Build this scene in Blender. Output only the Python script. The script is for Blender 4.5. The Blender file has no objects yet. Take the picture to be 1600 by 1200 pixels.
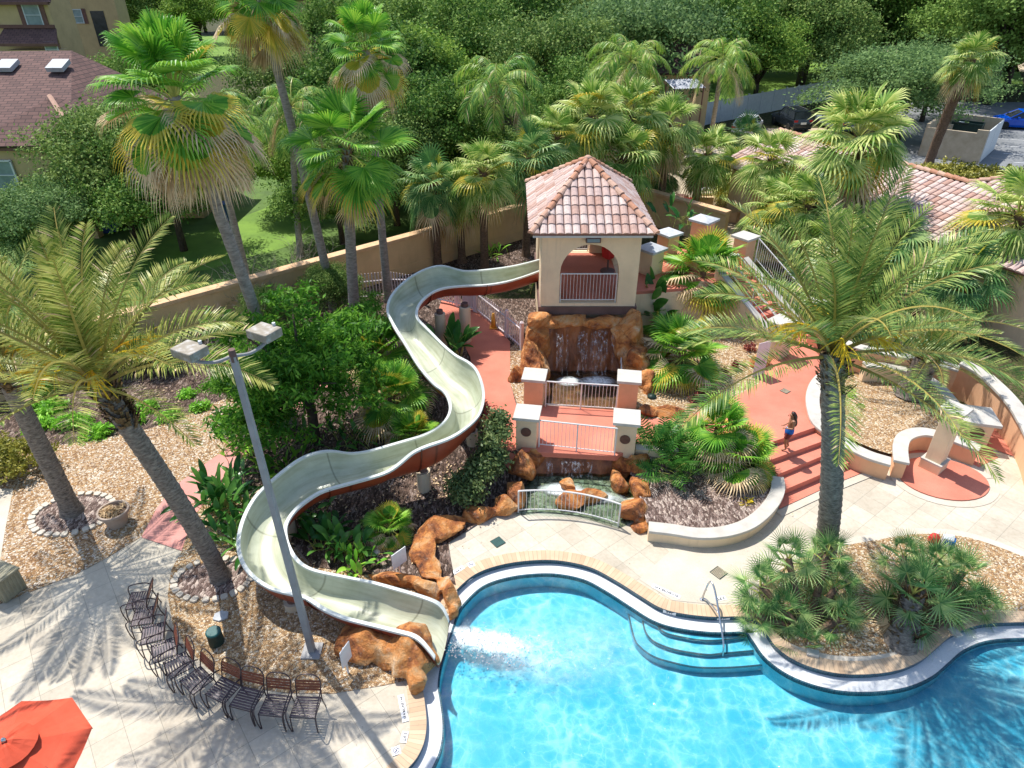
import bpy, bmesh, math, random
import numpy as np
from mathutils import Vector, Matrix, noise as mn
from mathutils.geometry import delaunay_2d_cdt, tessellate_polygon
R = math.radians
sc = bpy.context.scene
COL = sc.collection
random.seed(7); rng = np.random.default_rng(7)

# ---------------------------------------------------------------- camera, sky, sun, exposure
CAM_H = 13.0; PITCH = R(32); FPX = 1066.0
cd = bpy.data.cameras.new('camera'); cam = bpy.data.objects.new('camera', cd); COL.objects.link(cam)
cam.location = (0, 0, CAM_H); cam.rotation_euler = (R(90) - PITCH, 0, 0)
cd.sensor_width = 36; cd.lens = 36 * FPX / 1600; cd.clip_end = 1500; cd.clip_start = 0.1
sc.camera = cam
SUN_EL = R(62); SH = Vector((0.669, -0.743, 0)).normalized()      # horizontal direction in which shadows fall
w = bpy.data.worlds.new('World'); sc.world = w; w.use_nodes = True
nt = w.node_tree; bg = nt.nodes['Background']; sky = nt.nodes.new('ShaderNodeTexSky')
sky.sky_type = 'NISHITA'; sky.sun_disc = False; sky.sun_elevation = SUN_EL
sky.sun_rotation = math.atan2(-SH.x, -SH.y) % (2 * math.pi)
nt.links.new(sky.outputs[0], bg.inputs[0]); bg.inputs[1].default_value = 0.145
sl = bpy.data.lights.new('sun', 'SUN'); sl.energy = 4.2; sl.angle = R(0.53); sl.color = (1, 0.955, 0.88)
so = bpy.data.objects.new('sun', sl); COL.objects.link(so)
so.rotation_euler = Vector((SH.x * math.cos(SUN_EL), SH.y * math.cos(SUN_EL), -math.sin(SUN_EL))).to_track_quat('-Z', 'Y').to_euler()
so.location = (-10, 20, 40)
sc.view_settings.view_transform = 'Standard'; sc.view_settings.look = 'None'
sc.view_settings.exposure = 0.48; sc.view_settings.gamma = 1
sc.cycles.transparent_max_bounces = 12; sc.cycles.max_bounces = 6; sc.cycles.diffuse_bounces = 3
sc.cycles.glossy_bounces = 2; sc.cycles.caustics_reflective = False; sc.cycles.caustics_refractive = False

# ---------------------------------------------------------------- measuring: a bearing read off the photograph -> a point of the place
def at(px, py, z=0.0):
    v = (py - 600) / FPX; u = (px - 800) / FPX
    t = (CAM_H - z) / (math.sin(PITCH) + v * math.cos(PITCH))
    return Vector((u * t, t * (math.cos(PITCH) - v * math.sin(PITCH)), z))
def pt(px, py, D):
    """point of that bearing at forward ground distance D (its height follows)"""
    v = (py - 600) / FPX; u = (px - 800) / FPX
    t = D / (math.cos(PITCH) - v * math.sin(PITCH))
    return Vector((u * t, D, CAM_H - t * (math.sin(PITCH) + v * math.cos(PITCH))))
def P2(lst, z=0.0): return [tuple(at(a, b, z)[:2]) for a, b in lst]
def catmull(pts, n=6, closed=False):
    pts = [Vector(p) for p in pts]; out = []; m = len(pts)
    rngs = range(m) if closed else range(m - 1)
    for i in rngs:
        if closed: p0, p1, p2, p3 = pts[(i - 1) % m], pts[i], pts[(i + 1) % m], pts[(i + 2) % m]
        else: p0, p1, p2, p3 = pts[max(i - 1, 0)], pts[i], pts[i + 1], pts[min(i + 2, m - 1)]
        for k in range(n):
            t = k / n
            out.append(0.5 * ((2 * p1) + (p2 - p0) * t + (2 * p0 - 5 * p1 + 4 * p2 - p3) * t * t + (3 * p1 - p0 - 3 * p2 + p3) * t ** 3))
    if not closed: out.append(pts[-1])
    return out
def smooth2(pts, n=5, closed=False): return [tuple(p) for p in catmull([Vector((a, b, 0)) for a, b in pts], n, closed)]
def s2(pts, n=5, closed=True): return [(p[0], p[1]) for p in smooth2(pts, n, closed)]
def inside(x, y, poly):
    c = False; j = len(poly) - 1
    for i in range(len(poly)):
        xi, yi = poly[i][:2]; xj, yj = poly[j][:2]
        if (yi > y) != (yj > y) and x < (xj - xi) * (y - yi) / (yj - yi) + xi: c = not c
        j = i
    return c
def dpoly(x, y, poly):
    best = 1e9; j = len(poly) - 1
    for i in range(len(poly)):
        ax, ay = poly[j][:2]; bx, by = poly[i][:2]; j = i
        dx, dy = bx - ax, by - ay; L = dx * dx + dy * dy
        t = 0 if L == 0 else max(0, min(1, ((x - ax) * dx + (y - ay) * dy) / L))
        best = min(best, math.hypot(x - ax - t * dx, y - ay - t * dy))
    return best
def offset(pts, d, closed=False):
    out = []; m = len(pts)
    for i in range(m):
        a = Vector(pts[(i - 1) % m][:2]) if (closed or i > 0) else Vector(pts[i][:2])
        b = Vector(pts[(i + 1) % m][:2]) if (closed or i < m - 1) else Vector(pts[i][:2])
        t = (b - a); t = t.normalized() if t.length > 1e-6 else Vector((1, 0))
        out.append((pts[i][0] - t.y * d, pts[i][1] + t.x * d))
    return out

# ---------------------------------------------------------------- node materials
def new_mat(name):
    m = bpy.data.materials.new(name); m.use_nodes = True; nt = m.node_tree
    return m, nt, nt.nodes['Principled BSDF']
def N(nt, typ, **kw):
    n = nt.nodes.new('ShaderNode' + typ)
    for k, v in kw.items():
        if k.startswith('_'): setattr(n, k[1:], v)
        else: n.inputs[k.replace('__', ' ')].default_value = v
    return n
def ramp(nt, fac, stops, interp='LINEAR'):
    r = nt.nodes.new('ShaderNodeValToRGB'); r.color_ramp.interpolation = interp
    el = r.color_ramp.elements
    while len(el) > 1: el.remove(el[-1])
    el[0].position = stops[0][0]; el[0].color = (*stops[0][1], 1)
    for p, c in stops[1:]:
        e = el.new(p); e.color = (*c, 1)
    nt.links.new(fac, r.inputs[0]); return r.outputs[0]
def mixc(nt, a, b, fac, mode='MIX'):
    m = nt.nodes.new('ShaderNodeMix'); m.data_type = 'RGBA'; m.blend_type = mode
    for s, v in ((m.inputs[6], a), (m.inputs[7], b), (m.inputs[0], fac)):
        if hasattr(v, 'is_output'): nt.links.new(v, s)
        elif isinstance(v, (int, float)): s.default_value = v
        else: s.default_value = (*v, 1)
    return m.outputs[2]
def coords(nt, scale=None, rot=0.0, kind='Object'):
    tc = nt.nodes.new('ShaderNodeTexCoord'); o = tc.outputs[kind]
    if scale is not None or rot:
        mp = nt.nodes.new('ShaderNodeMapping'); nt.links.new(o, mp.inputs[0])
        mp.inputs['Rotation'].default_value = (0, 0, rot)
        if scale is not None: mp.inputs['Scale'].default_value = scale if isinstance(scale, tuple) else (scale,) * 3
        o = mp.outputs[0]
    return o
def noise(nt, co, scale, detail=4, rough=0.55, dist=0.0):
    n = N(nt, 'TexNoise', Scale=scale, Detail=detail, Roughness=rough, Distortion=dist); nt.links.new(co, n.inputs['Vector']); return n
def bump(nt, b, h, strength=0.4, dist=0.02):
    n = N(nt, 'Bump', Strength=strength, Distance=dist); nt.links.new(h, n.inputs['Height']); nt.links.new(n.outputs[0], b.inputs['Normal']); return n
def mottled(name, c1, c2, scale=4, rough=0.8, bs=0.2, bscale=60, metal=0.0, c3=None, spec=0.4, bdist=0.01):
    m, nt, b = new_mat(name); co = coords(nt)
    n = noise(nt, co, scale, 6, 0.6)
    st = [(0.3, c1), (0.7, c2)]
    if c3: st = [(0.25, c1), (0.5, c2), (0.75, c3)]
    nt.links.new(ramp(nt, n.outputs[0], st), b.inputs['Base Color'])
    b.inputs['Roughness'].default_value = rough; b.inputs['Metallic'].default_value = metal
    b.inputs['Specular IOR Level'].default_value = spec
    n2 = noise(nt, co, bscale, 3); bump(nt, b, n2.outputs[0], bs, bdist)
    return m
def leafmat(name, c1, c2, c3=None, trans=0.3, rough=0.42, nscale=1.5, spec=0.3, orand=0.14):
    m, nt, b = new_mat(name)
    c1, c2, c3 = [tuple(min(.9, x * 1.4) for x in c) if c else None for c in (c1, c2, c3)]
    g = nt.nodes.new('ShaderNodeNewGeometry'); co = coords(nt); n = noise(nt, co, nscale, 3)
    oi = nt.nodes.new('ShaderNodeObjectInfo')
    ad = N(nt, 'Math', _operation='MULTIPLY_ADD'); nt.links.new(g.outputs['Random Per Island'], ad.inputs[0]); ad.inputs[1].default_value = 0.55
    nt.links.new(n.outputs[0], ad.inputs[2])
    ad2 = N(nt, 'Math', _operation='MULTIPLY_ADD'); nt.links.new(oi.outputs['Random'], ad2.inputs[0]); ad2.inputs[1].default_value = orand; nt.links.new(ad.outputs[0], ad2.inputs[2])
    st = [(0.4, c1), (0.95, c2)]
    if c3: st = [(0.35, c1), (0.75 + orand * .5 - .07, c2), (1.0 + orand * .2 - .03, c3)]
    st = [(min(1, p_), c_) for p_, c_ in st]
    col = ramp(nt, ad2.outputs[0], st)
    nt.links.new(col, b.inputs['Base Color']); b.inputs['Roughness'].default_value = rough
    b.inputs['Specular IOR Level'].default_value = spec
    tr = nt.nodes.new('ShaderNodeBsdfTranslucent'); nt.links.new(col, tr.inputs[0])
    mx = nt.nodes.new('ShaderNodeMixShader'); mx.inputs[0].default_value = trans
    nt.links.new(b.outputs[0], mx.inputs[1]); nt.links.new(tr.outputs[0], mx.inputs[2])
    nt.links.new(mx.outputs[0], nt.nodes['Material Output'].inputs[0])
    return m
M = {}
def stucco(name, c):
    m, nt, b = new_mat(name); co = coords(nt); n = noise(nt, co, 0.9, 6, 0.65)
    d = tuple(x * 0.82 for x in c)
    c1 = ramp(nt, n.outputs[0], [(0.3, d), (0.62, c)])
    mp = nt.nodes.new('ShaderNodeMapping'); mp.inputs['Scale'].default_value = (6, 6, 0.5); nt.links.new(co, mp.inputs[0])
    n3 = noise(nt, mp.outputs[0], 1.3, 5, 0.6)
    c2 = mixc(nt, c1, tuple(x * 0.72 for x in c), ramp(nt, n3.outputs[0], [(0.56, (0, 0, 0)), (0.75, (0.5, 0.5, 0.5))]))
    nt.links.new(c2, b.inputs['Base Color']); b.inputs['Roughness'].default_value = 0.9
    n2 = noise(nt, co, 70, 3); bump(nt, b, n2.outputs[0], 0.25, 0.01); return m
M['cream'] = stucco('cream_stucco', (0.88, 0.68, 0.45))
M['peach'] = stucco('peach_stucco', (0.86, 0.50, 0.29))
M['wallbeige'] = stucco('boundary_stucco', (0.74, 0.51, 0.27))
M['housebeige'] = stucco('house_stucco', (0.56, 0.41, 0.21))
M['postcream'] = stucco('post_stucco', (0.66, 0.55, 0.40))
M['capwhite'] = mottled('white_cap_stone', (0.46, 0.43, 0.385), (0.60, 0.57, 0.51), 3, 0.75, 0.2)
M['coping'] = mottled('peach_wall_coping', (0.62, 0.38, 0.20), (0.74, 0.50, 0.30), 3, 0.85, 0.3)
M['capgrey'] = mottled('grey_cap_stone', (0.38, 0.40, 0.42), (0.56, 0.58, 0.60), 4, 0.8, 0.3)
M['darkband'] = mottled('brown_band', (0.12, 0.07, 0.06), (0.17, 0.10, 0.085), 3, 0.8)
M['bronze'] = mottled('dark_bronze_disc', (0.09, 0.045, 0.035), (0.14, 0.07, 0.055), 9, 0.45)
M['white'] = mottled('white_paint', (0.70, 0.70, 0.70), (0.80, 0.80, 0.80), 5, 0.5, 0.05)
M['pinkwhite'] = mottled('pinkish_white_vinyl', (0.70, 0.60, 0.62), (0.78, 0.70, 0.71), 5, 0.5, 0.05)
M['steel'] = mottled('stainless_tube', (0.5, 0.52, 0.55), (0.62, 0.64, 0.66), 6, 0.25, 0.02, metal=0.9)
M['railwhite'] = mottled('white_rail_metal', (0.66, 0.64, 0.62), (0.74, 0.72, 0.70), 6, 0.4, 0.02)
M['chairmetal'] = mottled('dark_chair_tube', (0.05, 0.035, 0.04), (0.085, 0.06, 0.065), 9, 0.35, 0.03, metal=0.3)
M['chairslat'] = mottled('plum_brown_slat', (0.055, 0.035, 0.05), (0.11, 0.075, 0.10), 12, 0.32, 0.03)
M['chairback'] = mottled('red_brown_slat', (0.16, 0.04, 0.02), (0.26, 0.075, 0.04), 12, 0.4, 0.03)
M['polegrey'] = mottled('grey_pole_paint', (0.26, 0.26, 0.265), (0.36, 0.36, 0.365), 3, 0.5, 0.1)
M['lampbeige'] = mottled('weathered_lamp_housing', (0.22, 0.19, 0.145), (0.31, 0.27, 0.21), 7, 0.6, 0.1, c3=(0.56, 0.56, 0.55))
M['glassgrey'] = mottled('dull_glass', (0.18, 0.22, 0.24), (0.24, 0.28, 0.30), 3, 0.15, 0.0)
M['winglass'] = mottled('window_glass', (0.16, 0.22, 0.23), (0.30, 0.38, 0.38), 1.2, 0.12, 0.0)
M['darkglass'] = mottled('dark_glass', (0.015, 0.02, 0.025), (0.04, 0.05, 0.06), 2, 0.08, 0.0, spec=0.6)
M['teal'] = mottled('teal_plastic', (0.01, 0.075, 0.075), (0.02, 0.12, 0.115), 5, 0.5, 0.05)
M['dgreenplastic'] = mottled('dark_green_plastic', (0.012, 0.03, 0.025), (0.02, 0.05, 0.04), 5, 0.5, 0.05)
M['pot'] = mottled('grey_brown_pot', (0.36, 0.28, 0.22), (0.46, 0.37, 0.30), 4, 0.8, 0.2)
M['bin'] = mottled('greenish_ribbed_bin', (0.26, 0.24, 0.16), (0.34, 0.32, 0.23), 6, 0.8, 0.3)
M['soil'] = mottled('dry_soil', (0.10, 0.065, 0.045), (0.30, 0.21, 0.15), 9, 0.95, 0.8, 30, bdist=0.03)
M['stone'] = mottled('cream_edging_stone', (0.50, 0.45, 0.37), (0.66, 0.60, 0.51), 5, 0.85, 0.4)
M['umbrella'] = mottled('orange_red_canvas', (0.60, 0.075, 0.03), (0.70, 0.10, 0.045), 2.5, 0.75, 0.3, 25)
M['redcloth'] = mottled('red_cloth', (0.50, 0.02, 0.02), (0.62, 0.035, 0.03), 3, 0.7, 0.3, 25)
M['skylight'] = mottled('dusty_skylight', (0.34, 0.36, 0.38), (0.48, 0.50, 0.52), 3, 0.4, 0.05)
M['cone'] = mottled('yellow_orange_plastic', (0.75, 0.33, 0.04), (0.85, 0.42, 0.07), 5, 0.5)
M['tilenavy'] = None
M['blue'] = mottled('blue_plastic', (0.01, 0.05, 0.22), (0.015, 0.08, 0.30), 3, 0.4, 0.05)
M['trimbrown'] = mottled('brown_trim', (0.13, 0.06, 0.045), (0.19, 0.09, 0.07), 3, 0.7)
M['trimwhite'] = mottled('fascia_white', (0.55, 0.58, 0.60), (0.66, 0.69, 0.70), 4, 0.6, 0.05)
M['concrete2'] = mottled('grey_concrete_wall', (0.40, 0.32, 0.22), (0.54, 0.45, 0.33), 2, 0.9, 0.3)
M['metalroof'] = mottled('pale_metal_roof', (0.26, 0.28, 0.32), (0.38, 0.40, 0.44), 5, 0.4, 0.05)
M['tyre'] = mottled('black_rubber', (0.01, 0.01, 0.01), (0.03, 0.03, 0.03), 8, 0.8)
M['carblue'] = mottled('bright_blue_paint', (0.0, 0.07, 0.50), (0.0, 0.09, 0.58), 2, 0.2, 0.0, spec=0.6)
M['carblack'] = mottled('black_car_paint', (0.012, 0.016, 0.022), (0.02, 0.026, 0.034), 2, 0.15, 0.0, spec=0.6)
M['carwhite'] = mottled('white_car_paint', (0.62, 0.63, 0.65), (0.70, 0.71, 0.73), 2, 0.2, 0.0, spec=0.6)
M['cargrey'] = mottled('grey_green_car_paint', (0.20, 0.26, 0.27), (0.26, 0.32, 0.33), 2, 0.2, 0.0, spec=0.6)
M['redlight'] = mottled('red_lamp_plastic', (0.35, 0.01, 0.01), (0.45, 0.02, 0.02), 9, 0.3)
M['black'] = mottled('black_ink', (0.008, 0.01, 0.02), (0.012, 0.015, 0.03), 9, 0.6)
M['navyink'] = mottled('navy_ink', (0.01, 0.015, 0.10), (0.015, 0.02, 0.14), 9, 0.5)
M['skin'] = mottled('tanned_skin', (0.30, 0.135, 0.075), (0.38, 0.18, 0.10), 6, 0.5, 0.1)
M['hair'] = mottled('dark_brown_hair', (0.012, 0.006, 0.005), (0.05, 0.02, 0.014), 14, 0.4, 0.6, 60)
M['clothblue'] = mottled('blue_swim_cloth', (0.005, 0.10, 0.42), (0.01, 0.14, 0.52), 6, 0.6)
M['clothmaroon'] = mottled('maroon_swim_cloth', (0.12, 0.015, 0.02), (0.20, 0.03, 0.03), 6, 0.6)
M['fruit'] = leafmat('orange_fruit_stalk', (0.55, 0.24, 0.01), (0.85, 0.48, 0.03), trans=0.15)
# trunks
def trunkmat(name, c1, c2, scale=(9, 9, 22)):
    m, nt, b = new_mat(name); co = coords(nt, scale); n = noise(nt, co, 1.0, 6, 0.7)
    nt.links.new(ramp(nt, n.outputs[0], [(0.32, c1), (0.68, c2)]), b.inputs['Base Color'])
    b.inputs['Roughness'].default_value = 0.95; bump(nt, b, n.outputs[0], 0.9, 0.03); return m
M['datebark'] = trunkmat('grey_date_palm_bark', (0.07, 0.055, 0.045), (0.36, 0.31, 0.26))
M['smoothbark'] = trunkmat('smooth_grey_palm_bark', (0.17, 0.145, 0.125), (0.40, 0.36, 0.32), (5, 5, 14))
M['brownbark'] = trunkmat('brown_palm_bark', (0.06, 0.035, 0.022), (0.24, 0.15, 0.095))
M['oakbark'] = trunkmat('dark_oak_bark', (0.035, 0.027, 0.02), (0.11, 0.085, 0.065), (6, 6, 3))
M['boot'] = trunkmat('shaggy_boot_fibre', (0.06, 0.03, 0.012), (0.26, 0.17, 0.07), (20, 20, 8))
M['twig'] = mottled('bare_grey_twig', (0.26, 0.21, 0.17), (0.42, 0.36, 0.30), 5, 0.9)
# leaves
M['washi'] = leafmat('bright_fan_leaf', (0.035, 0.12, 0.012), (0.09, 0.27, 0.025), (0.24, 0.42, 0.05))
M['washy'] = leafmat('yellowing_fan_leaf', (0.20, 0.24, 0.02), (0.52, 0.40, 0.05), trans=0.25)
M['dead'] = leafmat('dead_tan_leaf', (0.22, 0.135, 0.06), (0.58, 0.44, 0.27), trans=0.12, rough=0.8)
M['deado'] = leafmat('dead_orange_leaf', (0.50, 0.19, 0.01), (0.66, 0.30, 0.02), trans=0.2, rough=0.7)
M['sabal'] = leafmat('cabbage_palm_leaf', (0.05, 0.13, 0.02), (0.17, 0.29, 0.05), (0.46, 0.50, 0.17))
M['sabald'] = leafmat('blue_green_fan_leaf', (0.03, 0.10, 0.028), (0.085, 0.20, 0.055), (0.28, 0.38, 0.14))
M['petiole'] = leafmat('green_petiole', (0.14, 0.20, 0.03), (0.34, 0.34, 0.09), trans=0.1)
M['yrachis'] = leafmat('yellow_frond_rib', (0.20, 0.165, 0.035), (0.34, 0.27, 0.075), trans=0.1)
M['date'] = leafmat('olive_date_leaflet', (0.04, 0.075, 0.012), (0.13, 0.19, 0.03), (0.36, 0.36, 0.10), trans=0.25, rough=0.38)
M['dateg'] = leafmat('green_date_leaflet', (0.03, 0.08, 0.018), (0.10, 0.18, 0.04), (0.32, 0.37, 0.10), trans=0.25, rough=0.38)
M['queen'] = leafmat('queen_palm_leaflet', (0.03, 0.10, 0.012), (0.09, 0.23, 0.03), (0.32, 0.42, 0.08))
M['oak'] = leafmat('oak_leaf', (0.018, 0.05, 0.009), (0.06, 0.14, 0.022), (0.17, 0.26, 0.055), nscale=0.9, orand=.40, rough=.6, spec=.12, trans=.25)
M['oakmid'] = leafmat('mid_green_leaf', (0.022, 0.055, 0.012), (0.07, 0.14, 0.028), (0.18, 0.25, 0.065), nscale=0.9, orand=.40, rough=.6, spec=.12, trans=.25)
M['oaklight'] = leafmat('light_green_leaf', (0.035, 0.085, 0.012), (0.10, 0.20, 0.028), (0.24, 0.34, 0.06), nscale=0.9, orand=.3, rough=.6, spec=.12, trans=.3)
M['oakgrey'] = leafmat('grey_green_leaf', (0.035, 0.08, 0.025), (0.08, 0.15, 0.05), (0.17, 0.26, 0.09), nscale=0.6, rough=.6, spec=.12, trans=.35)
M['bright'] = leafmat('bright_feather_leaf', (0.016, 0.065, 0.006), (0.048, 0.16, 0.014), (0.16, 0.33, 0.035), trans=0.4, rough=.5, spec=.2)
M['paddle'] = leafmat('dark_glossy_paddle_leaf', (0.012, 0.055, 0.012), (0.03, 0.12, 0.02), (0.09, 0.22, 0.04), rough=0.28)
M['bottle'] = leafmat('dusty_shrub_leaf', (0.035, 0.065, 0.022), (0.08, 0.13, 0.045), (0.16, 0.20, 0.07))
M['hedge'] = leafmat('olive_hedge_leaf', (0.08, 0.09, 0.01), (0.20, 0.20, 0.03), (0.34, 0.31, 0.06))
M['fern'] = leafmat('bright_fern_leaf', (0.05, 0.16, 0.01), (0.14, 0.36, 0.03), (0.28, 0.52, 0.06), trans=0.35)
M['maroonleaf'] = leafmat('maroon_leaf', (0.06, 0.012, 0.02), (0.20, 0.05, 0.05), (0.35, 0.12, 0.08))
M['yellowleaf'] = leafmat('yellow_croton_leaf', (0.25, 0.22, 0.02), (0.65, 0.50, 0.03))
# ground materials
def tilemat():
    m, nt, b = new_mat('cream_deck_tile'); co = coords(nt, None, R(-38))
    br = N(nt, 'TexBrick', Scale=1.0); br.offset = 0.0; br.squash = 1.0
    br.inputs['Color1'].default_value = (0.55, 0.49, 0.395, 1); br.inputs['Color2'].default_value = (0.65, 0.59, 0.48, 1); br.inputs['Mortar'].default_value = (0.36, 0.33, 0.27, 1)
    br.inputs['Mortar Size'].default_value = 0.006; br.inputs['Mortar Smooth'].default_value = 0.4; br.inputs['Brick Width'].default_value = 0.61; br.inputs['Row Height'].default_value = 0.61
    nt.links.new(co, br.inputs['Vector'])
    c2 = coords(nt); n = noise(nt, c2, 0.55, 7, 0.65); n4 = noise(nt, c2, 9, 6, 0.7)
    a = mixc(nt, br.outputs[0], ramp(nt, n.outputs[0], [(0.28, (0.72, 0.70, 0.67)), (0.6, (1, 1, 1))]), 1.0, 'MULTIPLY')
    a = mixc(nt, a, ramp(nt, n4.outputs[0], [(0.3, (0.86, 0.84, 0.81)), (0.6, (1, 1, 1))]), 1.0, 'MULTIPLY')
    nt.links.new(a, b.inputs['Base Color']); b.inputs['Roughness'].default_value = 0.75
    inv = N(nt, 'Math', _operation='SUBTRACT'); inv.inputs[0].default_value = 1; nt.links.new(br.outputs['Fac'], inv.inputs[1])
    ad = N(nt, 'Math', _operation='MULTIPLY_ADD'); nt.links.new(n4.outputs[0], ad.inputs[0]); ad.inputs[1].default_value = 0.4; nt.links.new(inv.outputs[0], ad.inputs[2])
    bump(nt, b, ad.outputs[0], 0.5, 0.006); return m
M['tile'] = tilemat()
def slabmat(name, c1, c2, sc_=1.2):
    m, nt, b = new_mat(name); co = coords(nt); n = noise(nt, co, sc_, 8, 0.6); n2 = noise(nt, co, 40, 4)
    a = mixc(nt, ramp(nt, n.outputs[0], [(0.3, c1), (0.68, c2)]), ramp(nt, n2.outputs[0], [(0.35, (0.88, 0.88, 0.87)), (0.6, (1, 1, 1))]), 1.0, 'MULTIPLY')
    nt.links.new(a, b.inputs['Base Color']); b.inputs['Roughness'].default_value = 0.85; bump(nt, b, n2.outputs[0], 0.2, 0.004); return m
M['concrete'] = slabmat('warm_concrete', (0.52, 0.46, 0.37), (0.63, 0.57, 0.48))
M['red'] = slabmat('coral_painted_concrete', (0.56, 0.17, 0.11), (0.70, 0.245, 0.165), 0.8)
M['redpale'] = slabmat('faded_pink_concrete', (0.60, 0.26, 0.22), (0.68, 0.32, 0.28), 1.0)
M['asphalt'] = slabmat('asphalt', (0.17, 0.18, 0.19), (0.24, 0.25, 0.26), 0.5)
M['sand'] = slabmat('pale_sand', (0.42, 0.33, 0.22), (0.60, 0.50, 0.36), 0.6)
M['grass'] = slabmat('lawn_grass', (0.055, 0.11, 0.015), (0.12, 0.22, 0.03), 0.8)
M['grassb'] = slabmat('sun_painted_grass', (0.10, 0.20, 0.02), (0.19, 0.34, 0.035), 0.6)  # brighter copy of the lawn grass, sunlight put into the colour
def bits(name, cols, scale, rnd=1.0, bs=0.8, stretch=None, dark=(0.05, 0.04, 0.03), patch=None, patchscale=0.5):
    """ground made of loose pieces (pebbles, bark chips)"""
    m, nt, b = new_mat(name); co = coords(nt)
    n0 = noise(nt, co, 7, 2); wob = N(nt, 'VectorMath', _operation='MULTIPLY_ADD'); nt.links.new(n0.outputs[1], wob.inputs[0]); wob.inputs[1].default_value = (0.12,) * 3; nt.links.new(co, wob.inputs[2])
    src = wob.outputs[0]
    if stretch:
        mp = nt.nodes.new('ShaderNodeMapping'); mp.inputs['Scale'].default_value = stretch; mp.inputs['Rotation'].default_value = (0, 0, 0.6); nt.links.new(src, mp.inputs[0]); src = mp.outputs[0]
    v = N(nt, 'TexVoronoi', Scale=scale, Randomness=rnd); nt.links.new(src, v.inputs['Vector'])
    sp = nt.nodes.new('ShaderNodeSeparateColor'); nt.links.new(v.outputs['Color'], sp.inputs[0])
    k = len(cols); c = ramp(nt, sp.outputs[0], [(i / k, cols[i]) for i in range(k)], 'CONSTANT')
    v2 = N(nt, 'TexVoronoi', Scale=scale, Randomness=rnd, _feature='DISTANCE_TO_EDGE'); nt.links.new(src, v2.inputs['Vector'])
    e = ramp(nt, v2.outputs[0], [(0.0, dark), (0.10, (1, 1, 1))])
    a = mixc(nt, c, e, 0.8, 'MULTIPLY')
    if patch:
        pn = noise(nt, co, patchscale, 6, 0.7); a = mixc(nt, a, patch, ramp(nt, pn.outputs[0], [(0.45, (0, 0, 0)), (0.65, (0.75, 0.75, 0.75))]), 'MULTIPLY')
    nt.links.new(a, b.inputs['Base Color']); b.inputs['Roughness'].default_value = 0.9; b.inputs['Specular IOR Level'].default_value = 0.25
    bump(nt, b, v2.outputs[0], bs, 0.05); return m
M['gravel'] = bits('tan_pebble_gravel', [(0.62, 0.42, 0.24), (0.40, 0.24, 0.12), (0.72, 0.58, 0.42), (0.50, 0.30, 0.14), (0.82, 0.72, 0.60), (0.30, 0.18, 0.10), (0.66, 0.50, 0.34)], 22, patch=(0.78, 0.70, 0.64), patchscale=1.1)
M['gravelo'] = bits('golden_pebble_gravel', [(0.64, 0.44, 0.25), (0.48, 0.29, 0.14), (0.74, 0.57, 0.37), (0.54, 0.36, 0.19), (0.80, 0.68, 0.52), (0.32, 0.20, 0.11)], 22, patch=(0.82, 0.74, 0.66), patchscale=1.3)
M['mulch'] = bits('dark_bark_mulch', [(0.10, 0.065, 0.05), (0.17, 0.115, 0.09), (0.06, 0.04, 0.032), (0.24, 0.17, 0.14), (0.13, 0.09, 0.07), (0.34, 0.26, 0.22)], 20, bs=1.0, stretch=(1, 0.35, 1), patch=(0.70, 0.60, 0.54), patchscale=1.2)
M['mulchp'] = bits('pale_purple_mulch', [(0.30, 0.22, 0.19), (0.20, 0.14, 0.12), (0.42, 0.33, 0.29), (0.13, 0.085, 0.07), (0.52, 0.42, 0.36)], 18, bs=1.0, stretch=(1, 0.4, 1), patch=(0.85, 0.8, 0.76))
M['pebblew'] = bits('pale_rubble', [(0.50, 0.45, 0.40), (0.62, 0.58, 0.53), (0.36, 0.31, 0.27), (0.44, 0.40, 0.34)], 8, patch=(0.8, 0.78, 0.74))
M['ground'] = bits('dark_soil_litter', [(0.08, 0.075, 0.03), (0.05, 0.06, 0.02), (0.12, 0.10, 0.05), (0.06, 0.08, 0.02)], 9)  # dark soil and grass tones of its own
def uvbrick(name, ca, cb, mo, bw, rh, ms=0.01, off=0.0, rough=0.8, spec=0.4):
    m, nt, b = new_mat(name); co = coords(nt, None, 0, 'UV')
    br = N(nt, 'TexBrick', Scale=1.0); br.offset = off
    br.inputs['Color1'].default_value = (*ca, 1); br.inputs['Color2'].default_value = (*cb, 1); br.inputs['Mortar'].default_value = (*mo, 1)
    br.inputs['Mortar Size'].default_value = ms; br.inputs['Brick Width'].default_value = bw; br.inputs['Row Height'].default_value = rh
    nt.links.new(co, br.inputs['Vector']); c2 = coords(nt); n = noise(nt, c2, 1.5, 6)
    a = mixc(nt, br.outputs[0], ramp(nt, n.outputs[0], [(0.3, (0.82, 0.8, 0.78)), (0.6, (1, 1, 1))]), 1.0, 'MULTIPLY')
    nt.links.new(a, b.inputs['Base Color']); b.inputs['Roughness'].default_value = rough; b.inputs['Specular IOR Level'].default_value = spec
    return m
M['brick'] = uvbrick('tan_brick_coping', (0.66, 0.50, 0.34), (0.56, 0.39, 0.25), (0.40, 0.30, 0.21), 0.105, 1.0, 0.006)
M['tilenavy'] = uvbrick('navy_waterline_tile', (0.012, 0.05, 0.085), (0.03, 0.12, 0.16), (0.10, 0.14, 0.16), 0.05, 0.05, 0.004, rough=0.25)
M['shelf'] = slabmat('white_gutter_plaster', (0.66, 0.67, 0.68), (0.76, 0.77, 0.77), 1.5)
M['poolplaster'] = slabmat('aqua_pool_plaster', (0.23, 0.63, 0.75), (0.29, 0.70, 0.81), 0.8)
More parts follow.
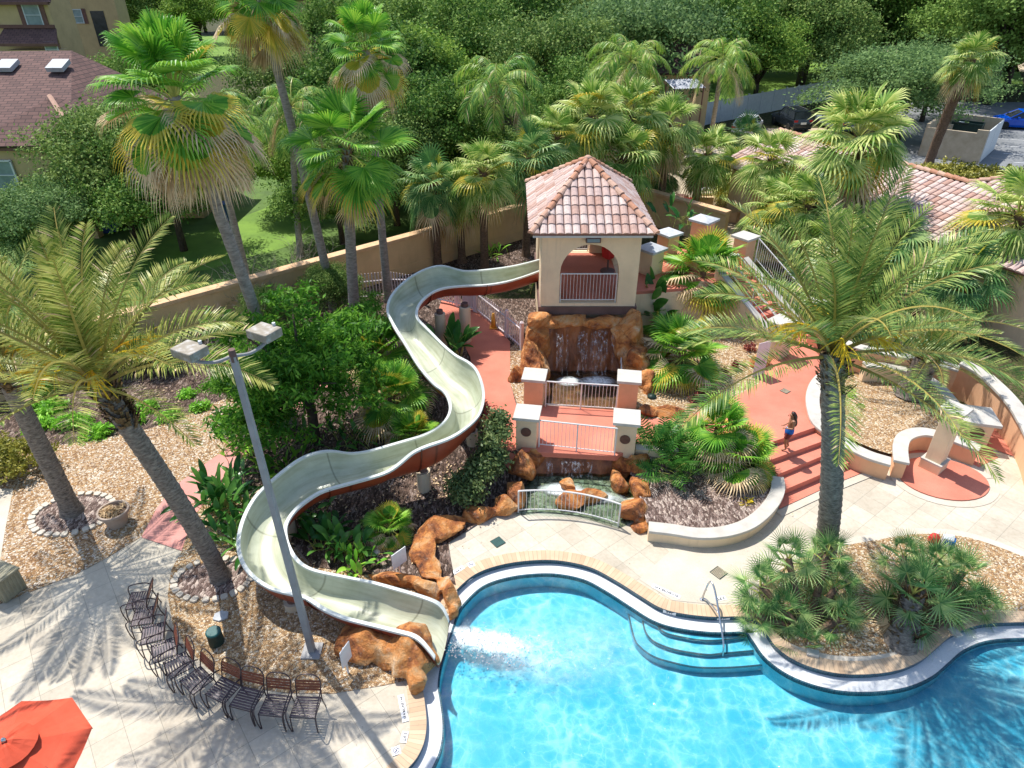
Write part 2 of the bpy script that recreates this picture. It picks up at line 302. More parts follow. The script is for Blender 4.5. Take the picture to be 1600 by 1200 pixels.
def rockmat():
    m, nt, b = new_mat('orange_faux_rock'); co = coords(nt)
    n = noise(nt, co, 1.6, 8, 0.65, 0.6); n2 = noise(nt, co, 7, 6, 0.7)
    c = ramp(nt, n.outputs[0], [(0.34, (0.13, 0.045, 0.02)), (0.43, (0.40, 0.13, 0.035)), (0.52, (0.66, 0.26, 0.065)), (0.60, (0.70, 0.38, 0.16)), (0.68, (0.74, 0.55, 0.36)), (0.76, (0.40, 0.19, 0.08))])
    c = mixc(nt, c, (0.62, 0.46, 0.32), ramp(nt, n2.outputs[0], [(0.55, (0, 0, 0)), (0.78, (0.7, 0.7, 0.7))]))
    v = N(nt, 'TexVoronoi', Scale=0.9, _feature='DISTANCE_TO_EDGE'); d = N(nt, 'VectorMath', _operation='MULTIPLY_ADD')
    nt.links.new(n2.outputs[1], d.inputs[0]); d.inputs[1].default_value = (0.35,) * 3; nt.links.new(co, d.inputs[2]); nt.links.new(d.outputs[0], v.inputs['Vector'])
    c = mixc(nt, c, ramp(nt, v.outputs[0], [(0.0, (0.2, 0.12, 0.08)), (0.014, (1, 1, 1))]), 0.7, 'MULTIPLY')
    nt.links.new(c, b.inputs['Base Color']); b.inputs['Roughness'].default_value = 0.7
    n5 = noise(nt, co, 22, 6, 0.75); ad = N(nt, 'Math', _operation='MULTIPLY_ADD'); nt.links.new(n5.outputs[0], ad.inputs[0]); ad.inputs[1].default_value = 0.7; nt.links.new(n2.outputs[0], ad.inputs[2])
    bump(nt, b, ad.outputs[0], 1.0, 0.07); return m
M['rock'] = rockmat()
def wetrock():
    m, nt, b = new_mat('wet_red_brown_rock'); co = coords(nt, (1, 1, 0.35)); n = noise(nt, co, 2.2, 8, 0.7, 0.5)
    nt.links.new(ramp(nt, n.outputs[0], [(0.3, (0.07, 0.022, 0.01)), (0.5, (0.22, 0.075, 0.028)), (0.68, (0.42, 0.16, 0.055))]), b.inputs['Base Color'])
    b.inputs['Roughness'].default_value = 0.35; bump(nt, b, n.outputs[0], 0.9, 0.08); return m
M['wetrock'] = wetrock()
def rooftile(name, cols):
    m, nt, b = new_mat(name); g = nt.nodes.new('ShaderNodeNewGeometry')
    k = len(cols); c = ramp(nt, g.outputs['Random Per Island'], [(i / k, cols[i]) for i in range(k)])
    n = noise(nt, coords(nt), 9, 5); c = mixc(nt, c, ramp(nt, n.outputs[0], [(0.35, (0.8, 0.8, 0.8)), (0.6, (1, 1, 1))]), 1.0, 'MULTIPLY')
    nt.links.new(c, b.inputs['Base Color']); b.inputs['Roughness'].default_value = 0.8; return m
M['rooftile'] = rooftile('terracotta_barrel_tile', [(0.56, 0.38, 0.32), (0.46, 0.27, 0.21), (0.64, 0.47, 0.41), (0.53, 0.38, 0.34), (0.66, 0.53, 0.48)])
M['ridgetile'] = rooftile('ridge_tile', [(0.56, 0.28, 0.17), (0.48, 0.22, 0.13), (0.60, 0.38, 0.28)])
def shingle():
    m, nt, b = new_mat('brown_shingle'); co = coords(nt, None, 0, 'UV')
    br = N(nt, 'TexBrick', Scale=1.0); br.offset = 0.5
    br.inputs['Color1'].default_value = (0.17, 0.09, 0.075, 1); br.inputs['Color2'].default_value = (0.11, 0.058, 0.05, 1); br.inputs['Mortar'].default_value = (0.05, 0.028, 0.025, 1)
    br.inputs['Mortar Size'].default_value = 0.025; br.inputs['Brick Width'].default_value = 0.55; br.inputs['Row Height'].default_value = 0.28
    nt.links.new(co, br.inputs['Vector']); nt.links.new(br.outputs[0], b.inputs['Base Color']); b.inputs['Roughness'].default_value = 0.9
    return m
M['shingle'] = shingle()
def slidemats():
    m, nt, b = new_mat('pale_green_fibreglass'); co = coords(nt); n = noise(nt, co, 1.1, 6, 0.6)
    u = coords(nt, None, 0, 'UV'); sx = nt.nodes.new('ShaderNodeSeparateXYZ'); nt.links.new(u, sx.inputs[0])
    fr = N(nt, 'Math', _operation='FRACT'); dv = N(nt, 'Math', _operation='MULTIPLY'); dv.inputs[1].default_value = 1 / 2.4
    nt.links.new(sx.outputs[0], dv.inputs[0]); nt.links.new(dv.outputs[0], fr.inputs[0])
    seam = ramp(nt, fr.outputs[0], [(0, (0.3, 0.3, 0.27)), (0.016, (1, 1, 1)), (0.984, (1, 1, 1)), (1.0, (0.3, 0.3, 0.27))])
    c = ramp(nt, n.outputs[0], [(0.3, (0.40, 0.44, 0.31)), (0.62, (0.58, 0.60, 0.46))])
    c = mixc(nt, c, seam, 0.7, 'MULTIPLY'); mq = nt.nodes.new('ShaderNodeMapping'); mq.inputs['Scale'].default_value = (0.5, 9, 1); nt.links.new(u, mq.inputs[0]); nq = noise(nt, mq.outputs[0], 1.6, 6, 0.65); c = mixc(nt, c, ramp(nt, nq.outputs[0], [(0.34, (0.74, 0.72, 0.62)), (0.56, (1, 1, 1))]), 0.8, 'MULTIPLY'); nt.links.new(c, b.inputs['Base Color']); b.inputs['Roughness'].default_value = 0.33
    M['slidein'] = m
    m, nt, b = new_mat('rust_red_fibreglass'); co = coords(nt); n = noise(nt, co, 1.3, 5)
    c = ramp(nt, n.outputs[0], [(0.3, (0.20, 0.035, 0.015)), (0.66, (0.29, 0.055, 0.025))])
    u = coords(nt, None, 0, 'UV'); sx = nt.nodes.new('ShaderNodeSeparateXYZ'); nt.links.new(u, sx.inputs[0])
    dv = N(nt, 'Math', _operation='MULTIPLY'); dv.inputs[1].default_value = 1 / 2.4; fr = N(nt, 'Math', _operation='FRACT'); nt.links.new(sx.outputs[0], dv.inputs[0]); nt.links.new(dv.outputs[0], fr.inputs[0])
    c = mixc(nt, c, ramp(nt, fr.outputs[0], [(0, (0.3, 0.3, 0.3)), (0.02, (1, 1, 1)), (0.98, (1, 1, 1)), (1.0, (0.3, 0.3, 0.3))]), 0.9, 'MULTIPLY')
    nt.links.new(c, b.inputs['Base Color']); b.inputs['Roughness'].default_value = 0.4; M['slideout'] = m
    M['sliderim'] = mottled('chalky_white_rim', (0.56, 0.60, 0.57), (0.70, 0.73, 0.69), 2, 0.5, 0.05)
slidemats()
def watermat(name, deep, light, scale=1.5, foamamt=0.5, foamc=None, rad=6, alpha_base=1.0, spark=0.5, pebble=False):
    """clear water: a painted caustic web brightens its transparent colour, glossy on top, foam where the water churns"""
    m, nt, b = new_mat(name); nt.nodes.remove(b); co = coords(nt)
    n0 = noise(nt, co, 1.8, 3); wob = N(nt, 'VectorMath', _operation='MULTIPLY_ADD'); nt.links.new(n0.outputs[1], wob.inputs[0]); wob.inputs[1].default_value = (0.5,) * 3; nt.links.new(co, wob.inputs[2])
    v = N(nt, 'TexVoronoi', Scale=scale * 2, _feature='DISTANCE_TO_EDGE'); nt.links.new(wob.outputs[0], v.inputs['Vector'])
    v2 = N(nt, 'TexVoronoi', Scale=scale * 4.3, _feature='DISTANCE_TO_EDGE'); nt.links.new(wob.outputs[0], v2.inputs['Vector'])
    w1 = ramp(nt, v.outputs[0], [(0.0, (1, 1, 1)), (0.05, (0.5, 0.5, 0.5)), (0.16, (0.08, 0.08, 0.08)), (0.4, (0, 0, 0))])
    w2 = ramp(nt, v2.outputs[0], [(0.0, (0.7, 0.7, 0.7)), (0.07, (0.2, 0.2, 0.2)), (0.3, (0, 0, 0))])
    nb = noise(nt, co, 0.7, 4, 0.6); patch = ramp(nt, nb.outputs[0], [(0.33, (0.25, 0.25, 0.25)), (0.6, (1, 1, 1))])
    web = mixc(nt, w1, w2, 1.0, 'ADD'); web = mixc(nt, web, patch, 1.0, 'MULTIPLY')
    col = mixc(nt, deep, light, web)  # caustic light painted into the transparent colour as brighter strands
    tr = nt.nodes.new('ShaderNodeBsdfTransparent'); nt.links.new(col, tr.inputs[0])
    gl = nt.nodes.new('ShaderNodeBsdfGlossy'); gl.inputs['Roughness'].default_value = 0.045; gl.inputs[0].default_value = (0.9, 0.9, 0.9, 1)
    nw = noise(nt, co, 3.2, 4, 0.55, 0.6); nw2 = noise(nt, co, 10, 3)
    ad = N(nt, 'Math', _operation='MULTIPLY_ADD'); nt.links.new(nw2.outputs[0], ad.inputs[0]); ad.inputs[1].default_value = 0.42; nt.links.new(nw.outputs[0], ad.inputs[2])
    bp = N(nt, 'Bump', Strength=1.0, Distance=0.09 * spark * 2); nt.links.new(ad.outputs[0], bp.inputs['Height']); nt.links.new(bp.outputs[0], gl.inputs['Normal'])
    fr = N(nt, 'Fresnel', IOR=1.33)
    mx = nt.nodes.new('ShaderNodeMixShader'); nt.links.new(fr.outputs[0], mx.inputs[0]); nt.links.new(tr.outputs[0], mx.inputs[1]); nt.links.new(gl.outputs[0], mx.inputs[2])
    out = mx.outputs[0]
    if foamc:
        # foam by distance from the places where water lands; (x, y, radius)
        g = nt.nodes.new('ShaderNodeNewGeometry'); acc = None
        for (fx, fy, sx_, sy_, ro, amp) in foamc:
            mp = nt.nodes.new('ShaderNodeMapping'); mp.vector_type = 'TEXTURE'; mp.inputs['Location'].default_value = (fx, fy, 0); mp.inputs['Rotation'].default_value = (0, 0, ro); mp.inputs['Scale'].default_value = (sx_, sy_, 1000)
            nt.links.new(g.outputs['Position'], mp.inputs[0]); ln = N(nt, 'VectorMath', _operation='LENGTH'); nt.links.new(mp.outputs[0], ln.inputs[0])
            f = ramp(nt, ln.outputs['Value'], [(0.0, (amp,) * 3), (1.0, (0, 0, 0))])
            acc = f if acc is None else mixc(nt, acc, f, 1.0, 'ADD')
        nf = noise(nt, co, 4.5, 8, 0.75, 0.8); mul = mixc(nt, acc, ramp(nt, nf.outputs[0], [(0.30, (0, 0, 0)), (0.62, (1, 1, 1))]), 1.0, 'MULTIPLY')
        df = nt.nodes.new('ShaderNodeBsdfDiffuse'); df.inputs[0].default_value = (0.80, 0.88, 0.90, 1)
        m2 = nt.nodes.new('ShaderNodeMixShader'); nt.links.new(mul, m2.inputs[0]); nt.links.new(out, m2.inputs[1]); nt.links.new(df.outputs[0], m2.inputs[2]); out = m2.outputs[0]
    nt.links.new(out, nt.nodes['Material Output'].inputs[0]); return m
# ---------------------------------------------------------------- mesh building
class MB:
    def __init__(s): s.v = []; s.f = []; s.m = []; s.uv = None
    def add(s, vs, fs, mi=0):
        o = len(s.v); s.v += [tuple(p) for p in vs]; s.f += [tuple(i + o for i in f) for f in fs]; s.m += [mi] * len(fs); return s
    def box(s, c, size, rz=0.0, mi=0, rot=None):
        x, y, z = size[0] / 2, size[1] / 2, size[2] / 2
        r = rot if rot is not None else Matrix.Rotation(rz, 3, 'Z'); c = Vector(c)
        vs = [c + r @ Vector((a * x, b * y, d * z)) for d in (-1, 1) for a, b in ((-1, -1), (1, -1), (1, 1), (-1, 1))]
        return s.add(vs, [(3, 2, 1, 0), (4, 5, 6, 7), (0, 1, 5, 4), (1, 2, 6, 5), (2, 3, 7, 6), (3, 0, 4, 7)], mi)
    def prism(s, poly, z0, z1, mi=0):
        poly = [tuple(p[:2]) for p in poly]; n = len(poly)
        area = sum(poly[i][0] * poly[(i + 1) % n][1] - poly[(i + 1) % n][0] * poly[i][1] for i in range(n))
        if area < 0: poly = poly[::-1]
        z0 = z0 if isinstance(z0, list) else [z0] * n; z1 = z1 if isinstance(z1, list) else [z1] * n
        vs = [(p[0], p[1], z0[i]) for i, p in enumerate(poly)] + [(p[0], p[1], z1[i]) for i, p in enumerate(poly)]
        tri = tessellate_polygon([[Vector((p[0], p[1], 0)) for p in poly]])
        fs = []
        for t in tri:
            a, b, c = t
            ar = (poly[b][0] - poly[a][0]) * (poly[c][1] - poly[a][1]) - (poly[c][0] - poly[a][0]) * (poly[b][1] - poly[a][1])
            if ar < 0: a, c = c, a
            fs.append((a + n, b + n, c + n)); fs.append((c, b, a))
        for i in range(n): j = (i + 1) % n; fs.append((i, j, j + n, i + n))
        return s.add(vs, fs, mi)
    def tube(s, pts, r, n=6, mi=0, caps=True, closed=False):
        pts = [Vector(p) for p in pts]; m = len(pts); rs = r if isinstance(r, (list, tuple)) else [r] * m
        vs = []; fs = []; ref = None
        for i, p in enumerate(pts):
            a = pts[(i - 1) % m] if (closed or i) else p; b = pts[(i + 1) % m] if (closed or i < m - 1) else p
            t = (b - a); t = t.normalized() if t.length > 1e-7 else Vector((0, 0, 1))
            if ref is None: ref = Vector((0, 0, 1)) if abs(t.z) < 0.9 else Vector((1, 0, 0))
            u = (ref - t * ref.dot(t)); u = u.normalized() if u.length > 1e-5 else t.orthogonal().normalized(); ref = u; q = t.cross(u)
            for k in range(n):
                a_ = 2 * math.pi * k / n; vs.append(p + (u * math.cos(a_) + q * math.sin(a_)) * rs[i])
        for i in range(m if closed else m - 1):
            for k in range(n): i2 = (i + 1) % m; fs.append((i * n + k, i * n + (k + 1) % n, i2 * n + (k + 1) % n, i2 * n + k))
        if caps and not closed: fs.append(tuple(range(n))[::-1]); fs.append(tuple((m - 1) * n + k for k in range(n)))
        return s.add(vs, fs, mi)
    def lathe(s, prof, c=(0, 0, 0), n=20, mi=0):
        vs = []; fs = []
        for r, z in prof:
            for k in range(n): a = 2 * math.pi * k / n; vs.append((c[0] + r * math.cos(a), c[1] + r * math.sin(a), c[2] + z))
        for i in range(len(prof) - 1):
            for k in range(n): fs.append((i * n + k, i * n + (k + 1) % n, (i + 1) * n + (k + 1) % n, (i + 1) * n + k))
        if prof[0][0] > 1e-4: fs.append(tuple(range(n))[::-1])
        if prof[-1][0] > 1e-4: fs.append(tuple((len(prof) - 1) * n + k for k in range(n)))
        return s.add(vs, fs, mi)
    def build(s, name, mats, parent=None, smooth=False, bevel=0, loc=None, sub=0):
        me = bpy.data.meshes.new(name); me.from_pydata(s.v, [], s.f)
        mats = mats if isinstance(mats, (list, tuple)) else [mats]
        for m in mats: me.materials.append(m)
        if any(s.m): me.polygons.foreach_set('material_index', s.m)
        if s.uv:
            ul = me.uv_layers.new(); data = []
            for f in s.f: data += [c for i in f for c in s.uv[i]]
            ul.data.foreach_set('uv', data)
        if smooth: me.polygons.foreach_set('use_smooth', [True] * len(s.f))
        me.update(); o = bpy.data.objects.new(name, me); COL.objects.link(o)
        if parent is not None: o.parent = parent
        if loc is not None: o.location = loc
        if bevel:
            b = o.modifiers.new('bevel', 'BEVEL'); b.width = bevel; b.segments = 2; b.limit_method = 'ANGLE'
        return o
def tag(o, label=None, cat=None, group=None, kind=None):
    if label: o['label'] = label
    if cat: o['category'] = cat
    if group: o['group'] = group
    if kind: o['kind'] = kind
    return o
def empty(name, loc=(0, 0, 0), rz=0.0, label=None, cat=None, group=None):
    o = bpy.data.objects.new(name, None); COL.objects.link(o); o.location = loc; o.rotation_euler = (0, 0, rz); o.empty_display_size = 0.3
    return tag(o, label, cat, group)
def dup(root, loc, rz=0.0, label=None, group=None, scale=None, cat=None):
    r = root.copy(); COL.objects.link(r); r.location = loc; r.rotation_euler = (0, 0, rz)
    if scale is not None: r.scale = scale if isinstance(scale, tuple) else (scale,) * 3
    tag(r, label, cat, group)
    for ch in list(root.children):
        c = ch.copy(); COL.objects.link(c); c.parent = r
        for g in list(ch.children):
            d = g.copy(); COL.objects.link(d); d.parent = c
    return r

# ---------------------------------------------------------------- terrain and sheets
ZU = 0.68
UP = [(-2.2, 27), (-2.2, 20), (-1.3, 17.2), (-0.2, 16.3), (4.2, 16.2), (7.9, 16.55), (9.35, 17.2), (9.7, 19), (12, 22.5), (17, 24), (17, 30), (5, 28)]
BASIN = [tuple(at(806, 806)[:2]), tuple(at(850, 800)[:2]), tuple(at(905, 807)[:2]), tuple(at(966, 826)[:2]), tuple(at(990, 815)[:2]), (3.15, 14.6), (3.0, 15.7), (3.6, 18.0), (4.2, 22.0), (0.8, 22.0), (0.7, 18.3), (0.7, 16.0), (0.2, 14.8)]
def T(x, y):
    if inside(x, y, UP): return ZU
    d = dpoly(x, y, UP); wd = 1.2 + 2.2 * max(0, min(1, (-0.2 - x) / 1.5))
    t = max(0.0, 1 - d / wd); return ZU * t * t * (3 - 2 * t)
def aT(px, py, dz=0.0):
    z = 0.0
    for _ in range(12):
        p = at(px, py, z + dz); z = 0.5 * z + 0.5 * T(p.x, p.y)
    return at(px, py, z + dz)
def sheet(name, poly, mat, z=0.0, drape=False, holes=(), res=0.5, hf=None, kind='structure', wig=0.0, jag=0.0):
    poly = [tuple(p[:2]) for p in poly]
    def dens(pl):
        out = []
        for i in range(len(pl)):
            a = Vector(pl[i]); b = Vector(pl[(i + 1) % len(pl)]); k = max(1, int((b - a).length / max(res, 0.15)) if (drape or hf or jag) else 1)
            for j in range(k):
                q = a.lerp(b, j / k)
                if jag: q = q + Vector((mn.noise(Vector((q.x * 2.1, q.y * 2.1, 3))), mn.noise(Vector((q.x * 2.1, q.y * 2.1, 9))))) * jag
                out.append(Vector((q.x, q.y)))
        return out
    V = []; E = []
    for pl in [poly] + [list(h) for h in holes]:
        d = dens([tuple(p[:2]) for p in pl]); o = len(V); V += d; E += [(o + i, o + (i + 1) % len(d)) for i in range(len(d))]
    if drape or hf:
        xs = [p[0] for p in poly]; ys = [p[1] for p in poly]; x = min(xs)
        while x < max(xs):
            y = min(ys)
            while y < max(ys):
                if inside(x, y, poly) and dpoly(x, y, poly) > res * 0.3 and not any(inside(x, y, h) for h in holes): V.append(Vector((x, y)))
                y += res
            x += res
    r = delaunay_2d_cdt(V, E, [], 0, 1e-5); vs = r[0]; fs = []
    for f in r[2]:
        c = sum((vs[i] for i in f), Vector((0, 0))) / len(f)
        if inside(c.x, c.y, V[:0] or [tuple(q) for q in V[:len(dens(poly))]]) and not any(inside(c.x, c.y, h) for h in holes):
            f = list(f); a, b, c3 = vs[f[0]], vs[f[1]], vs[f[2]]
            if (b - a).cross(c3 - a) < 0: f = f[::-1]
            fs.append(tuple(f))
    mb = MB(); h = (lambda x, y: T(x, y) + z) if drape else ((lambda x, y: hf(x, y) + z) if hf else (lambda x, y: z))
    mb.add([(p.x, p.y, h(p.x, p.y) + (wig * mn.noise(Vector((p.x * 1.7, p.y * 1.7, 0))) if wig else 0)) for p in vs], fs)
    o = mb.build(name, mat, smooth=bool(drape or hf)); return tag(o, kind=kind)
def ribbon(name, pts, z0, z1, off0, off1, mat, parent=None, closed=False, kind=None):
    """strip between two offsets of a line; z0 at off0, z1 at off1"""
    A = offset(pts, off0, closed); B = offset(pts, off1, closed); mb = MB(); mb.uv = []; d = 0; n = len(pts)
    vs = []; wdt = math.hypot(off1 - off0, z1 - z0)
    idx = list(range(n)) + ([0] if closed else [])
    for k, i in enumerate(idx):
        if k: d += math.dist(pts[i], pts[idx[k - 1]])
        vs += [(*A[i], z0), (*B[i], z1)]; mb.uv += [(d, 0.0), (d, wdt)]
    mb.add(vs, [(2 * k, 2 * k + 1, 2 * k + 3, 2 * k + 2) for k in range(len(idx) - 1)])
    o = mb.build(name, mat, parent)
    if kind: tag(o, kind=kind)
    return o
def wall_path(name, pts, width, ztop, capt, over, mats, label, cat, z0=-0.05, n=5, base=None, group=None):
    """wall along a line of (x, y) with a cap; ztop a number or one per point"""
    zs = ztop if isinstance(ztop, list) else [ztop] * len(pts)
    c = catmull([Vector((p[0], p[1], zz)) for p, zz in zip(pts, zs)], n) if n > 1 else [Vector((p[0], p[1], zz)) for p, zz in zip(pts, zs)]
    root = empty(name, (c[0].x, c[0].y, 0), 0, label, cat, group); c = [q - Vector((c[0].x, c[0].y, 0)) for q in c]; xy = [(q.x, q.y) for q in c]
    def sec(w_, lo, hi, nm, mt, bev):
        L = offset(xy, w_ / 2); Rr = offset(xy, -w_ / 2); vs = []; m = len(xy)
        for i in range(m):
            a, b = lo(c[i].z), hi(c[i].z); vs += [(*L[i], a), (*Rr[i], a), (*Rr[i], b), (*L[i], b)]
        fs = []
        for i in range(m - 1):
            for k in range(4): fs.append((4 * i + k, 4 * i + (k + 1) % 4, 4 * (i + 1) + (k + 1) % 4, 4 * (i + 1) + k))
        fs += [(0, 1, 2, 3)[::-1], tuple(4 * (m - 1) + k for k in range(4))]
        o = MB().add(vs, [f[::-1] for f in fs]).build(nm, mt, root)
        if bev: b_ = o.modifiers.new('bevel', 'BEVEL'); b_.width = bev; b_.segments = 2; b_.limit_method = 'ANGLE'; b_.angle_limit = R(50)
        return o
    sec(width, lambda z: z0, lambda z: z - capt, 'wall_body', mats[0], 0)
    if base: sec(width + 0.05, lambda z: z0, lambda z: base, 'wall_base', mats[0], 0)
    sec(width + 2 * over, lambda z: z - capt, lambda z: z, 'wall_cap', mats[1], 0.015)
    return root

# ---------------------------------------------------------------- pool outline
COPE_PX = [(600, 1232), (640, 1196), (655, 1175), (663, 1152), (665, 1125), (662, 1095), (659, 1067), (665, 1030), (680, 985), (695, 945), (712, 922), (740, 898), (775, 884), (820, 876), (870, 875), (920, 885), (960, 905), (1000, 930), (1030, 948), (1060, 957), (1110, 963), (1160, 963), (1185, 973), (1200, 992), (1217, 1014), (1250, 1035), (1300, 1050), (1350, 1053), (1400, 1047), (1437, 1032), (1462, 1012), (1487, 992), (1525, 977), (1575, 972), (1640, 973), (1720, 985)]
cp = P2(COPE_PX, 0)
cp = [(cp[0][0] - 2.2, cp[0][1] - 1.9), (cp[0][0] - 1.0, cp[0][1] - 0.55)] + cp + [(17.5, 8.6), (19, 7.2), (19, 5)]
COPE = s2(cp, 5, False)
def poly_of(line): return list(line) + [(19, 1.0), (-5.5, 1.0)]
POOL = poly_of(COPE); SHELF = offset(COPE, -0.36); SHELFP = poly_of(SHELF)
ZW = -0.165; ZS = -0.14
FAR = [(-260, -6), (260, -6), (260, 420), (-260, 420)]
sheet('ground', FAR, M['ground'], -0.03, holes=[POOL])
# deck
P = lambda *a: list(a)
DECK = [(-16, 1.2)] + [(-5.4, 1.2)] + list(offset(COPE, 0.40)) + [(19.3, 5), (24, 5), (24, 17), (19, 19), (14, 19.2)] + P2([(1540, 700), (1500, 700), (1410, 742), (1360, 735), (1290, 760), (1217, 790), (1222, 765), (1190, 815), (1130, 838), (1060, 838), (1013, 832), (985, 825), (900, 806), (815, 800), (790, 812), (745, 835), (700, 880), (712, 915)]) 
sheet('pool_deck', [(-16, 1.2), (24, 1.2), (24, 19), (19, 19.5), (10, 18.5), (9, 15.2), (3.2, 14.7), (0.2, 14.5), (-2.6, 13.3), (-4.5, 12.3), (-7.5, 13.6), (-13, 13.2), (-22, 15), (-22, 1.2)], M['tile'], -0.004, holes=[POOL])
# coping, waterline tile, gutter shelf, pool walls and floor
ribbon('pool_coping', COPE, 0.012, 0.012, -0.02, 0.31, M['brick'], kind='structure')
ribbon('waterline_tile', COPE, 0.011, ZS - 0.002, -0.018, 0.0, M['tilenavy'], kind='structure')
ribbon('pool_shelf', COPE, ZS, ZS, 0.0, -0.36, M['shelf'], kind='structure')
ribbon('pool_edge_tile', SHELF, ZS, ZS - 0.10, 0.0, -0.002, M['tilenavy'], kind='structure')
ribbon('pool_edge_line', SHELF, ZS + 0.004, ZS + 0.004, 0.035, -0.004, M['tilenavy'], kind='structure')
ribbon('pool_wall', SHELF, ZS - 0.10, -1.35, -0.001, -0.001, M['poolplaster'], kind='structure')
def poolz(x, y):
    t = max(0, min(1, (x - 6.5) / 6.5 + (y - 9.2) * 0.06)); return -0.60 + 0.33 * t * t * (3 - 2 * t)
sheet('pool_floor', SHELFP, M['poolplaster'], 0, hf=poolz, res=0.7)
# steps in the pool
stp = empty('pool_steps', (0, 0, 0), 0, 'three curved white treads of the pool entry under the bent handrail', 'pool steps')
E1 = P2([(1025, 969), (1030, 982), (1042, 990), (1062, 995), (1090, 1000), (1117, 1001), (1145, 998), (1172, 993)], -0.245)
E2 = P2([(1003, 962), (1007, 984), (1017, 999), (1035, 1009), (1062, 1017), (1104, 1023), (1131, 1021), (1177, 1017)], -0.325)
E3 = P2([(980, 950), (990, 995), (1000, 1011), (1021, 1026), (1049, 1035), (1090, 1043), (1145, 1043), (1192, 1039)], -0.405)
back = P2([(1200, 1000), (1185, 965), (1150, 955), (1100, 955), (1050, 950), (1010, 930), (985, 915)], -0.14)
for e, z in ((E1, -0.245), (E2, -0.325), (E3, -0.405)):
    pl = s2(e, 4, False) + back
    MB().prism(pl, -1.3, z).build('step_tread', M['poolplaster'], stp)
    MB().tube([(p[0], p[1], z + 0.005) for p in s2(e, 4, False)], 0.022, 5).build('step_edge_line', M['tilenavy'], stp)  # thin dark line along the front edge of each tread
SLE = at(700, 992, ZW)
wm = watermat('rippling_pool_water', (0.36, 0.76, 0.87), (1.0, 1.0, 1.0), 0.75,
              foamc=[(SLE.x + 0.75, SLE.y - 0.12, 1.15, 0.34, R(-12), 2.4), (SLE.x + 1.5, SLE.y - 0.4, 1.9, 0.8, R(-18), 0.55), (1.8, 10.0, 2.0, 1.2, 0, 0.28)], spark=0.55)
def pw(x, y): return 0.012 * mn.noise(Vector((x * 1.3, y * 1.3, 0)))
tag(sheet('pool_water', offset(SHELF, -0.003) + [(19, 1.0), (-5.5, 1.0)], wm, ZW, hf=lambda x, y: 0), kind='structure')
# ---------------------------------------------------------------- ground patches
GR = P2([(-60, 800), (22, 762), (0, 860), (-60, 960), (0, 944), (60, 920), (117, 898), (165, 873), (222, 838), (245, 796), (272, 762), (325, 722), (382, 685), (440, 650), (440, 590), (360, 610), (300, 650), (230, 680), (130, 690), (20, 700), (-60, 720)])
sheet('gravel_bed', P2([(-80, 955), (0, 944), (60, 920), (117, 898), (165, 873), (222, 838), (245, 796), (272, 762), (325, 722), (382, 685), (440, 655), (440, 600), (380, 604), (-80, 690)]), M['gravel'], 0.006, jag=0.0)
sheet('concrete_walk', P2([(-80, 765), (21, 764), (8, 830), (0, 880), (-80, 905)]), M['concrete'], 0.012)
WALLB = [(-32, 7.4), (-17.4, 20.1), (-13.6, 23.55), (-5.75, 30.4), (0, 35.4), (6, 40.6)]
sheet('mulch_bed', [(-30, 12.5)] + P2([(-80, 745), (20, 700), (130, 690), (230, 672), (330, 635), (375, 612), (460, 580)]) + [(-3.5, 20), (-2.3, 24), (-2.3, 30), (6, 30), (6, 40.4), (0, 35.3), (-5.75, 30.3), (-13.6, 23.45), (-17.4, 20), (-30, 9)], M['mulch'], 0.010, jag=0.25, res=0.6)
sheet('red_path', P2([(221, 840), (284, 861), (300, 812), (345, 752), (390, 702), (445, 655), (520, 600), (500, 560), (382, 684), (325, 722), (272, 761), (245, 795)]), M['redpale'], 0.016)
GB2 = P2([(284, 862), (268, 890), (262, 930), (270, 975), (290, 1010), (325, 1045), (380, 1073), (450, 1083), (520, 1084), (600, 1071), (660, 1058), (690, 990), (715, 925), (690, 890), (650, 905), (540, 890), (480, 880), (455, 850), (455, 800), (420, 760), (380, 740), (345, 752), (300, 812)])
sheet('gravel_island', GB2, M['gravelo'], 0.008)
GARDEN = P2([(345, 752), (395, 702), (445, 656), (520, 600)]) + [(-4.6, 20.5), (-3.0, 23.5), (-2.2, 26.5), (1.0, 26.5), (1.0, 22), (0.8, 18.3), (0.65, 16.0), (0.1, 14.2)] + P2([(820, 790), (760, 812), (700, 850), (712, 915), (690, 905), (560, 898), (490, 885), (455, 850), (455, 800), (430, 765)])
sheet('garden_mulch', GARDEN, M['mulch'], 0.03, drape=True, res=0.45, jag=0.05)
# upper terrace: red path and gravel beside it
RW = P2([(690, 466), (750, 488), (797, 535), (797, 600), (812, 655), (822, 712), (790, 722), (762, 690), (745, 640), (735, 560), (715, 520), (680, 500)], ZU)
sheet('red_walk', RW, M['red'], 0.045, drape=True, res=0.5)
sheet('gravel_strip', P2([(797, 545), (815, 530), (850, 540), (850, 640), (812, 645), (797, 600)], ZU), M['gravel'], 0.038, drape=True, res=0.4)
PLAZA = P2([(995, 655), (1015, 656), (1065, 655), (1100, 642), (1150, 620), (1187, 600), (1190, 578), (1205, 563), (1222, 535), (1260, 515), (1330, 548), (1310, 580), (1282, 598), (1270, 622), (1276, 667), (1212, 687), (1130, 700), (1060, 694), (996, 693)], ZU)
sheet('red_plaza', PLAZA, M['red'], 0.045, drape=True, res=0.5)
sheet('gravel_garden', P2([(985, 650), (1015, 656), (1065, 655), (1100, 642), (1150, 620), (1187, 600), (1190, 578), (1205, 563), (1222, 530), (1180, 470), (1060, 430), (1000, 480), (1000, 560)], ZU), M['gravelo'], 0.036, drape=True, res=0.45)
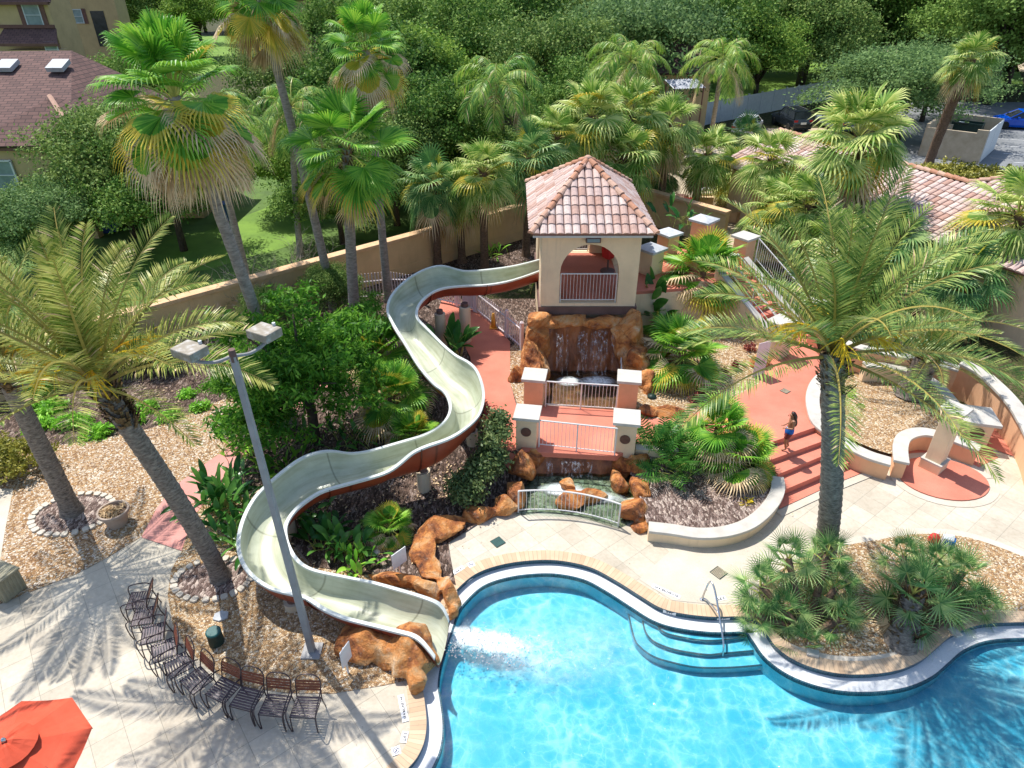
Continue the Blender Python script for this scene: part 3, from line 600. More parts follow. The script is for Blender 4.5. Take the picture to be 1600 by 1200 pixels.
sheet('bed_mulch', P2([(1005, 790), (1010, 815), (1050, 826), (1090, 832), (1130, 830), (1165, 820), (1190, 803), (1208, 782), (1217, 762), (1214, 745), (1212, 700), (1130, 702), (1060, 696), (996, 694), (985, 740)], 0.35), M['mulchp'], 0.33, hf=lambda x, y: max(0, T(x, y) - 0.33) * 0.95, res=0.4)
# steps up to the terrace
st = empty('terrace_steps', (0, 0, 0), 0, 'wide coral red steps where the child in blue shorts climbs', 'steps')
L = [((1205, 691), (1290, 662)), ((1203, 719), (1300, 684)), ((1216, 741), (1315, 700)), ((1222, 767), (1335, 719))]
bl, br_ = at(1195, 640, ZU), at(1275, 620, ZU)
for k, (a, b) in enumerate(L):
    z = ZU + 0.05 - 0.17 * k; A = at(*a, z); B = at(*b, z); Cc = at(L[k - 1][0][0], L[k - 1][0][1], z + .17) if k else A + Vector((0, 1.0, 0)); D = at(L[k - 1][1][0], L[k - 1][1][1], z + .17) if k else B + Vector((0, 1.0, 0))
    MB().prism([A, B, D + Vector((0, .1, 0)), Cc + Vector((0, .1, 0))], -0.1, z).build('step', M['red'], st)
sheet('red_apron', P2([(1217, 796), (1219, 770), (1335, 716), (1362, 733), (1290, 762)]), M['red'], 0.014)
ribbon('walk_border', s2(P2([(1212, 800), (1290, 764), (1362, 735)]), 4, False), 0.018, 0.018, 0, -0.22, M['concrete'], kind='structure')
# smooth concrete next to the pool steps, and the round shower pad
sheet('concrete_apron', P2([(1062, 848), (1118, 850), (1190, 838), (1215, 812), (1250, 840), (1215, 880), (1190, 915), (1175, 940), (1110, 944), (1050, 938), (998, 905)]), M['concrete'], 0.004)
sheet('shower_niche', P2([(1403, 742), (1412, 700), (1450, 685), (1540, 690), (1560, 715), (1520, 735), (1530, 765), (1460, 770)]), M['red'], 0.006)
pad = s2([(at(1470, 745).x + 1.25 * math.cos(a), at(1470, 748).y + 0.98 * math.sin(a)) for a in [k * math.pi / 6 for k in range(12)]], 3)
sheet('red_shower_pad', pad, M['red'], 0.04); ribbon('pad_edge', pad + [pad[0]], 0.04, -0.01, 0, -0.004, M['red'], kind='structure')
ribbon('pad_border', pad + [pad[0]], 0.008, 0.008, -0.01, -0.26, M['concrete'], kind='structure')
# island bed with the shrub palms beside the pool
ISL = s2(P2([(1225, 1000), (1195, 965), (1192, 930), (1215, 895), (1260, 868), (1320, 853), (1375, 843), (1430, 835), (1500, 838), (1560, 855), (1640, 888), (1720, 930), (1700, 960), (1600, 955), (1530, 955), (1480, 975), (1440, 1002), (1400, 1018), (1340, 1026), (1280, 1020)]), 4)
sheet('island_gravel', ISL, M['gravelo'], 0.012); ribbon('island_border', ISL + [ISL[0]], 0.006, 0.006, 0.0, 0.22 if sum(ISL[i][0] * ISL[(i + 1) % len(ISL)][1] - ISL[(i + 1) % len(ISL)][0] * ISL[i][1] for i in range(len(ISL))) < 0 else -0.22, M['concrete'], kind='structure')
# ground behind: lawns, sandy lot, asphalt
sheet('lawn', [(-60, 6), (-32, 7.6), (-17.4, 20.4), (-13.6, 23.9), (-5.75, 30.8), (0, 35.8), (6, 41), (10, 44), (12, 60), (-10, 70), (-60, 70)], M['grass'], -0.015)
sheet('sun_painted_lawn', P2([(170, 470), (180, 400), (230, 375), (330, 360), (470, 300), (520, 330), (460, 380), (330, 420), (220, 450)]), M['grassb'], -0.005, jag=0.4, res=0.8)  # patch of lawn with its sunlight painted as brighter grass
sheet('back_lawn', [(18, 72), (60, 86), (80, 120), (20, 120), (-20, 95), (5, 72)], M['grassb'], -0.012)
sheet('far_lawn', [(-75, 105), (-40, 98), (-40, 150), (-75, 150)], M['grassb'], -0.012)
sheet('rubble_lot', P2([(1080, 372), (1160, 395), (1260, 330), (1310, 200), (1200, 200), (1080, 230), (1020, 300)]), M['sand'], -0.008)
sheet('sandy_lot', [(60, 100), (110, 100), (120, 150), (60, 150)], M['sand'], -0.012)
sheet('parking_lot', [(22, 46), (36, 38), (80, 40), (95, 75), (40, 78), (33, 60)], M['asphalt'], -0.010)
# ---------------------------------------------------------------- the tower with the slide platform
TX0, TX1, TY0, TY1, TZF, TZE = 1.0, 4.36, 22.0, 27.2, 2.5, 5.2
tow = empty('slide_tower', (TX0, TY0, 0), 0, 'cream stucco slide tower with terracotta tiled roof above the waterfall', 'tower')
def loc(o): o.location = (-tow.location.x, -tow.location.y, 0); return o
def archwall(u0, u1, z0, z1, a0, a1, zb, zs, plane, fixed, th, name='wall'):
    """wall in the plane y=fixed or x=fixed with a round-headed opening a0..a1 from zb, springing at zs"""
    r = (a1 - a0) / 2; cx = (a0 + a1) / 2
    hole = [(a0, zb), (a1, zb)] + [(cx + r * math.cos(t), zs + r * math.sin(t)) for t in [k * math.pi / 14 for k in range(15)]]
    outer = [(u0, z0), (u1, z0), (u1, z1), (u0, z1)]
    if zb <= z0: # opening reaches the bottom
        loop = [(u0, z0), (a0, z0)] + [(cx - r * math.cos(t), zs + r * math.sin(t)) for t in [k * math.pi / 14 for k in range(15)]] + [(a1, z0), (u1, z0), (u1, z1), (u0, z1)]
        loops = [loop]
    else: loops = [outer, hole]
    pts = [p for l in loops for p in l]; tri = tessellate_polygon([[Vector((p[0], p[1], 0)) for p in l] for l in loops]); n = len(pts); mb = MB()
    def w3(p, d): return (p[0], fixed + d, p[1]) if plane == 'y' else (fixed + d, p[0], p[1])
    fs = [t for t in tri] + [tuple(i + n for i in t) for t in tri]; o = 0
    for l in loops:
        m = len(l)
        for i in range(m): j = (i + 1) % m; fs.append((o + i, o + j, o + j + n, o + i + n))
        o += m
    mb.add([w3(p, 0) for p in pts] + [w3(p, th) for p in pts], fs)
    ob = mb.build(name, M['cream'], tow); bm = bmesh.new(); bm.from_mesh(ob.data); bmesh.ops.recalc_face_normals(bm, faces=bm.faces); bm.to_mesh(ob.data); bm.free(); return loc(ob)
zf = TZF + 0.12
archwall(TX0, TX1, TZF, TZE, 1.66, 3.70, zf, 3.78, 'y', TY0, 0.32)
archwall(TX0 + .002, TX1 - .002, TZF, TZE, 1.5, 3.2, zf, 3.78, 'y', TY1 - 0.32, 0.32)
archwall(TY0 + 0.32, TY1 - 0.32, TZF, TZE, 23.6, 25.4, zf, 3.8, 'x', TX0, 0.32)
archwall(TY0 + 0.32, TY1 - 0.32, TZF, TZE, 23.6, 25.6, zf, 3.9, 'x', TX1 - 0.32, 0.32)
loc(MB().box(((TX0 + TX1) / 2, (TY0 + TY1) / 2, TZF + 0.06 - 0.1), (TX1 - TX0 - .01, TY1 - TY0 - .01, 0.3)).build('floor_slab', M['red'], tow))
b_ = MB().box(((TX0 + TX1) / 2, (TY0 + TY1) / 2, TZF - 0.14), (TX1 - TX0 + 0.12, TY1 - TY0 + 0.12, 0.30)); loc(b_.build('base_band', M['darkband'], tow))
b_ = MB().box(((TX0 + TX1) / 2, (TY0 + TY1) / 2, 1.15), (TX1 - TX0 - 0.02, TY1 - TY0 - 0.6, 2.3)); loc(b_.build('foundation', M['cream'], tow))
loc(MB().box(((TX0 + TX1) / 2, (TY0 + TY1) / 2, TZE + 0.02), (TX1 - TX0 + .62, TY1 - TY0 + .62, 0.16)).build('fascia', M['trimwhite'], tow, bevel=0.01))
sp = MB().box((2.72, TY0 - 0.10, 5.0), (0.50, 0.16, 0.17)); s_ = loc(sp.build('wall_lamp', M['darkband'], tow)); MB().box((2.72, TY0 - 0.185, 5.0), (0.42, 0.012, 0.12)).build('lens', M['glassgrey'], s_)
def barrel_roof(parent, o3, U, V, poly, name, tw=0.27, th=0.42, mat='rooftile', base=True):
    """rows of barrel tiles clipped to polygon poly in (u, v) of a roof plane"""
    Nn = U.cross(V).normalized(); mb = MB(); us = [p[0] for p in poly]; vs_ = [p[1] for p in poly]
    v = min(vs_)
    while v < max(vs_):
        u = math.floor(min(us) / tw) * tw
        while u < max(us):
            if inside(u + tw / 2, v + th / 2, poly):
                jit = random.uniform(-.006, .006); ring = []
                for vv, hh in ((v - 0.03, 0.045), (v + th, 0.012)):
                    for k in range(6):
                        a = math.pi * k / 5; ring.append(o3 + U * (u + tw / 2 - math.cos(a) * tw * 0.46) + V * vv + Nn * (hh + math.sin(a) * 0.075 + jit))
                mb.add(ring, [(k, k + 1, k + 7, k + 6) for k in range(5)] + [(0, 1, 2, 3, 4, 5)])
            u += tw
        v += th
    ob = mb.build(name, M[mat], parent)
    if base:
        tri = tessellate_polygon([[Vector((p[0], p[1], 0)) for p in poly]])
        MB().add([o3 + U * p[0] + V * p[1] + Nn * 0.008 for p in poly] + [o3 + U * p[0] + V * p[1] - Nn * 0.06 for p in poly], [t for t in tri] + [tuple(i + len(poly) for i in t) for t in tri] + [(i, (i + 1) % len(poly), (i + 1) % len(poly) + len(poly), i + len(poly)) for i in range(len(poly))]).build('roof_underlay', M['trimbrown'], ob)
    return ob
def ridge_caps(parent, a, b, r=0.11, name='hip_tiles'):
    a = Vector(a); b = Vector(b); L = (b - a).length; n = max(1, int(L / 0.38)); d = (b - a) / L; side = d.cross(Vector((0, 0, 1))).normalized(); up = side.cross(d); mb = MB()
    for i in range(n):
        p0 = a + d * (L * i / n - 0.03); p1 = a + d * (L * (i + 1) / n); ring = []
        for p, rr, h in ((p0, r * 1.12, 0.03), (p1, r * 0.95, 0.0)):
            for k in range(7): t = math.pi * k / 6; ring.append(p + side * math.cos(t) * rr + up * (math.sin(t) * rr + h + 0.03))
        mb.add(ring, [(k, k + 1, k + 8, k + 7) for k in range(6)] + [tuple(range(7))])
    return mb.build(name, M['ridgetile'], parent)
RX0, RX1, RY0, RY1, RZ = TX0 - .36, TX1 + .36, TY0 - .42, TY1 + .42, TZE + 0.10
apx = Vector(((RX0 + RX1) / 2, (RY0 + RY1) / 2, 6.95)); cs = [Vector((RX0, RY0, RZ)), Vector((RX1, RY0, RZ)), Vector((RX1, RY1, RZ)), Vector((RX0, RY1, RZ))]
shift = Vector((-tow.location.x, -tow.location.y, 0))
for i in range(4):
    a, b = cs[i] + shift, cs[(i + 1) % 4] + shift; U = (b - a).normalized(); ap = apx + shift; q = a + U * (ap - a).dot(U); V = (ap - q).normalized(); Lb = (b - a).length; uq = (ap - a).dot(U); hv = (ap - q).length
    barrel_roof(tow, a, U, V, [(0, 0), (Lb, 0), (uq, hv)], 'roof')
    ridge_caps(tow, a, ap)
MB().lathe([(0.16, -0.05), (0.14, 0.05), (0.06, 0.10), (0, 0.11)], apx + shift + Vector((0, 0, .06)), 10).build('roof_peak', M['ridgetile'], tow, smooth=True)
def railing(name, a, b, h, label, mat='railwhite', gap=0.11, parent=None, arch=0.0, mid=False, group=None, n=1, picket=False, pw=0.008):
    """balustrade from a to b (points at foot level)"""
    a = Vector(a); b = Vector(b)
    root = parent if parent is not None else empty(name, a, 0, label, 'railing', group); o = Vector((0, 0, 0)) if parent is None else a; d = b - a; L = d.length; u = d / L
    side = Vector((-u.y, u.x, 0)).normalized()
    f = lambda t: o + d * t + side * (-arch * 4 * t * (1 - t))
    K = 14 if arch else 1; ptsT = [f(k / K) + Vector((0, 0, h)) for k in range(K + 1)]; ptsB = [f(k / K) + Vector((0, 0, 0.10)) for k in range(K + 1)]
    MB().tube(ptsT, 0.026, 6).build('top_rail', M[mat], root); MB().tube(ptsB, 0.018, 6).build('bottom_rail', M[mat], root)
    m = max(2, int(L / gap)); mb = MB()
    for k in range(1, m): p = f(k / m); mb.tube([p + Vector((0, 0, 0.10)), p + Vector((0, 0, h + (0.12 if picket else 0)))], pw if not picket else 0.016, 5)
    mb.build('balusters', M[mat], root)
    for t in ((0, 0.5, 1) if mid else (0, 1)): p = f(t); MB().tube([p + Vector((0, 0, -0.05)), p + Vector((0, 0, h))], 0.024 if not picket else 0.05, 6).build('post', M[mat], root)
    return root
railing('tower_railing', (1.70, TY0 + 0.10, zf), (3.66, TY0 + 0.10, zf), 1.08, 'white tower railing closing the front arch above the falls')
railing('tower_railing', (1.55, TY1 - 0.12, zf), (3.15, TY1 - 0.12, zf), 1.08, 'white railing across the rear arch of the tower')
um = empty('closed_umbrella', (3.72, 24.9, zf), 0, 'furled bright red umbrella standing inside the slide tower', 'umbrella')
MB().lathe([(0.28, 0), (0.28, 0.06), (0.04, 0.09), (0.03, 0.6)], (0, 0, 0), 14).build('stand', M['darkband'], um)
prof = [(0.05, 0.5), (0.22, 0.62), (0.27, 0.9), (0.25, 1.4), (0.17, 1.9), (0.04, 2.15), (0, 2.2)]
mb = MB(); vs = []; nn = 24
for r_, z_ in prof:
    for k in range(nn): a = 2 * math.pi * k / nn; rr = r_ * (1 + 0.14 * math.sin(6 * a)); vs.append((rr * math.cos(a), rr * math.sin(a), z_))
mb.add(vs, [(i * nn + k, i * nn + (k + 1) % nn, (i + 1) * nn + (k + 1) % nn, (i + 1) * nn + k) for i in range(len(prof) - 1) for k in range(nn)]).build('furled_canopy', M['redcloth'], um, smooth=True)

# ---------------------------------------------------------------- pillars, walls
def pillar(c, w_, z0, z1, rz, mats, label, pyramid=0.0, disc=None, capw=None, name='gate_pillar', group=None, capt=0.10):
    root = empty(name, (c[0], c[1], 0), rz, label, 'pillar', group); capw = capw or w_ + 0.16
    MB().box((0, 0, (z0 + z1) / 2), (w_, w_, z1 - z0)).build('shaft', mats[0], root, bevel=0.012)
    cb = MB().box((0, 0, z1 + capt / 2 - .001), (capw, capw, capt))
    if pyramid:
        h = capw / 2; zt = z1 + capt - .002
        cb.add([(-h, -h, zt), (h, -h, zt), (h, h, zt), (-h, h, zt), (0, 0, zt + pyramid)], [(0, 1, 4), (1, 2, 4), (2, 3, 4), (3, 0, 4)])
    cb.build('cap', mats[1], root, bevel=0.012)
    if disc:
        for (sx, sz, face, rr) in disc:
            pts = []
            mbd = MB(); m = 20; ring = []
            for dd in (0.0, 0.03):
                for k in range(m):
                    a = 2 * math.pi * k / m; x, z = sx + rr * math.cos(a), sz + rr * math.sin(a)
                    ring.append((x, -w_ / 2 - dd, z) if face == 'f' else (w_ / 2 + dd, x, z))
            fs = [(k, (k + 1) % m, m + (k + 1) % m, m + k) for k in range(m)] + [tuple(range(m, 2 * m))]
            mbd.add(ring, fs); mbd.build('medallion', M['bronze'], root)
    return root
CC = (M['cream'], M['capwhite']); PC = (M['peach'], M['capwhite']); PG = (M['peach'], M['capgrey']); CG = (M['cream'], M['capgrey'])
fl = at(824, 707, 0.55); fr_ = at(976, 715, 0.55); rl = at(835, 640, ZU); rr_ = at(981, 643, ZU)
brz = R(-9)
pillar((fl.x, fl.y + .3), 0.60, 0.35, 1.72, brz, CC, 'cream bridge pillar with dark oval medallion beside the dusty shrub', disc=[(0, 1.30, 'f', 0.15)], name='bridge_pillar')
pillar((fr_.x, fr_.y + .3), 0.62, 0.25, 1.72, brz, CC, 'cream bridge pillar with dark oval medallion beside the split leaf plants', disc=[(0, 1.22, 'f', 0.15)], name='bridge_pillar')
pillar((rl.x, rl.y + .33), 0.60, 0.2, 1.72, brz, PC, 'peach bridge pillar nearest the waterfall on the slide side', name='bridge_pillar')
pillar((rr_.x, rr_.y + .33), 0.60, 0.2, 1.72, brz, PC, 'peach bridge pillar nearest the waterfall by the big fan palm', name='bridge_pillar')
# bridge deck
bd = empty('footbridge', (fl.x, fl.y, 0), 0, 'coral red footbridge slab crossing the rocky stream', 'bridge')
q = [at(815, 705, ZU + .05), at(962, 713, ZU + .05), at(990, 700, ZU + .05), at(1010, 650, ZU + .05), at(965, 641, ZU + .05), at(850, 633, ZU + .05), at(812, 645, ZU + .05)]
MB().prism([(p.x - fl.x, p.y - fl.y) for p in q], ZU - 0.12, ZU + 0.055).build('deck_slab', M['red'], bd, bevel=0.01)
railing('bridge_railing', at(842, 698, ZU + .06), at(960, 711, ZU + .06), 0.95, 'white bridge railing on the pool side between the medallion pillars', mid=True)
railing('bridge_railing', at(852, 635, ZU + .06), at(962, 642, ZU + .06), 0.95, 'white bridge railing facing the big waterfall', mid=True)
railing('stream_railing', at(810, 801, 0), at(966, 822, 0.0), 0.78, 'low arched white railing in front of the lower rock pool', arch=-0.22, gap=0.105)
# stair platform behind the tower
plf = empty('stair_platform', (4.4, 23, 0), 0, 'raised coral floored landing between the tower and the stair', 'platform')
pp = [(4.37, 23.4), (7.3, 23.9), (9.35, 25.7), (8.4, 28.2), (6.2, 27.4), (4.37, 26.6)]
MB().prism([(x - 4.4, y - 23) for x, y in pp], 0.0, 2.30).build('platform_wall', M['cream'], plf); MB().prism([(x - 4.4, y - 23) for x, y in pp], 2.30, 2.42).build('platform_floor', M['red'], plf)
p = pt(1018, 394, 25.3); pillar((p.x, p.y), 0.70, 0.5, 3.35, R(40), CG, 'tall cream pillar with grey pyramid cap against the tower', pyramid=0.16, capw=0.9)
p = pt(1045, 367, 26.8); pillar((p.x, p.y), 0.62, 2.3, 3.45, R(35), PG, 'peach pillar with flat grey cap behind the tower corner', pyramid=0.06, capw=0.84)
p = pt(1100, 345, 28.0); pillar((p.x, p.y), 0.72, 0.5, 3.6, R(45), PG, 'largest peach pillar with grey cap at the back of the landing', pyramid=0.14, capw=0.95)
p = pt(1165, 372, 26.4); pillar((p.x, p.y), 0.62, 1.0, 3.45, R(38), PC, 'peach pillar with sunlit white cap at the head of the stair', capw=0.84)
wall_path('landing_wall', [pt(1085, 390, 25.5)[:2], pt(1113, 378, 26.6)[:2], pt(1150, 396, 25.6)[:2]], 0.30, 3.0, 0.10, 0.06, PC, 'white capped peach parapet at the stair head', 'wall', n=1)
# stair: nine risers from the plaza to the landing
sa, sb = at(1228, 533, ZU + .05), pt(1146, 432, 25.0)
ss = empty('stair_flight', (sa.x, sa.y, 0), 0, 'straight coral red stair climbing to the slide tower', 'stairs')
d = Vector((sb.x - sa.x, sb.y - sa.y, 0)); Ls = d.length; u = d / Ls; sd = Vector((u.y, -u.x, 0)); NS = 9
for k in range(NS):
    z = ZU + 0.05 + (2.40 - ZU - 0.05) * (k + 1) / NS; p0 = u * (Ls * k / NS); p1 = u * (Ls * (k + 1) / NS + 0.02)
    MB().prism([p0 - sd * .70, p0 + sd * .70, p1 + sd * .70, p1 - sd * .70], 0.2, z).build('step', M['red'], ss)
for s__, nm, mt in ((0.86, 'stringer_wall', 'peach'), (-0.82, 'stringer_wall', 'cream')):
    a = u * -0.15 + sd * s__; b = u * (Ls + 0.2) + sd * s__; ww = sd * 0.11
    MB().prism([a - ww, a + ww, b + ww, b - ww], 0.0, [1.05, 1.05, 2.85, 2.85]).build(nm, M[mt], ss)
    z0_, z1_ = 1.05, 2.85
    MB().add([a - ww * 1.3 + Vector((0, 0, z0_)), a + ww * 1.3 + Vector((0, 0, z0_)), b + ww * 1.3 + Vector((0, 0, z1_)), b - ww * 1.3 + Vector((0, 0, z1_)), a - ww * 1.3 + Vector((0, 0, z0_ + .06)), a + ww * 1.3 + Vector((0, 0, z0_ + .06)), b + ww * 1.3 + Vector((0, 0, z1_ + .06)), b - ww * 1.3 + Vector((0, 0, z1_ + .06))], [(0, 1, 2, 3), (7, 6, 5, 4), (0, 4, 5, 1), (1, 5, 6, 2), (2, 6, 7, 3), (3, 7, 4, 0)]).build('stringer_cap', M['capwhite'], ss)
for off_ in (0.0, -0.55):
    r0 = Vector((sa.x, sa.y, ZU)) + sd * off_; r1 = r0 + u * Ls + Vector((0, 0, 1.68)); rt = empty('stair_handrail', r0, 0, 'white handrail running up the middle of the red stair' if off_ == 0 else 'white handrail up the tower side of the red stair', 'handrail')
    hh = Vector((0, 0, 0.95)); e0 = Vector((0, 0, 0)); e1 = r1 - r0
    MB().tube([e0, e0 + hh, e1 + hh, e1], 0.028, 6).build('rail', M['railwhite'], rt); MB().tube([e0 + hh * .55, e1 + hh * .55], 0.018, 6).build('mid_rail', M['railwhite'], rt); m_ = (e0 + e1) / 2; MB().tube([m_, m_ + hh], 0.02, 6).build('post', M['railwhite'], rt)
r0 = Vector((sa.x, sa.y, 1.05)) + sd * 0.86; railing('stair_balustrade', r0 + sd * 0.35 - u * .2, r0 + u * Ls + sd * .35 + Vector((0, 0, 1.7)), 0.9, 'white sloping balustrade outside the stair under the date palm fronds')
p = at(1262, 514, ZU); pillar((p.x, p.y), 0.62, 0.3, 1.75, R(-35), PC, 'peach newel pillar with white cap where the stair meets the plaza wall', capw=0.80, disc=[(0.0, 1.5, 'f', 0.07)])
p = at(1211, 555, ZU); pillar((p.x, p.y), 0.66, 0.3, 2.0, R(38), CC, 'cream newel pillar behind the pink height sign', capw=0.82, disc=[(0, 1.55, 'r' , 0.15)])
# plaza wall, planter walls
wall_path('plaza_wall', P2([(1268, 512), (1290, 520), (1315, 532), (1345, 541), (1385, 548), (1450, 560), (1500, 573)], 1.35), 0.30, [1.4, 1.38, 1.36, 1.34, 1.32, 1.3, 1.3], 0.08, 0.05, PC, 'long white capped peach wall behind the plaza and ring planter', 'wall', z0=0.0)
wall_path('ramp_wall', P2([(1500, 572), (1533, 585), (1560, 605), (1584, 628), (1603, 650), (1625, 685), (1640, 730)], 1.1), 0.34, [1.3, 1.2, 1.15, 1.1, 1.0, 0.9, 0.8], 0.10, 0.06, PC, 'curving outer wall with broad white cap beside the red ramp', 'wall')
sheet('ramp_floor', P2([(1400, 585), (1450, 590), (1500, 610), (1530, 650), (1545, 700), (1590, 716), (1625, 720), (1600, 660), (1560, 610), (1500, 580)]), M['red'], 0.02)
wall_path('ring_wall', P2([(1350, 572), (1389, 573), (1430, 582), (1465, 600), (1490, 628), (1500, 650)], 0.95), 0.26, [1.05, 1.0, 0.98, 0.95, 0.95, 0.95], 0.08, 0.05, CC, 'inner ring wall of the gravel planter below the date fronds', 'wall')
wall_path('planter_wall', P2([(1300, 592), (1284, 599), (1273, 610), (1268, 626), (1270, 645), (1280, 663), (1304, 678), (1330, 692), (1362, 705), (1395, 714)], 0.75) , 0.30, [1.05, 1.05, 1.0, 0.95, 0.9, 0.8, 0.72, 0.66, 0.62, 0.60], 0.09, 0.06, PC, 'curved planter wall with bright white cap beside the red steps', 'wall')
wall_path('niche_wall', P2([(1409, 722), (1407, 700), (1412, 684), (1428, 676), (1450, 675), (1487, 684), (1512, 693), (1532, 700)], 0.60), 0.30, 0.62, 0.09, 0.06, PC, 'low wall curling round the outdoor shower niche', 'wall', z0=-0.02)
PLG = P2([(1290, 610), (1276, 640), (1304, 672), (1362, 700), (1400, 708), (1412, 682), (1450, 672), (1505, 670), (1490, 628), (1465, 602), (1430, 586), (1350, 576)], 0.4)
sheet('planter_gravel', s2(PLG, 3), M['gravelo'], 0.40)
wall_path('bed_wall', P2([(1014, 822), (1050, 826), (1090, 832), (1130, 830), (1165, 820), (1190, 803), (1208, 782), (1216, 762), (1214, 744)], 0.40), 0.28, 0.40, 0.09, 0.05, CC, 'curved bed wall with white cap beside the pale mulch', 'wall')
wall_path('path_kerb', P2([(993, 698), (1020, 700), (1060, 702)], ZU + .1), 0.2, ZU + 0.12, 0.05, 0.01, CC, 'short white kerb between the bridge and the split leaf plants', 'kerb')
# shower pillar and its low companion
p = at(1459, 733, 0.04); shp = pillar((p.x, p.y + 0.1), 0.44, 0.0, 2.08, R(38), CC, 'slim cream shower pillar standing on the round red pad', capw=0.66, name='shower_pillar', disc=[(0.02, 1.05, 'r', 0.10), (0.02, 0.80, 'r', 0.10)])
MB().box((0, 0, 0.16), (0.58, 0.58, 0.34)).build('footing', M['cream'], shp, bevel=0.01); MB().box((0, 0, 0.35), (0.60, 0.60, 0.05)).build('footing_trim', M['capwhite'], shp)
MB().tube([(0.2, 0.05, 1.65), (0.32, 0.05, 1.7), (0.36, 0.05, 1.64)], 0.02, 6).build('shower_head', M['steel'], shp)
p = at(1519, 700, 0); pb = pillar((p.x + .1, p.y + .45), 0.80, 0.0, 0.86, R(-14), CC, 'squat cream pillar with large dark disc behind the outdoor shower', capw=1.06, pyramid=0.12, disc=[(0.0, 0.52, 'f', 0.2)])
# ---------------------------------------------------------------- water slide
SL = [(847,405,846,422,3.05),(800,417,800,438,3.0),(740,424,760,445,2.95),(716,422,730,446,2.9),(690,415,705,448,2.9),(660,423,685,452,2.85),(632,441,668,461,2.8),(612,463,655,474,2.75),(606,485,650,487,2.65),(612,500,651,498,2.55),(622,518,660,508,2.5),(636,540,675,523,2.4),(652,567,693,541,2.3),(668,587,712,557,2.25),(682,602,728,565,2.2),(694,610,742,577,2.15),(702,622,751,597,2.1),(705,638,755,620,2.0),(700,653,750,643,1.95),(687,667,738,660,1.85),(665,680,705,683,1.8),(640,688,670,695,1.7),(612,696,645,706,1.6),(580,705,628,720,1.55),(550,709,605,737,1.5),(528,706,570,748,1.5),(505,706,540,756,1.45),(475,715,505,766,1.4),(448,733,485,777,1.35),(420,757,465,792,1.3),(400,777,452,807,1.25),(384,805,445,822,1.2),(375,835,445,838,1.15),(375,862,449,853,1.1),(384,885,458,870,1.05),(400,903,472,884,1.0),(425,919,492,893,.95),(455,927,520,899,.9),(482,934,550,905,.85),(505,950,580,911,.8),(540,965,612,920,.75),(580,975,650,931,.65),(620,985,678,941,.6),(650,993,690,950,.5),(668,1010,697,962,.4),(680,1026,701,972,.3)]
ra = []; rb = []
for (ax, ay, bx, by, h) in SL:
    best = None
    for k in range(12):
        for A_, B_ in ((k * .05, 0), (0, k * .05)):
            a = at(ax, ay, h + A_); b = at(bx, by, h + B_); w_ = math.hypot(a.x - b.x, a.y - b.y); c = abs(w_ - 1.15) + 0.35 * (A_ + B_)
            if best is None or c < best[0]: best = (c, A_, B_)
    ra.append(best[1]); rb.append(best[2])
def sm(l, n=2):
    for _ in range(n): l = [(l[max(i - 1, 0)] + 2 * l[i] + l[min(i + 1, len(l) - 1)]) / 4 for i in range(len(l))]
    return l
ra = sm(ra); rb = sm(rb)
AA = catmull([at(s[0], s[1], s[4] + ra[i]) for i, s in enumerate(SL)], 4); BB = catmull([at(s[2], s[3], s[4] + rb[i]) for i, s in enumerate(SL)], 4)
for _ in range(2):
    for Lq in (AA, BB):
        Lq[1:-1] = [(Lq[i - 1] + Lq[i] * 2 + Lq[i + 1]) / 4 for i in range(1, len(Lq) - 1)]
nS = len(AA); zb = [min(AA[i].z, BB[i].z) for i in range(nS)]
org = Vector((AA[nS // 2].x, AA[nS // 2].y, 0))
slide = empty('water_slide', org, 0, 'long winding pale green water slide with rust red underside', 'water slide')
def usec(i, dep, grow):
    a, b = AA[i] - org, BB[i] - org; out = []; K = 16; side = (b - a); side.z = 0; side = side.normalized() if side.length > 1e-5 else Vector((1, 0, 0)); mid_z = zb[i]
    dd = dep if i < nS - 14 else dep * (1 - 0.35 * (i - nS + 14) / 14)
    for k in range(K + 1):
        t = k / K; s_ = (1 - math.cos(math.pi * t)) / 2 * 0.55 + t * 0.45; p = a.lerp(b, s_); prof = (1 - abs(2 * t - 1) ** 2.6)
        top = a.z + (b.z - a.z) * s_; z = top * (1 - prof) + (mid_z - dd) * prof
        p = Vector((p.x, p.y, z)); p += side * (-grow if t < 0.5 else grow) * (abs(2 * t - 1) ** 0.5); p.z -= grow * 1.3 * prof; out.append(p)
    return out
def loft(name, dep, grow, mat, flip=False):
    mb = MB(); mb.uv = []; K = 17; vs = []; d = 0
    for i in range(nS):
        if i: d += ((AA[i] + BB[i]) / 2 - (AA[i - 1] + BB[i - 1]) / 2).length
        for k, p in enumerate(usec(i, dep, grow)): vs.append(p); mb.uv.append((d, k / 16))
    fs = [(i * K + k, i * K + k + 1, (i + 1) * K + k + 1, (i + 1) * K + k) for i in range(nS - 1) for k in range(K - 1)]
    if flip: fs = [f[::-1] for f in fs]
    return mb.add(vs, fs).build(name, mat, slide, smooth=True)
loft('channel', 0.50, 0.0, M['slidein']); loft('outer_shell', 0.50, 0.05, M['slideout'], True)
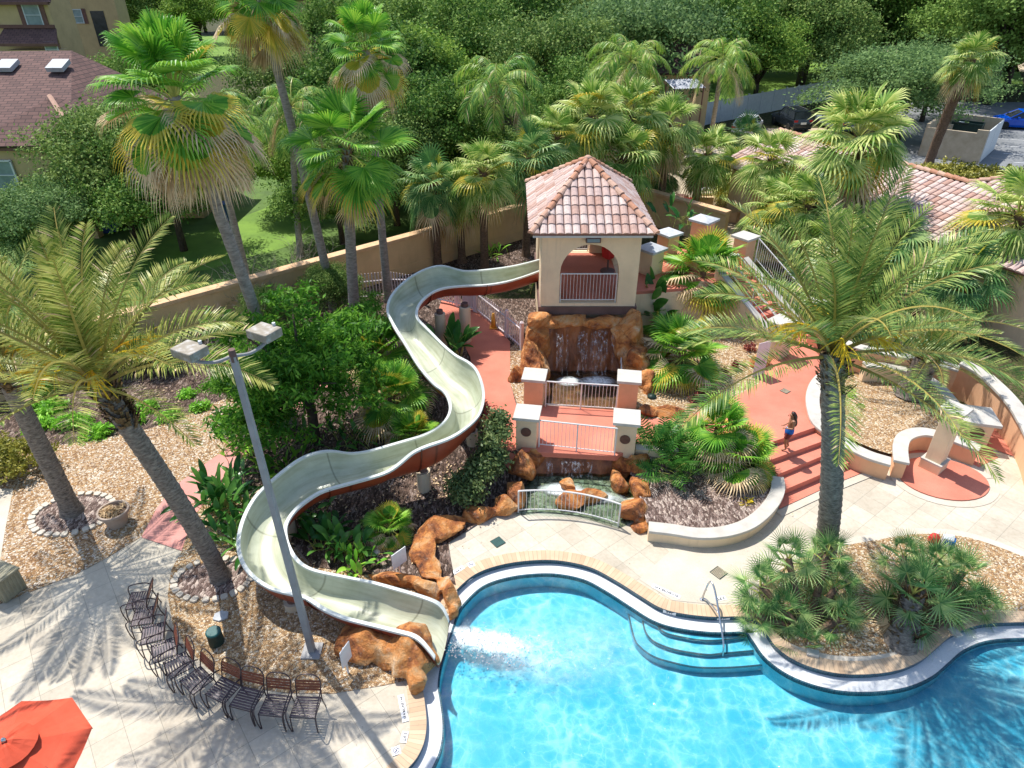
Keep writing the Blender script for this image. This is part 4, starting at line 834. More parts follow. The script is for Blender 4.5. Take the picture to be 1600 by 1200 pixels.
for Lq, sgn in ((AA, -1), (BB, 1)):
    mb = MB(); vs = []
    for i in range(nS):
        side = (BB[i] - AA[i]); side.z = 0; side.normalize(); c = Lq[i] - org
        for du, dz in ((-0.025, 0.02), (0.07, 0.02), (0.075, -0.035), (-0.02, -0.035)): vs.append(c + side * (sgn * du) + Vector((0, 0, dz)))
    mb.add(vs, [(4 * i + k, 4 * i + (k + 1) % 4, 4 * i + 4 + (k + 1) % 4, 4 * i + 4 + k) for i in range(nS - 1) for k in range(4)] + [(0, 1, 2, 3), tuple(4 * (nS - 1) + k for k in (3, 2, 1, 0))])
    mb.build('rim', M['sliderim'], slide, smooth=False)
# flanges where the sections bolt together
mbf = MB(); acc = 0
for i in range(1, nS):
    acc += ((AA[i] + BB[i]) / 2 - (AA[i - 1] + BB[i - 1]) / 2).length
    if acc > 2.4 and i < nS - 4: acc = 0; mbf.tube(usec(i, 0.50, 0.065), 0.022, 4)
mbf.build('flange', M['slideout'], slide)
for (px, py, pytop, r_) in ((728, 536, 462, 0.21), (690, 545, 480, 0.20), (663, 770, 730, 0.20), (738, 694, 668, 0.18), (452, 838, 820, 0.18), (457, 953, 940, 0.2)):
    zb0 = T(*at(px, py, 0.3)[:2]); g = at(px, py, zb0); top = pt(px, pytop, g.y + 0.12)
    # nearest slide section sets the height of the column
    i = min(range(nS), key=lambda j: ((AA[j] + BB[j]) / 2 - Vector((g.x, g.y, 0))).xy.length if True else 0)
    zt = max(0.2, min(top.z if pytop < py - 25 else 9, zb[i] - 0.66))
    col_ = MB().tube([Vector((g.x, g.y + .1, -0.1)) - org, Vector((g.x, g.y + .1, zt - 0.10)) - org], r_, 18).build('support_column', M['postcream'], slide, smooth=False)
    MB().tube([Vector((g.x, g.y + .1, zt - 0.11)) - org, Vector((g.x, g.y + .1, zt + 0.04)) - org], r_ * 0.6, 14).build('column_head', M['darkband'], col_)
# film of water leaving the chute
spl = empty('slide_splash', (SLE.x, SLE.y, ZW), 0, 'white splash where the slide empties into the pool', 'splash')
mb = MB()
for k in range(420):
    r_ = abs(random.gauss(0, 1)); dx = random.gauss(0.7, 0.65); dy = random.gauss(-0.28, 0.22) - 0.12 * dx; s_ = random.uniform(.008, .022); z_ = abs(random.gauss(0, 0.07))
    c = Vector((dx, dy, z_ + .01)); mb.add([c + Vector((s_, 0, 0)), c + Vector((-s_, s_, 0)), c + Vector((-s_, -s_, 0)), c + Vector((0, 0, s_))], [(0, 1, 3), (1, 2, 3), (2, 0, 3), (0, 2, 1)])
tag(mb.build('droplets', M['shelf'], spl), kind='stuff')
# ---------------------------------------------------------------- rocks and falls
def rock(blobs, label, name='rock', mat='rock', vox=0.042, seed=0, amp=0.05, group=None):
    """one boulder formation from overlapping blobs (world centre, radii, rotation)"""
    c0 = Vector((blobs[0][0][0], blobs[0][0][1], 0)); mb = MB(); rs = random.Random(seed)
    for c, r, rz in blobs:
        bm = bmesh.new(); [bm.verts.new(Vector((rs.gauss(0, 1), rs.gauss(0, 1), rs.gauss(0, 1))).normalized() * rs.uniform(.95, 1.18)) for _ in range(17)]; bmesh.ops.convex_hull(bm, input=bm.verts); bmesh.ops.delete(bm, geom=[v for v in bm.verts if not v.link_faces], context='VERTS'); bmesh.ops.subdivide_edges(bm, edges=bm.edges, cuts=7, use_grid_fill=True); bmesh.ops.triangulate(bm, faces=bm.faces); m3 = Matrix.Rotation(rz, 3, 'Z'); c = Vector(c); sd_ = rs.random() * 50
        planes = [Vector((rs.uniform(-1, 1), rs.uniform(-1, 1), rs.uniform(-.3, 1))).normalized() for _ in range(15)]
        for v in bm.verts:
            d = v.co.normalized(); k = v.co.length; w3 = Vector((v.co.x * r[0], v.co.y * r[1], v.co.z * r[2]))
            k += .05 * mn.noise(d * 3 + Vector((sd_, 0, 0))) + .06 * abs(mn.noise(w3 * 3.1 + Vector((sd_, 5, 0)))) - .04 * (1 if abs(mn.noise(w3 * 1.9 + Vector((sd_, 1, 3)))) < .035 else 0)
            v.co = d * k
        bm.verts.index_update(); vs = [c - c0 + m3 @ Vector((v.co.x * r[0], v.co.y * r[1], v.co.z * r[2])) for v in bm.verts]; mb.add(vs, [tuple(v.index for v in f.verts) for f in bm.faces]); bm.free()
    o = mb.build(name, M[mat], loc=c0, smooth=True)
    if len(blobs) > 1:
        rm = o.modifiers.new('union', 'REMESH'); rm.mode = 'VOXEL'; rm.voxel_size = vox; rm.use_smooth_shade = True
    ds = o.modifiers.new('chip', 'DISPLACE'); tx = bpy.data.textures.new(name, 'CLOUDS'); tx.noise_scale = 0.28; tx.noise_depth = 3; ds.texture = tx; ds.strength = amp; ds.mid_level = 0.5
    dc = o.modifiers.new('facet', 'DECIMATE'); dc.ratio = 0.22 if len(blobs) > 1 else .6; o.data.polygons.foreach_set('use_smooth', [False] * len(o.data.polygons))
    if len(blobs) > 1: rm.use_smooth_shade = False
    return tag(o, label, 'rock', group)
def B(px, py, z, rx, ry, rz_, rot=0, zg=0): p = at(px, py, z); return ((p.x, p.y, z), (rx, ry, rz_), R(rot))
rock([B(560, 1004, .2, .72, .42, .42, -18), B(608, 1018, .15, .62, .38, .36, -20), B(643, 1020, .25, .55, .62, .52, 20), B(650, 1052, .15, .38, .40, .36, 0)], 'orange boulder ledge under the mouth of the slide beside the tan pebbles', seed=1)
rock([B(620, 905, .1, .7, .2, .30, -14), B(668, 922, .1, .45, .2, .32, -30), B(704, 932, .15, .24, .36, .34, 20), B(710, 955, .0, .14, .25, .26, 0)], 'pale orange rock rim between the slide mouth and pool coping', seed=2)
rock([B(688, 828, .1, .72, .46, .30, 28), B(664, 858, .1, .40, .66, .30, 15), B(672, 893, .1, .30, .45, .26, 25), B(696, 916, .1, .22, .3, .26, 30)], 'large curved orange boulder bordering the shaded slide bed', seed=3)
rock([B(745, 804, .1, .58, .30, .28, 25), B(788, 792, .1, .40, .32, .32, 10)], 'flat orange boulder between the shrub column and the shaded deck', seed=4)
rock([B(815, 735, .35, .40, .45, .62, 10), B(806, 775, .15, .36, .5, .50, 0), B(832, 722, .3, .42, .30, .45, 0)], 'tall cracked orange rock under the slide side bridge pillar', seed=5)
rock([B(972, 728, .2, .36, .40, .55, 0), B(965, 760, .05, .26, .45, .42, 15), B(995, 732, .25, .5, .35, .5, 0)], 'orange rock stack under the bridge pillar near the split leaf plants', seed=6)
rock([B(1000, 765, .2, .30, .55, .38, 15), B(992, 800, .22, .42, .38, .42, 0), B(1000, 822, .1, .38, .2, .22, 0)], 'orange boulder at the end of the low arched railing', seed=7)
rock([B(888, 782, .12, .42, .40, .30, 10), B(925, 775, .14, .46, .26, .28, 20), B(885, 760, .14, .26, .3, .25, 0)], 'rounded orange island rock in the lower pool', seed=8)
rock([B(1012, 645, ZU + .1, .35, .28, .24, 0), B(1045, 645, ZU + .12, .46, .26, .28, -10)], 'low orange boulder where the gravel meets the coral walk', seed=9)
rock([B(808, 590, ZU + .15, .28, .45, .40, 0)], 'small mossy orange boulder beside the upper coral walk', seed=10)
rock([B(1188, 566, ZU + .15, .40, .36, .34, 20)], 'orange boulder at the foot of the newel pillar', seed=11)
# the big formation below the tower
FX0, FX1 = 0.75, 4.5
rock([((0.95, 21.7, 1.0), (.62, .8, 1.55), 0), ((0.75, 20.8, .7), (.55, .8, 1.2), .2), ((.8, 19.9, .5), (.5, .7, .85), 0), ((.95, 21.6, 2.0), (.5, .5, .5), 0)], 'tall orange rock flank of the waterfall on the slide side', seed=12, amp=.10)
rock([((4.1, 21.5, 1.1), (.62, .8, 1.45), 0), ((4.35, 20.5, .7), (.55, .8, 1.0), .2), ((4.45, 19.6, .55), (.5, .6, .75), 0), ((4.1, 21.3, 1.9), (.62, .55, .55), 0)], 'tall orange rock flank of the waterfall beside the big fan palm', seed=13, amp=.10)
rock([((1.9, 21.75, 2.02), (1.05, .36, .26), .05), ((3.2, 21.72, 2.04), (1.0, .36, .26), -.05)], 'long orange lip rock spanning the top of the waterfall', seed=14, amp=.10, name='waterfall_lip')
bw = MB(); nx, nz = 40, 26; vs = []
for j in range(nz + 1):
    for i in range(nx + 1):
        x = 1.15 + 2.9 * i / nx; z = 0.15 + 1.85 * j / nz; y = 21.55 - 0.55 * (1 - j / nz) ** 1.5 + 0.16 * mn.noise(Vector((x * 1.6, z * .8, 3))) + 0.08 * mn.noise(Vector((x * 5, z * 2, 7))); vs.append((x - 2.6, y - 21.5, z))
o = bw.add(vs, [(j * (nx + 1) + i, j * (nx + 1) + i + 1, (j + 1) * (nx + 1) + i + 1, (j + 1) * (nx + 1) + i) for j in range(nz) for i in range(nx)]).build('waterfall_rock_face', M['wetrock'], smooth=True, loc=(2.6, 21.5, 0))
tag(o, 'dark wet red brown rock face that the waterfall runs down', 'rock face')
m, nt, b = new_mat('falling_water'); co = coords(nt, (14, 14, 0.7)); n = noise(nt, co, 1.0, 6, 0.75)
tr = nt.nodes.new('ShaderNodeBsdfTransparent'); mx = nt.nodes.new('ShaderNodeMixShader'); nt.links.new(ramp(nt, n.outputs[0], [(0.50, (0, 0, 0)), (0.72, (0.75, 0.75, 0.75))]), mx.inputs[0]); nt.links.new(tr.outputs[0], mx.inputs[1]); b.inputs['Base Color'].default_value = (0.78, 0.82, 0.86, 1); b.inputs['Roughness'].default_value = 0.3; nt.links.new(b.outputs[0], mx.inputs[2]); nt.links.new(mx.outputs[0], nt.nodes['Material Output'].inputs[0]); M['fall'] = m
def fall(c, spans, ztop, zbot, ybulge, label, rz=0):
    root = empty('waterfall', c, rz, label, 'waterfall')
    for (x0, x1, zt) in spans:
        mb = MB(); K = 10; vs = []
        for k in range(K + 1):
            t = k / K; z = zt + (zbot - zt) * t; y = -ybulge * math.sqrt(t) - 0.03
            for i in range(7): x = x0 + (x1 - x0) * i / 6; vs.append((x, y + 0.03 * math.sin(i * 2.2 + t * 3), z))
        mb.add(vs, [(k * 7 + i, k * 7 + i + 1, (k + 1) * 7 + i + 1, (k + 1) * 7 + i) for k in range(K) for i in range(6)]); mb.build('water_strand', M['fall'], root, smooth=True)
    return root
fall((2.6, 21.35, 0), [(-1.05, -0.8, 1.8), (-0.7, -.62, 1.75), (-0.3, 0.05, 1.85), (0.15, 0.75, 1.88), (.9, 1.0, 1.8)], 1.8, .42, .62, 'thin white strands of the big waterfall under the tower')
# upper and lower rock pools
bed = bits('pool_pebbles', [(0.22, 0.22, 0.14), (0.30, 0.30, 0.20), (0.16, 0.17, 0.11), (0.36, 0.37, 0.27)], 7, bs=0.3)
sheet('stream_bed', BASIN, bed, 0.01)
ub = MB().prism([(0.5, 17.4), (4.3, 17.3), (4.6, 22), (0.5, 22)], 0.0, 0.28).build('upper_pool_bed', M['wetrock']); tag(ub, kind='structure')
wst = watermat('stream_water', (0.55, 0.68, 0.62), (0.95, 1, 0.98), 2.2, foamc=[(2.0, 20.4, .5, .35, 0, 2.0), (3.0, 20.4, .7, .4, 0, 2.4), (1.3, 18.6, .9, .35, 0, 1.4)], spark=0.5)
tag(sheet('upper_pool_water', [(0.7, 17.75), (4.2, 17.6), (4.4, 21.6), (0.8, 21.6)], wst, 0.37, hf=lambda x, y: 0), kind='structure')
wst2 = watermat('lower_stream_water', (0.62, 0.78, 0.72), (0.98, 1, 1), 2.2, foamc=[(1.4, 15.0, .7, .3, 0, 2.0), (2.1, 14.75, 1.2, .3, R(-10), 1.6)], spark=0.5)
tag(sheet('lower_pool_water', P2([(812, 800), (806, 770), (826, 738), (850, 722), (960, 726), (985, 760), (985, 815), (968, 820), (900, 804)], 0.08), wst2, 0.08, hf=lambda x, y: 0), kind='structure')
o = MB(); vs = []
for j in range(9):
    for i in range(25): x = 0.55 + 2.7 * i / 24; z = 0.0 + .55 * j / 8; vs.append((x - 1.9, 0.10 * mn.noise(Vector((x * 2.5, z * 2, 1))) - .3 * (1 - j / 8), z))
o = o.add(vs, [(j * 25 + i, j * 25 + i + 1, (j + 1) * 25 + i + 1, (j + 1) * 25 + i) for j in range(8) for i in range(24)]).build('stream_ledge', M['wetrock'], smooth=True, loc=(1.9, 15.95, 0)); tag(o, 'low wet rock ledge under the footbridge', 'rock ledge')
fall((1.75, 15.75, 0), [(-0.75, -0.55, .5), (-0.3, 0.35, .5), (.45, .6, .5)], .5, .08, .25, 'short fall of water pouring from under the footbridge')
railing('fall_guard', (0.85, 19.9, .3), (1.05, 21.2, .3), 0.75, 'thin white guard rail at the slide side of the upper pool', gap=.3)
railing('fall_guard', (3.85, 20.9, .3), (3.7, 19.6, .3), 0.75, 'thin white guard rail on the fan palm side of the upper pool', gap=.3)

# ---------------------------------------------------------------- palms
def arc(d0, L, droop, n=8, start=Vector((0, 0, 0)), up=0.0):
    """points of a stalk leaving along d0 and bending under its weight"""
    p = Vector(start); d = Vector(d0).normalized(); out = [p.copy()]; step = L / n
    for k in range(n):
        p = p + d * step; out.append(p.copy()); d = (d + Vector((0, 0, -droop * step / max(L, .1) * (0.4 + 1.2 * k / n)))).normalized()
    return out
def fan_leaf(mb, start, d0, pet, rad, droop, segs, mg, mt, mp, spread=R(125), tipd=0.5, rs=random, split=0.55, cup=0.25):
    st_ = arc(d0, pet, droop, 4, start); mb.tube(st_, [0.022, 0.02, 0.017, 0.014, 0.012], 3, mp, caps=False)
    c = st_[-1]; d = (st_[-1] - st_[-2]).normalized(); side = d.cross(Vector((0, 0, 1))); side = side.normalized() if side.length > .05 else Vector((1, 0, 0)); nrm = side.cross(d).normalized()
    tw = rs.uniform(-.35, .35); side, nrm = side * math.cos(tw) + nrm * math.sin(tw), nrm * math.cos(tw) - side * math.sin(tw)
    da = 2 * spread / segs
    for i in range(segs):
        a = -spread + da * (i + .5); r = rad * (0.72 + 0.28 * math.cos(a * 0.62)) * rs.uniform(.93, 1.05)
        v = d * math.cos(a) + side * math.sin(a) + nrm * (cup * abs(math.sin(a)) - 0.05); v.normalize(); t = (v.cross(nrm)).normalized(); hw = r * split * math.tan(da / 2) * 1.02
        m_ = c + v * r * split; m_.z -= droop * 0.05; mL, mR, mC = m_ + t * hw, m_ - t * hw, m_ + nrm * hw * 0.9
        q = c + v * r * (split + (1 - split) * .55); q.z -= tipd * r * .14; qw = hw * .55
        tip = c + v * r * 0.98; tip.z -= tipd * r * .42; tip += t * rs.uniform(-.03, .03)
        o = len(mb.v); mb.v += [tuple(c), tuple(mL), tuple(mC), tuple(mR), tuple(q + t * qw), tuple(q - t * qw), tuple(tip)]
        mb.f += [(o, o + 1, o + 2), (o, o + 2, o + 3), (o + 1, o + 4, o + 2), (o + 3, o + 2, o + 5), (o + 2, o + 4, o + 5), (o + 4, o + 6, o + 5)]; mb.m += [mg, mg, mt if mt != mg else mg, mt, mt, mt]
def fan_crown(n, rad, pet, segs, mats, lo=-50, hi=85, dead=0.15, ytip=0.35, seed=0, tipd=0.5, droop=0.9, skirt=0, split=.55, cup=.25, power=0.8, yp=.10):
    rs = random.Random(seed); mb = MB(); ga = 2.399963
    for i in range(n):
        f = (i + .5) / n; el = R(min(88, hi + (lo - hi) * f ** power + rs.uniform(-16, 16))); az = i * ga + rs.uniform(-.4, .4)
        if rs.random() < .08: continue
        dd = Vector((math.cos(el) * math.cos(az), math.cos(el) * math.sin(az), math.sin(el)))
        g, t, p = 0, 0, 3
        if f > 1 - dead: g, t, p = 2, 2, 2
        elif f > 1 - dead - ytip: g, t, p = (0 if rs.random() < .65 else 1), (2 if rs.random() < .6 else 1), 3
        elif rs.random() < yp: g, t = 0, 1
        fan_leaf(mb, Vector((0, 0, -0.35 * f)), dd, pet * rs.uniform(.8, 1.15), rad * rs.uniform(.72, 1.12), droop * (0.3 + f) * rs.uniform(.6, 1.6), segs, g, t, p, rs=rs, tipd=tipd * (0.5 + f), split=split, cup=cup)
    for i in range(skirt):
        az = rs.uniform(0, 6.28); z = -0.3 - rs.random() * 1.2; dd = Vector((math.cos(az) * .35, math.sin(az) * .35, -1)); fan_leaf(mb, Vector((0, 0, z)), dd, .35, rad * .8, .2, max(10, segs // 2), 2, 2, 2, spread=R(55), rs=rs, tipd=.3)
    return mb, mats
def feather_crown(n, L, nl, ll, mats, lo=-35, hi=82, droop=1.5, seed=0, vee=0.5, ldroop=0.25, dead=0.0, lw=0.028, power=.85, rachm=1, start_frac=.16):
    """pinnate crown: slots 0 leaflet, 1 rib, 2 dead leaflet"""
    rs = random.Random(seed); mb = MB(); ga = 2.399963; ns = 14
    for i in range(n):
        f = (i + .5) / n; el = R(hi + (lo - hi) * f ** power + rs.uniform(-5, 5)); az = i * ga + rs.uniform(-.2, .2); Li = L * rs.uniform(.86, 1.08) * (0.8 if f < .12 else 1)
        dd = Vector((math.cos(el) * math.cos(az), math.cos(el) * math.sin(az), math.sin(el))); pts = arc(dd, Li, droop * rs.uniform(.75, 1.2), ns, Vector((0, 0, -0.15 * f)))
        mb.tube(pts, [0.035 * (1 - k / ns) + 0.006 for k in range(ns + 1)], 3, rachm, caps=False); isd = f > 1 - dead
        tw = rs.uniform(-.5, .5)
        for k in range(nl):
            t = start_frac + (1 - start_frac) * k / (nl - 1); x = t * ns; j = min(int(x), ns - 1); p = pts[j].lerp(pts[j + 1], x - j); tg = (pts[j + 1] - pts[j]).normalized()
            side = tg.cross(Vector((0, 0, 1))); side = side.normalized() if side.length > .05 else Vector((math.sin(az), -math.cos(az), 0)); nr = side.cross(tg).normalized(); a_ = tw; side, nr = side * math.cos(a_) + nr * math.sin(a_), nr * math.cos(a_) - side * math.sin(a_)
            prof = math.sin(math.pi * min(1, (t - start_frac) / (1 - start_frac) * .86 + .12)) ** .6
            for sgn in (-1, 1):
                l_ = ll * prof * rs.uniform(.85, 1.12) + .05; fw = .45 + .6 * t + rs.uniform(-.12, .12); v = (side * sgn + tg * fw + nr * (vee + rs.uniform(-.22, .22))).normalized()
                q = p + v * l_ * .5; q.z -= ldroop * l_ * .10; e = p + v * l_; e.z -= ldroop * l_ * .5; wv = (tg - v * tg.dot(v)).normalized() * lw * .5 + nr * 0.004
                o = len(mb.v); mb.v += [tuple(p), tuple(q + wv), tuple(e), tuple(q - wv)]; mb.f.append((o, o + 1, o + 2, o + 3)); mb.m.append(2 if isd or rs.random() < .03 else 0)
    return mb, mats
def trunk_mesh(kind, H, r0, r1, bend, seed=0):
    """trunk from the ground to (bend.x, bend.y, H)"""
    rs = random.Random(seed); mb = MB(); n = 22 if kind == 'date' else 12; rows = max(8, int(H / (0.05 if kind == 'date' else .22))); vs = []
    for j in range(rows + 1):
        t = j / rows; c = Vector((bend[0] * (t ** 1.3), bend[1] * (t ** 1.3), H * t)); r = r0 + (r1 - r0) * t
        if t * H < .5: r *= 1 + .35 * (1 - t * H / .5) ** 2
        for k in range(n):
            a = 2 * math.pi * k / n
            if kind == 'date': ph = (H * t) / .20; zz = ph + (k / n) * 9; rr = r * (1 + .14 * ((zz % 1.0) ** 1.5) + .05 * rs.random())
            elif kind == 'sabal': rr = r * (1 + .10 * rs.random())
            else: rr = r * (1 + .03 * rs.random() + .02 * math.sin(j * 2.1))
            vs.append(c + Vector((math.cos(a) * rr, math.sin(a) * rr, 0)))
    mb.add(vs, [(j * n + k, j * n + (k + 1) % n, (j + 1) * n + (k + 1) % n, (j + 1) * n + k) for j in range(rows) for k in range(n)]); return mb
def boots(mb, H, bend, r, z0, n, seed, L=.35, out=.6):
    rs = random.Random(seed)
    for i in range(n):
        z = z0 + (H - z0) * rs.random(); t = z / H; a = rs.uniform(0, 6.28); c = Vector((bend[0] * t ** 1.3, bend[1] * t ** 1.3, z)); d = Vector((math.cos(a), math.sin(a), 0)); s_ = Vector((-d.y, d.x, 0)) * .05
        b = c + d * r * .9; e = b + d * L * out * rs.uniform(.4, 1) + Vector((0, 0, L * rs.uniform(.3, 1))); o = len(mb.v)
        mb.v += [tuple(b - s_), tuple(b + s_), tuple(e + s_ * .5), tuple(e - s_ * .5), tuple(b + Vector((0, 0, .1)) - d * .02)]; mb.f += [(o, o + 1, o + 2, o + 3), (o + 4, o + 3, o + 2)]; mb.m += [0, 0]
crowns = {}
def palm(name, base, top, label, crown, kind='smooth', r0=.2, r1=.15, bark='smoothbark', scale=1.0, rz=0.0, group=None, bootn=0, bootz=.6, cat='palm tree', extra=None):
    base = Vector(base); top = Vector(top); H = top.z - base.z; bend = (top.x - base.x, top.y - base.y)
    root = empty(name, base, 0, label, cat, group); mb = trunk_mesh(kind, H, r0, r1, bend, seed=int(abs(base.x) * 10)); mb.build('trunk', M[bark], root, smooth=True)
    if bootn: b = MB(); boots(b, H, bend, r1, H * bootz, bootn, 3); b.build('old_leaf_bases', M['boot'], root)
    key = crown
    if key not in crowns:
        mb, mats = CR[key](); o = mb.build('crown', [M[m_] for m_ in mats], root); crowns[key] = o
    else: o = crowns[key].copy(); COL.objects.link(o); o.parent = root
    o.location = (bend[0], bend[1], H); o.rotation_euler = (0, 0, rz); o.scale = (scale,) * 3
    if extra: extra(root, Vector((bend[0], bend[1], H)))
    return root
WM = ['washi', 'washy', 'dead', 'petiole']; SM = ['sabal', 'washy', 'dead', 'petiole']; SD = ['sabald', 'washy', 'dead', 'petiole']
CR = {
 'washA': lambda: fan_crown(44, 1.0, 1.0, 38, WM, -50, 88, .13, .30, 1, .9, 1.1, skirt=5, power=.95),
 'washB': lambda: fan_crown(38, 1.02, .95, 38, WM, -50, 85, .10, .30, 2, .7, 1.0, skirt=5),
 'washC': lambda: fan_crown(30, 1.35, 1.2, 42, WM, -42, 88, .04, .15, 3, .6, 1.0, skirt=8),
 'sabalA': lambda: fan_crown(40, 1.0, .8, 26, SM, -55, 85, .04, .14, 4, 1.0, 1.0, split=.42, cup=.15),
 'sabalB': lambda: fan_crown(38, .95, .75, 26, SD, -50, 85, .04, .10, 5, 1.0, 1.0, split=.42, cup=.15),
 'sabalC': lambda: fan_crown(44, 1.05, .85, 24, SM, -60, 85, .06, .16, 6, 1.1, 1.0, split=.42, cup=.15),
 'bushfan': lambda: fan_crown(40, 1.0, .75, 34, ['washi', 'washy', 'dead', 'petiole'], -22, 80, .10, .34, 7, .6, .9, split=.5, cup=.2),
 'smallfan': lambda: fan_crown(16, .42, .45, 24, SD, -35, 80, .06, .15, 8, .3, .5, split=.3, cup=.1),
 'headfan': lambda: fan_crown(13, .62, .42, 24, SD, -40, 85, .05, .0, 9, .2, .5, split=.26, cup=.1, yp=.02),
 'dateA': lambda: feather_crown(33, 3.45, 78, .50, ['date', 'yrachis', 'dead'], 14, 88, 1.15, 11, .5, .3, .0, .030, power=1.0),
 'dateB': lambda: feather_crown(36, 3.7, 78, .50, ['dateg', 'yrachis', 'dead'], 8, 88, 1.15, 12, .5, .3, .0, .030, power=1.0),
 'queen': lambda: feather_crown(20, 2.9, 60, .62, ['queen', 'petiole', 'dead'], -25, 75, 2.6, 13, .1, 1.3, .1, .035),
}
def from_px(bpx, tpx, D=None, zb_=0.0, dtop=None):
    b = at(*bpx, zb_); b.z = T(b.x, b.y) if zb_ == 0 else zb_; t = pt(*tpx, dtop if dtop else b.y); return b - Vector((0, 0, .1)), t
def date_fruit(root, top):
    rs = random.Random(int(abs(top.x * 10))); mb = MB()
    for k in range(7):
        a = k * .9 + rs.uniform(-.3, .3); d = Vector((math.cos(a) * .8, math.sin(a) * .8, .9)); st_ = arc(d, rs.uniform(.9, 1.3), 1.8, 6, top + Vector((0, 0, .1))); mb.tube(st_, .018, 4)
        for s_ in range(26):
            q = st_[rs.randint(4, 6)]; dd = (st_[-1] - st_[-2]).normalized() + Vector((rs.uniform(-.8, .8), rs.uniform(-.8, .8), rs.uniform(-.6, .4))); mb.tube(arc(dd, rs.uniform(.25, .5), 1.4, 4, q), .009, 3, caps=False)
    mb.build('fruit_stalks', M['fruit'], root)
b, t = at(345, 902, 0), pt(150, 596, 10.96); palm('date_palm', b, t, 'tall date palm leaning over the deck inside a ring of edging stones', 'dateA', 'date', .19, .18, 'datebark', 1.0, .3, bootn=240, bootz=.80, extra=date_fruit)
b, t = at(113, 800, 0), pt(2, 575, 13.8); palm('date_palm', b, t, 'date palm with mossy foot beside the grey planter pot', 'dateA', 'date', .22, .18, 'datebark', .95, 2.1, bootn=120, bootz=.85, extra=date_fruit)
b, t = at(1286, 872, 0), pt(1300, 548, 12.2); palm('date_palm', b, t, 'date palm with orange fruit stalks rising from the island bed', 'dateB', 'date', .24, .22, 'datebark', 1.0, 1.3, bootn=150, bootz=.82, extra=date_fruit)
b = at(1422, 615, .45); palm('date_palm', b, (b.x + .1, b.y - .1, 1.9), 'young date palm with pineapple base in the ring planter', 'dateB', 'date', .36, .34, 'datebark', .62, 4.0, bootn=60, bootz=.5)
b = at(455, 662, 0); palm('fan_palm', b, pt(272, 150, 18.0), 'tallest fan palm with shaggy brown skirt and one orange dead leaf', 'washA', 'smooth', .19, .14, 'smoothbark', 1.15, 0)
b = at(522, 482, 0); palm('fan_palm', b, pt(400, -15, 26.6), 'slender fan palm with its crown cut by the top of the view', 'washB', 'smooth', .19, .13, 'smoothbark', 1.1, 1)
b = at(607, 470, 0); palm('fan_palm', b, pt(572, 78, 27.0), 'yellow tipped fan palm rising before the dark oaks', 'washA', 'smooth', .18, .13, 'smoothbark', .98, 2.5)
b = at(557, 520, 0); palm('fan_palm', b, pt(542, 232, 24.6), 'broad bright green fan palm with hanging straw boots above the leafy tree', 'washC', 'smooth', .23, .17, 'smoothbark', 1.0, .8, bootn=120, bootz=.7)
b = at(395, 470, 0); palm('queen_palm', b, pt(325, 190, 27.5), 'drooping queen palm behind the tallest fan palm', 'queen', 'smooth', .16, .13, 'smoothbark', .95, 0)
b = at(470, 400, 0); palm('queen_palm', b, pt(455, 165, 33), 'queen palm half hidden behind the slender fan palm trunk', 'queen', 'smooth', .16, .13, 'smoothbark', .9, 1.5)
b = at(790, 285, 0); palm('queen_palm', b, pt(778, 128, 38), 'queen palm with wide arching fronds behind the cabbage palm row', 'queen', 'smooth', .18, .14, 'smoothbark', 1.1, 0)
b = at(990, 260, 0); palm('queen_palm', b, pt(985, 95, 43), 'queen palm hanging over the dark gap behind the tower roof', 'queen', 'smooth', .18, .14, 'smoothbark', 1.1, 2)
b = at(1105, 250, 0); palm('queen_palm', b, pt(1130, 92, 46), 'queen palm next to the pale metal shelter roof', 'queen', 'smooth', .18, .14, 'smoothbark', 1.05, 4)
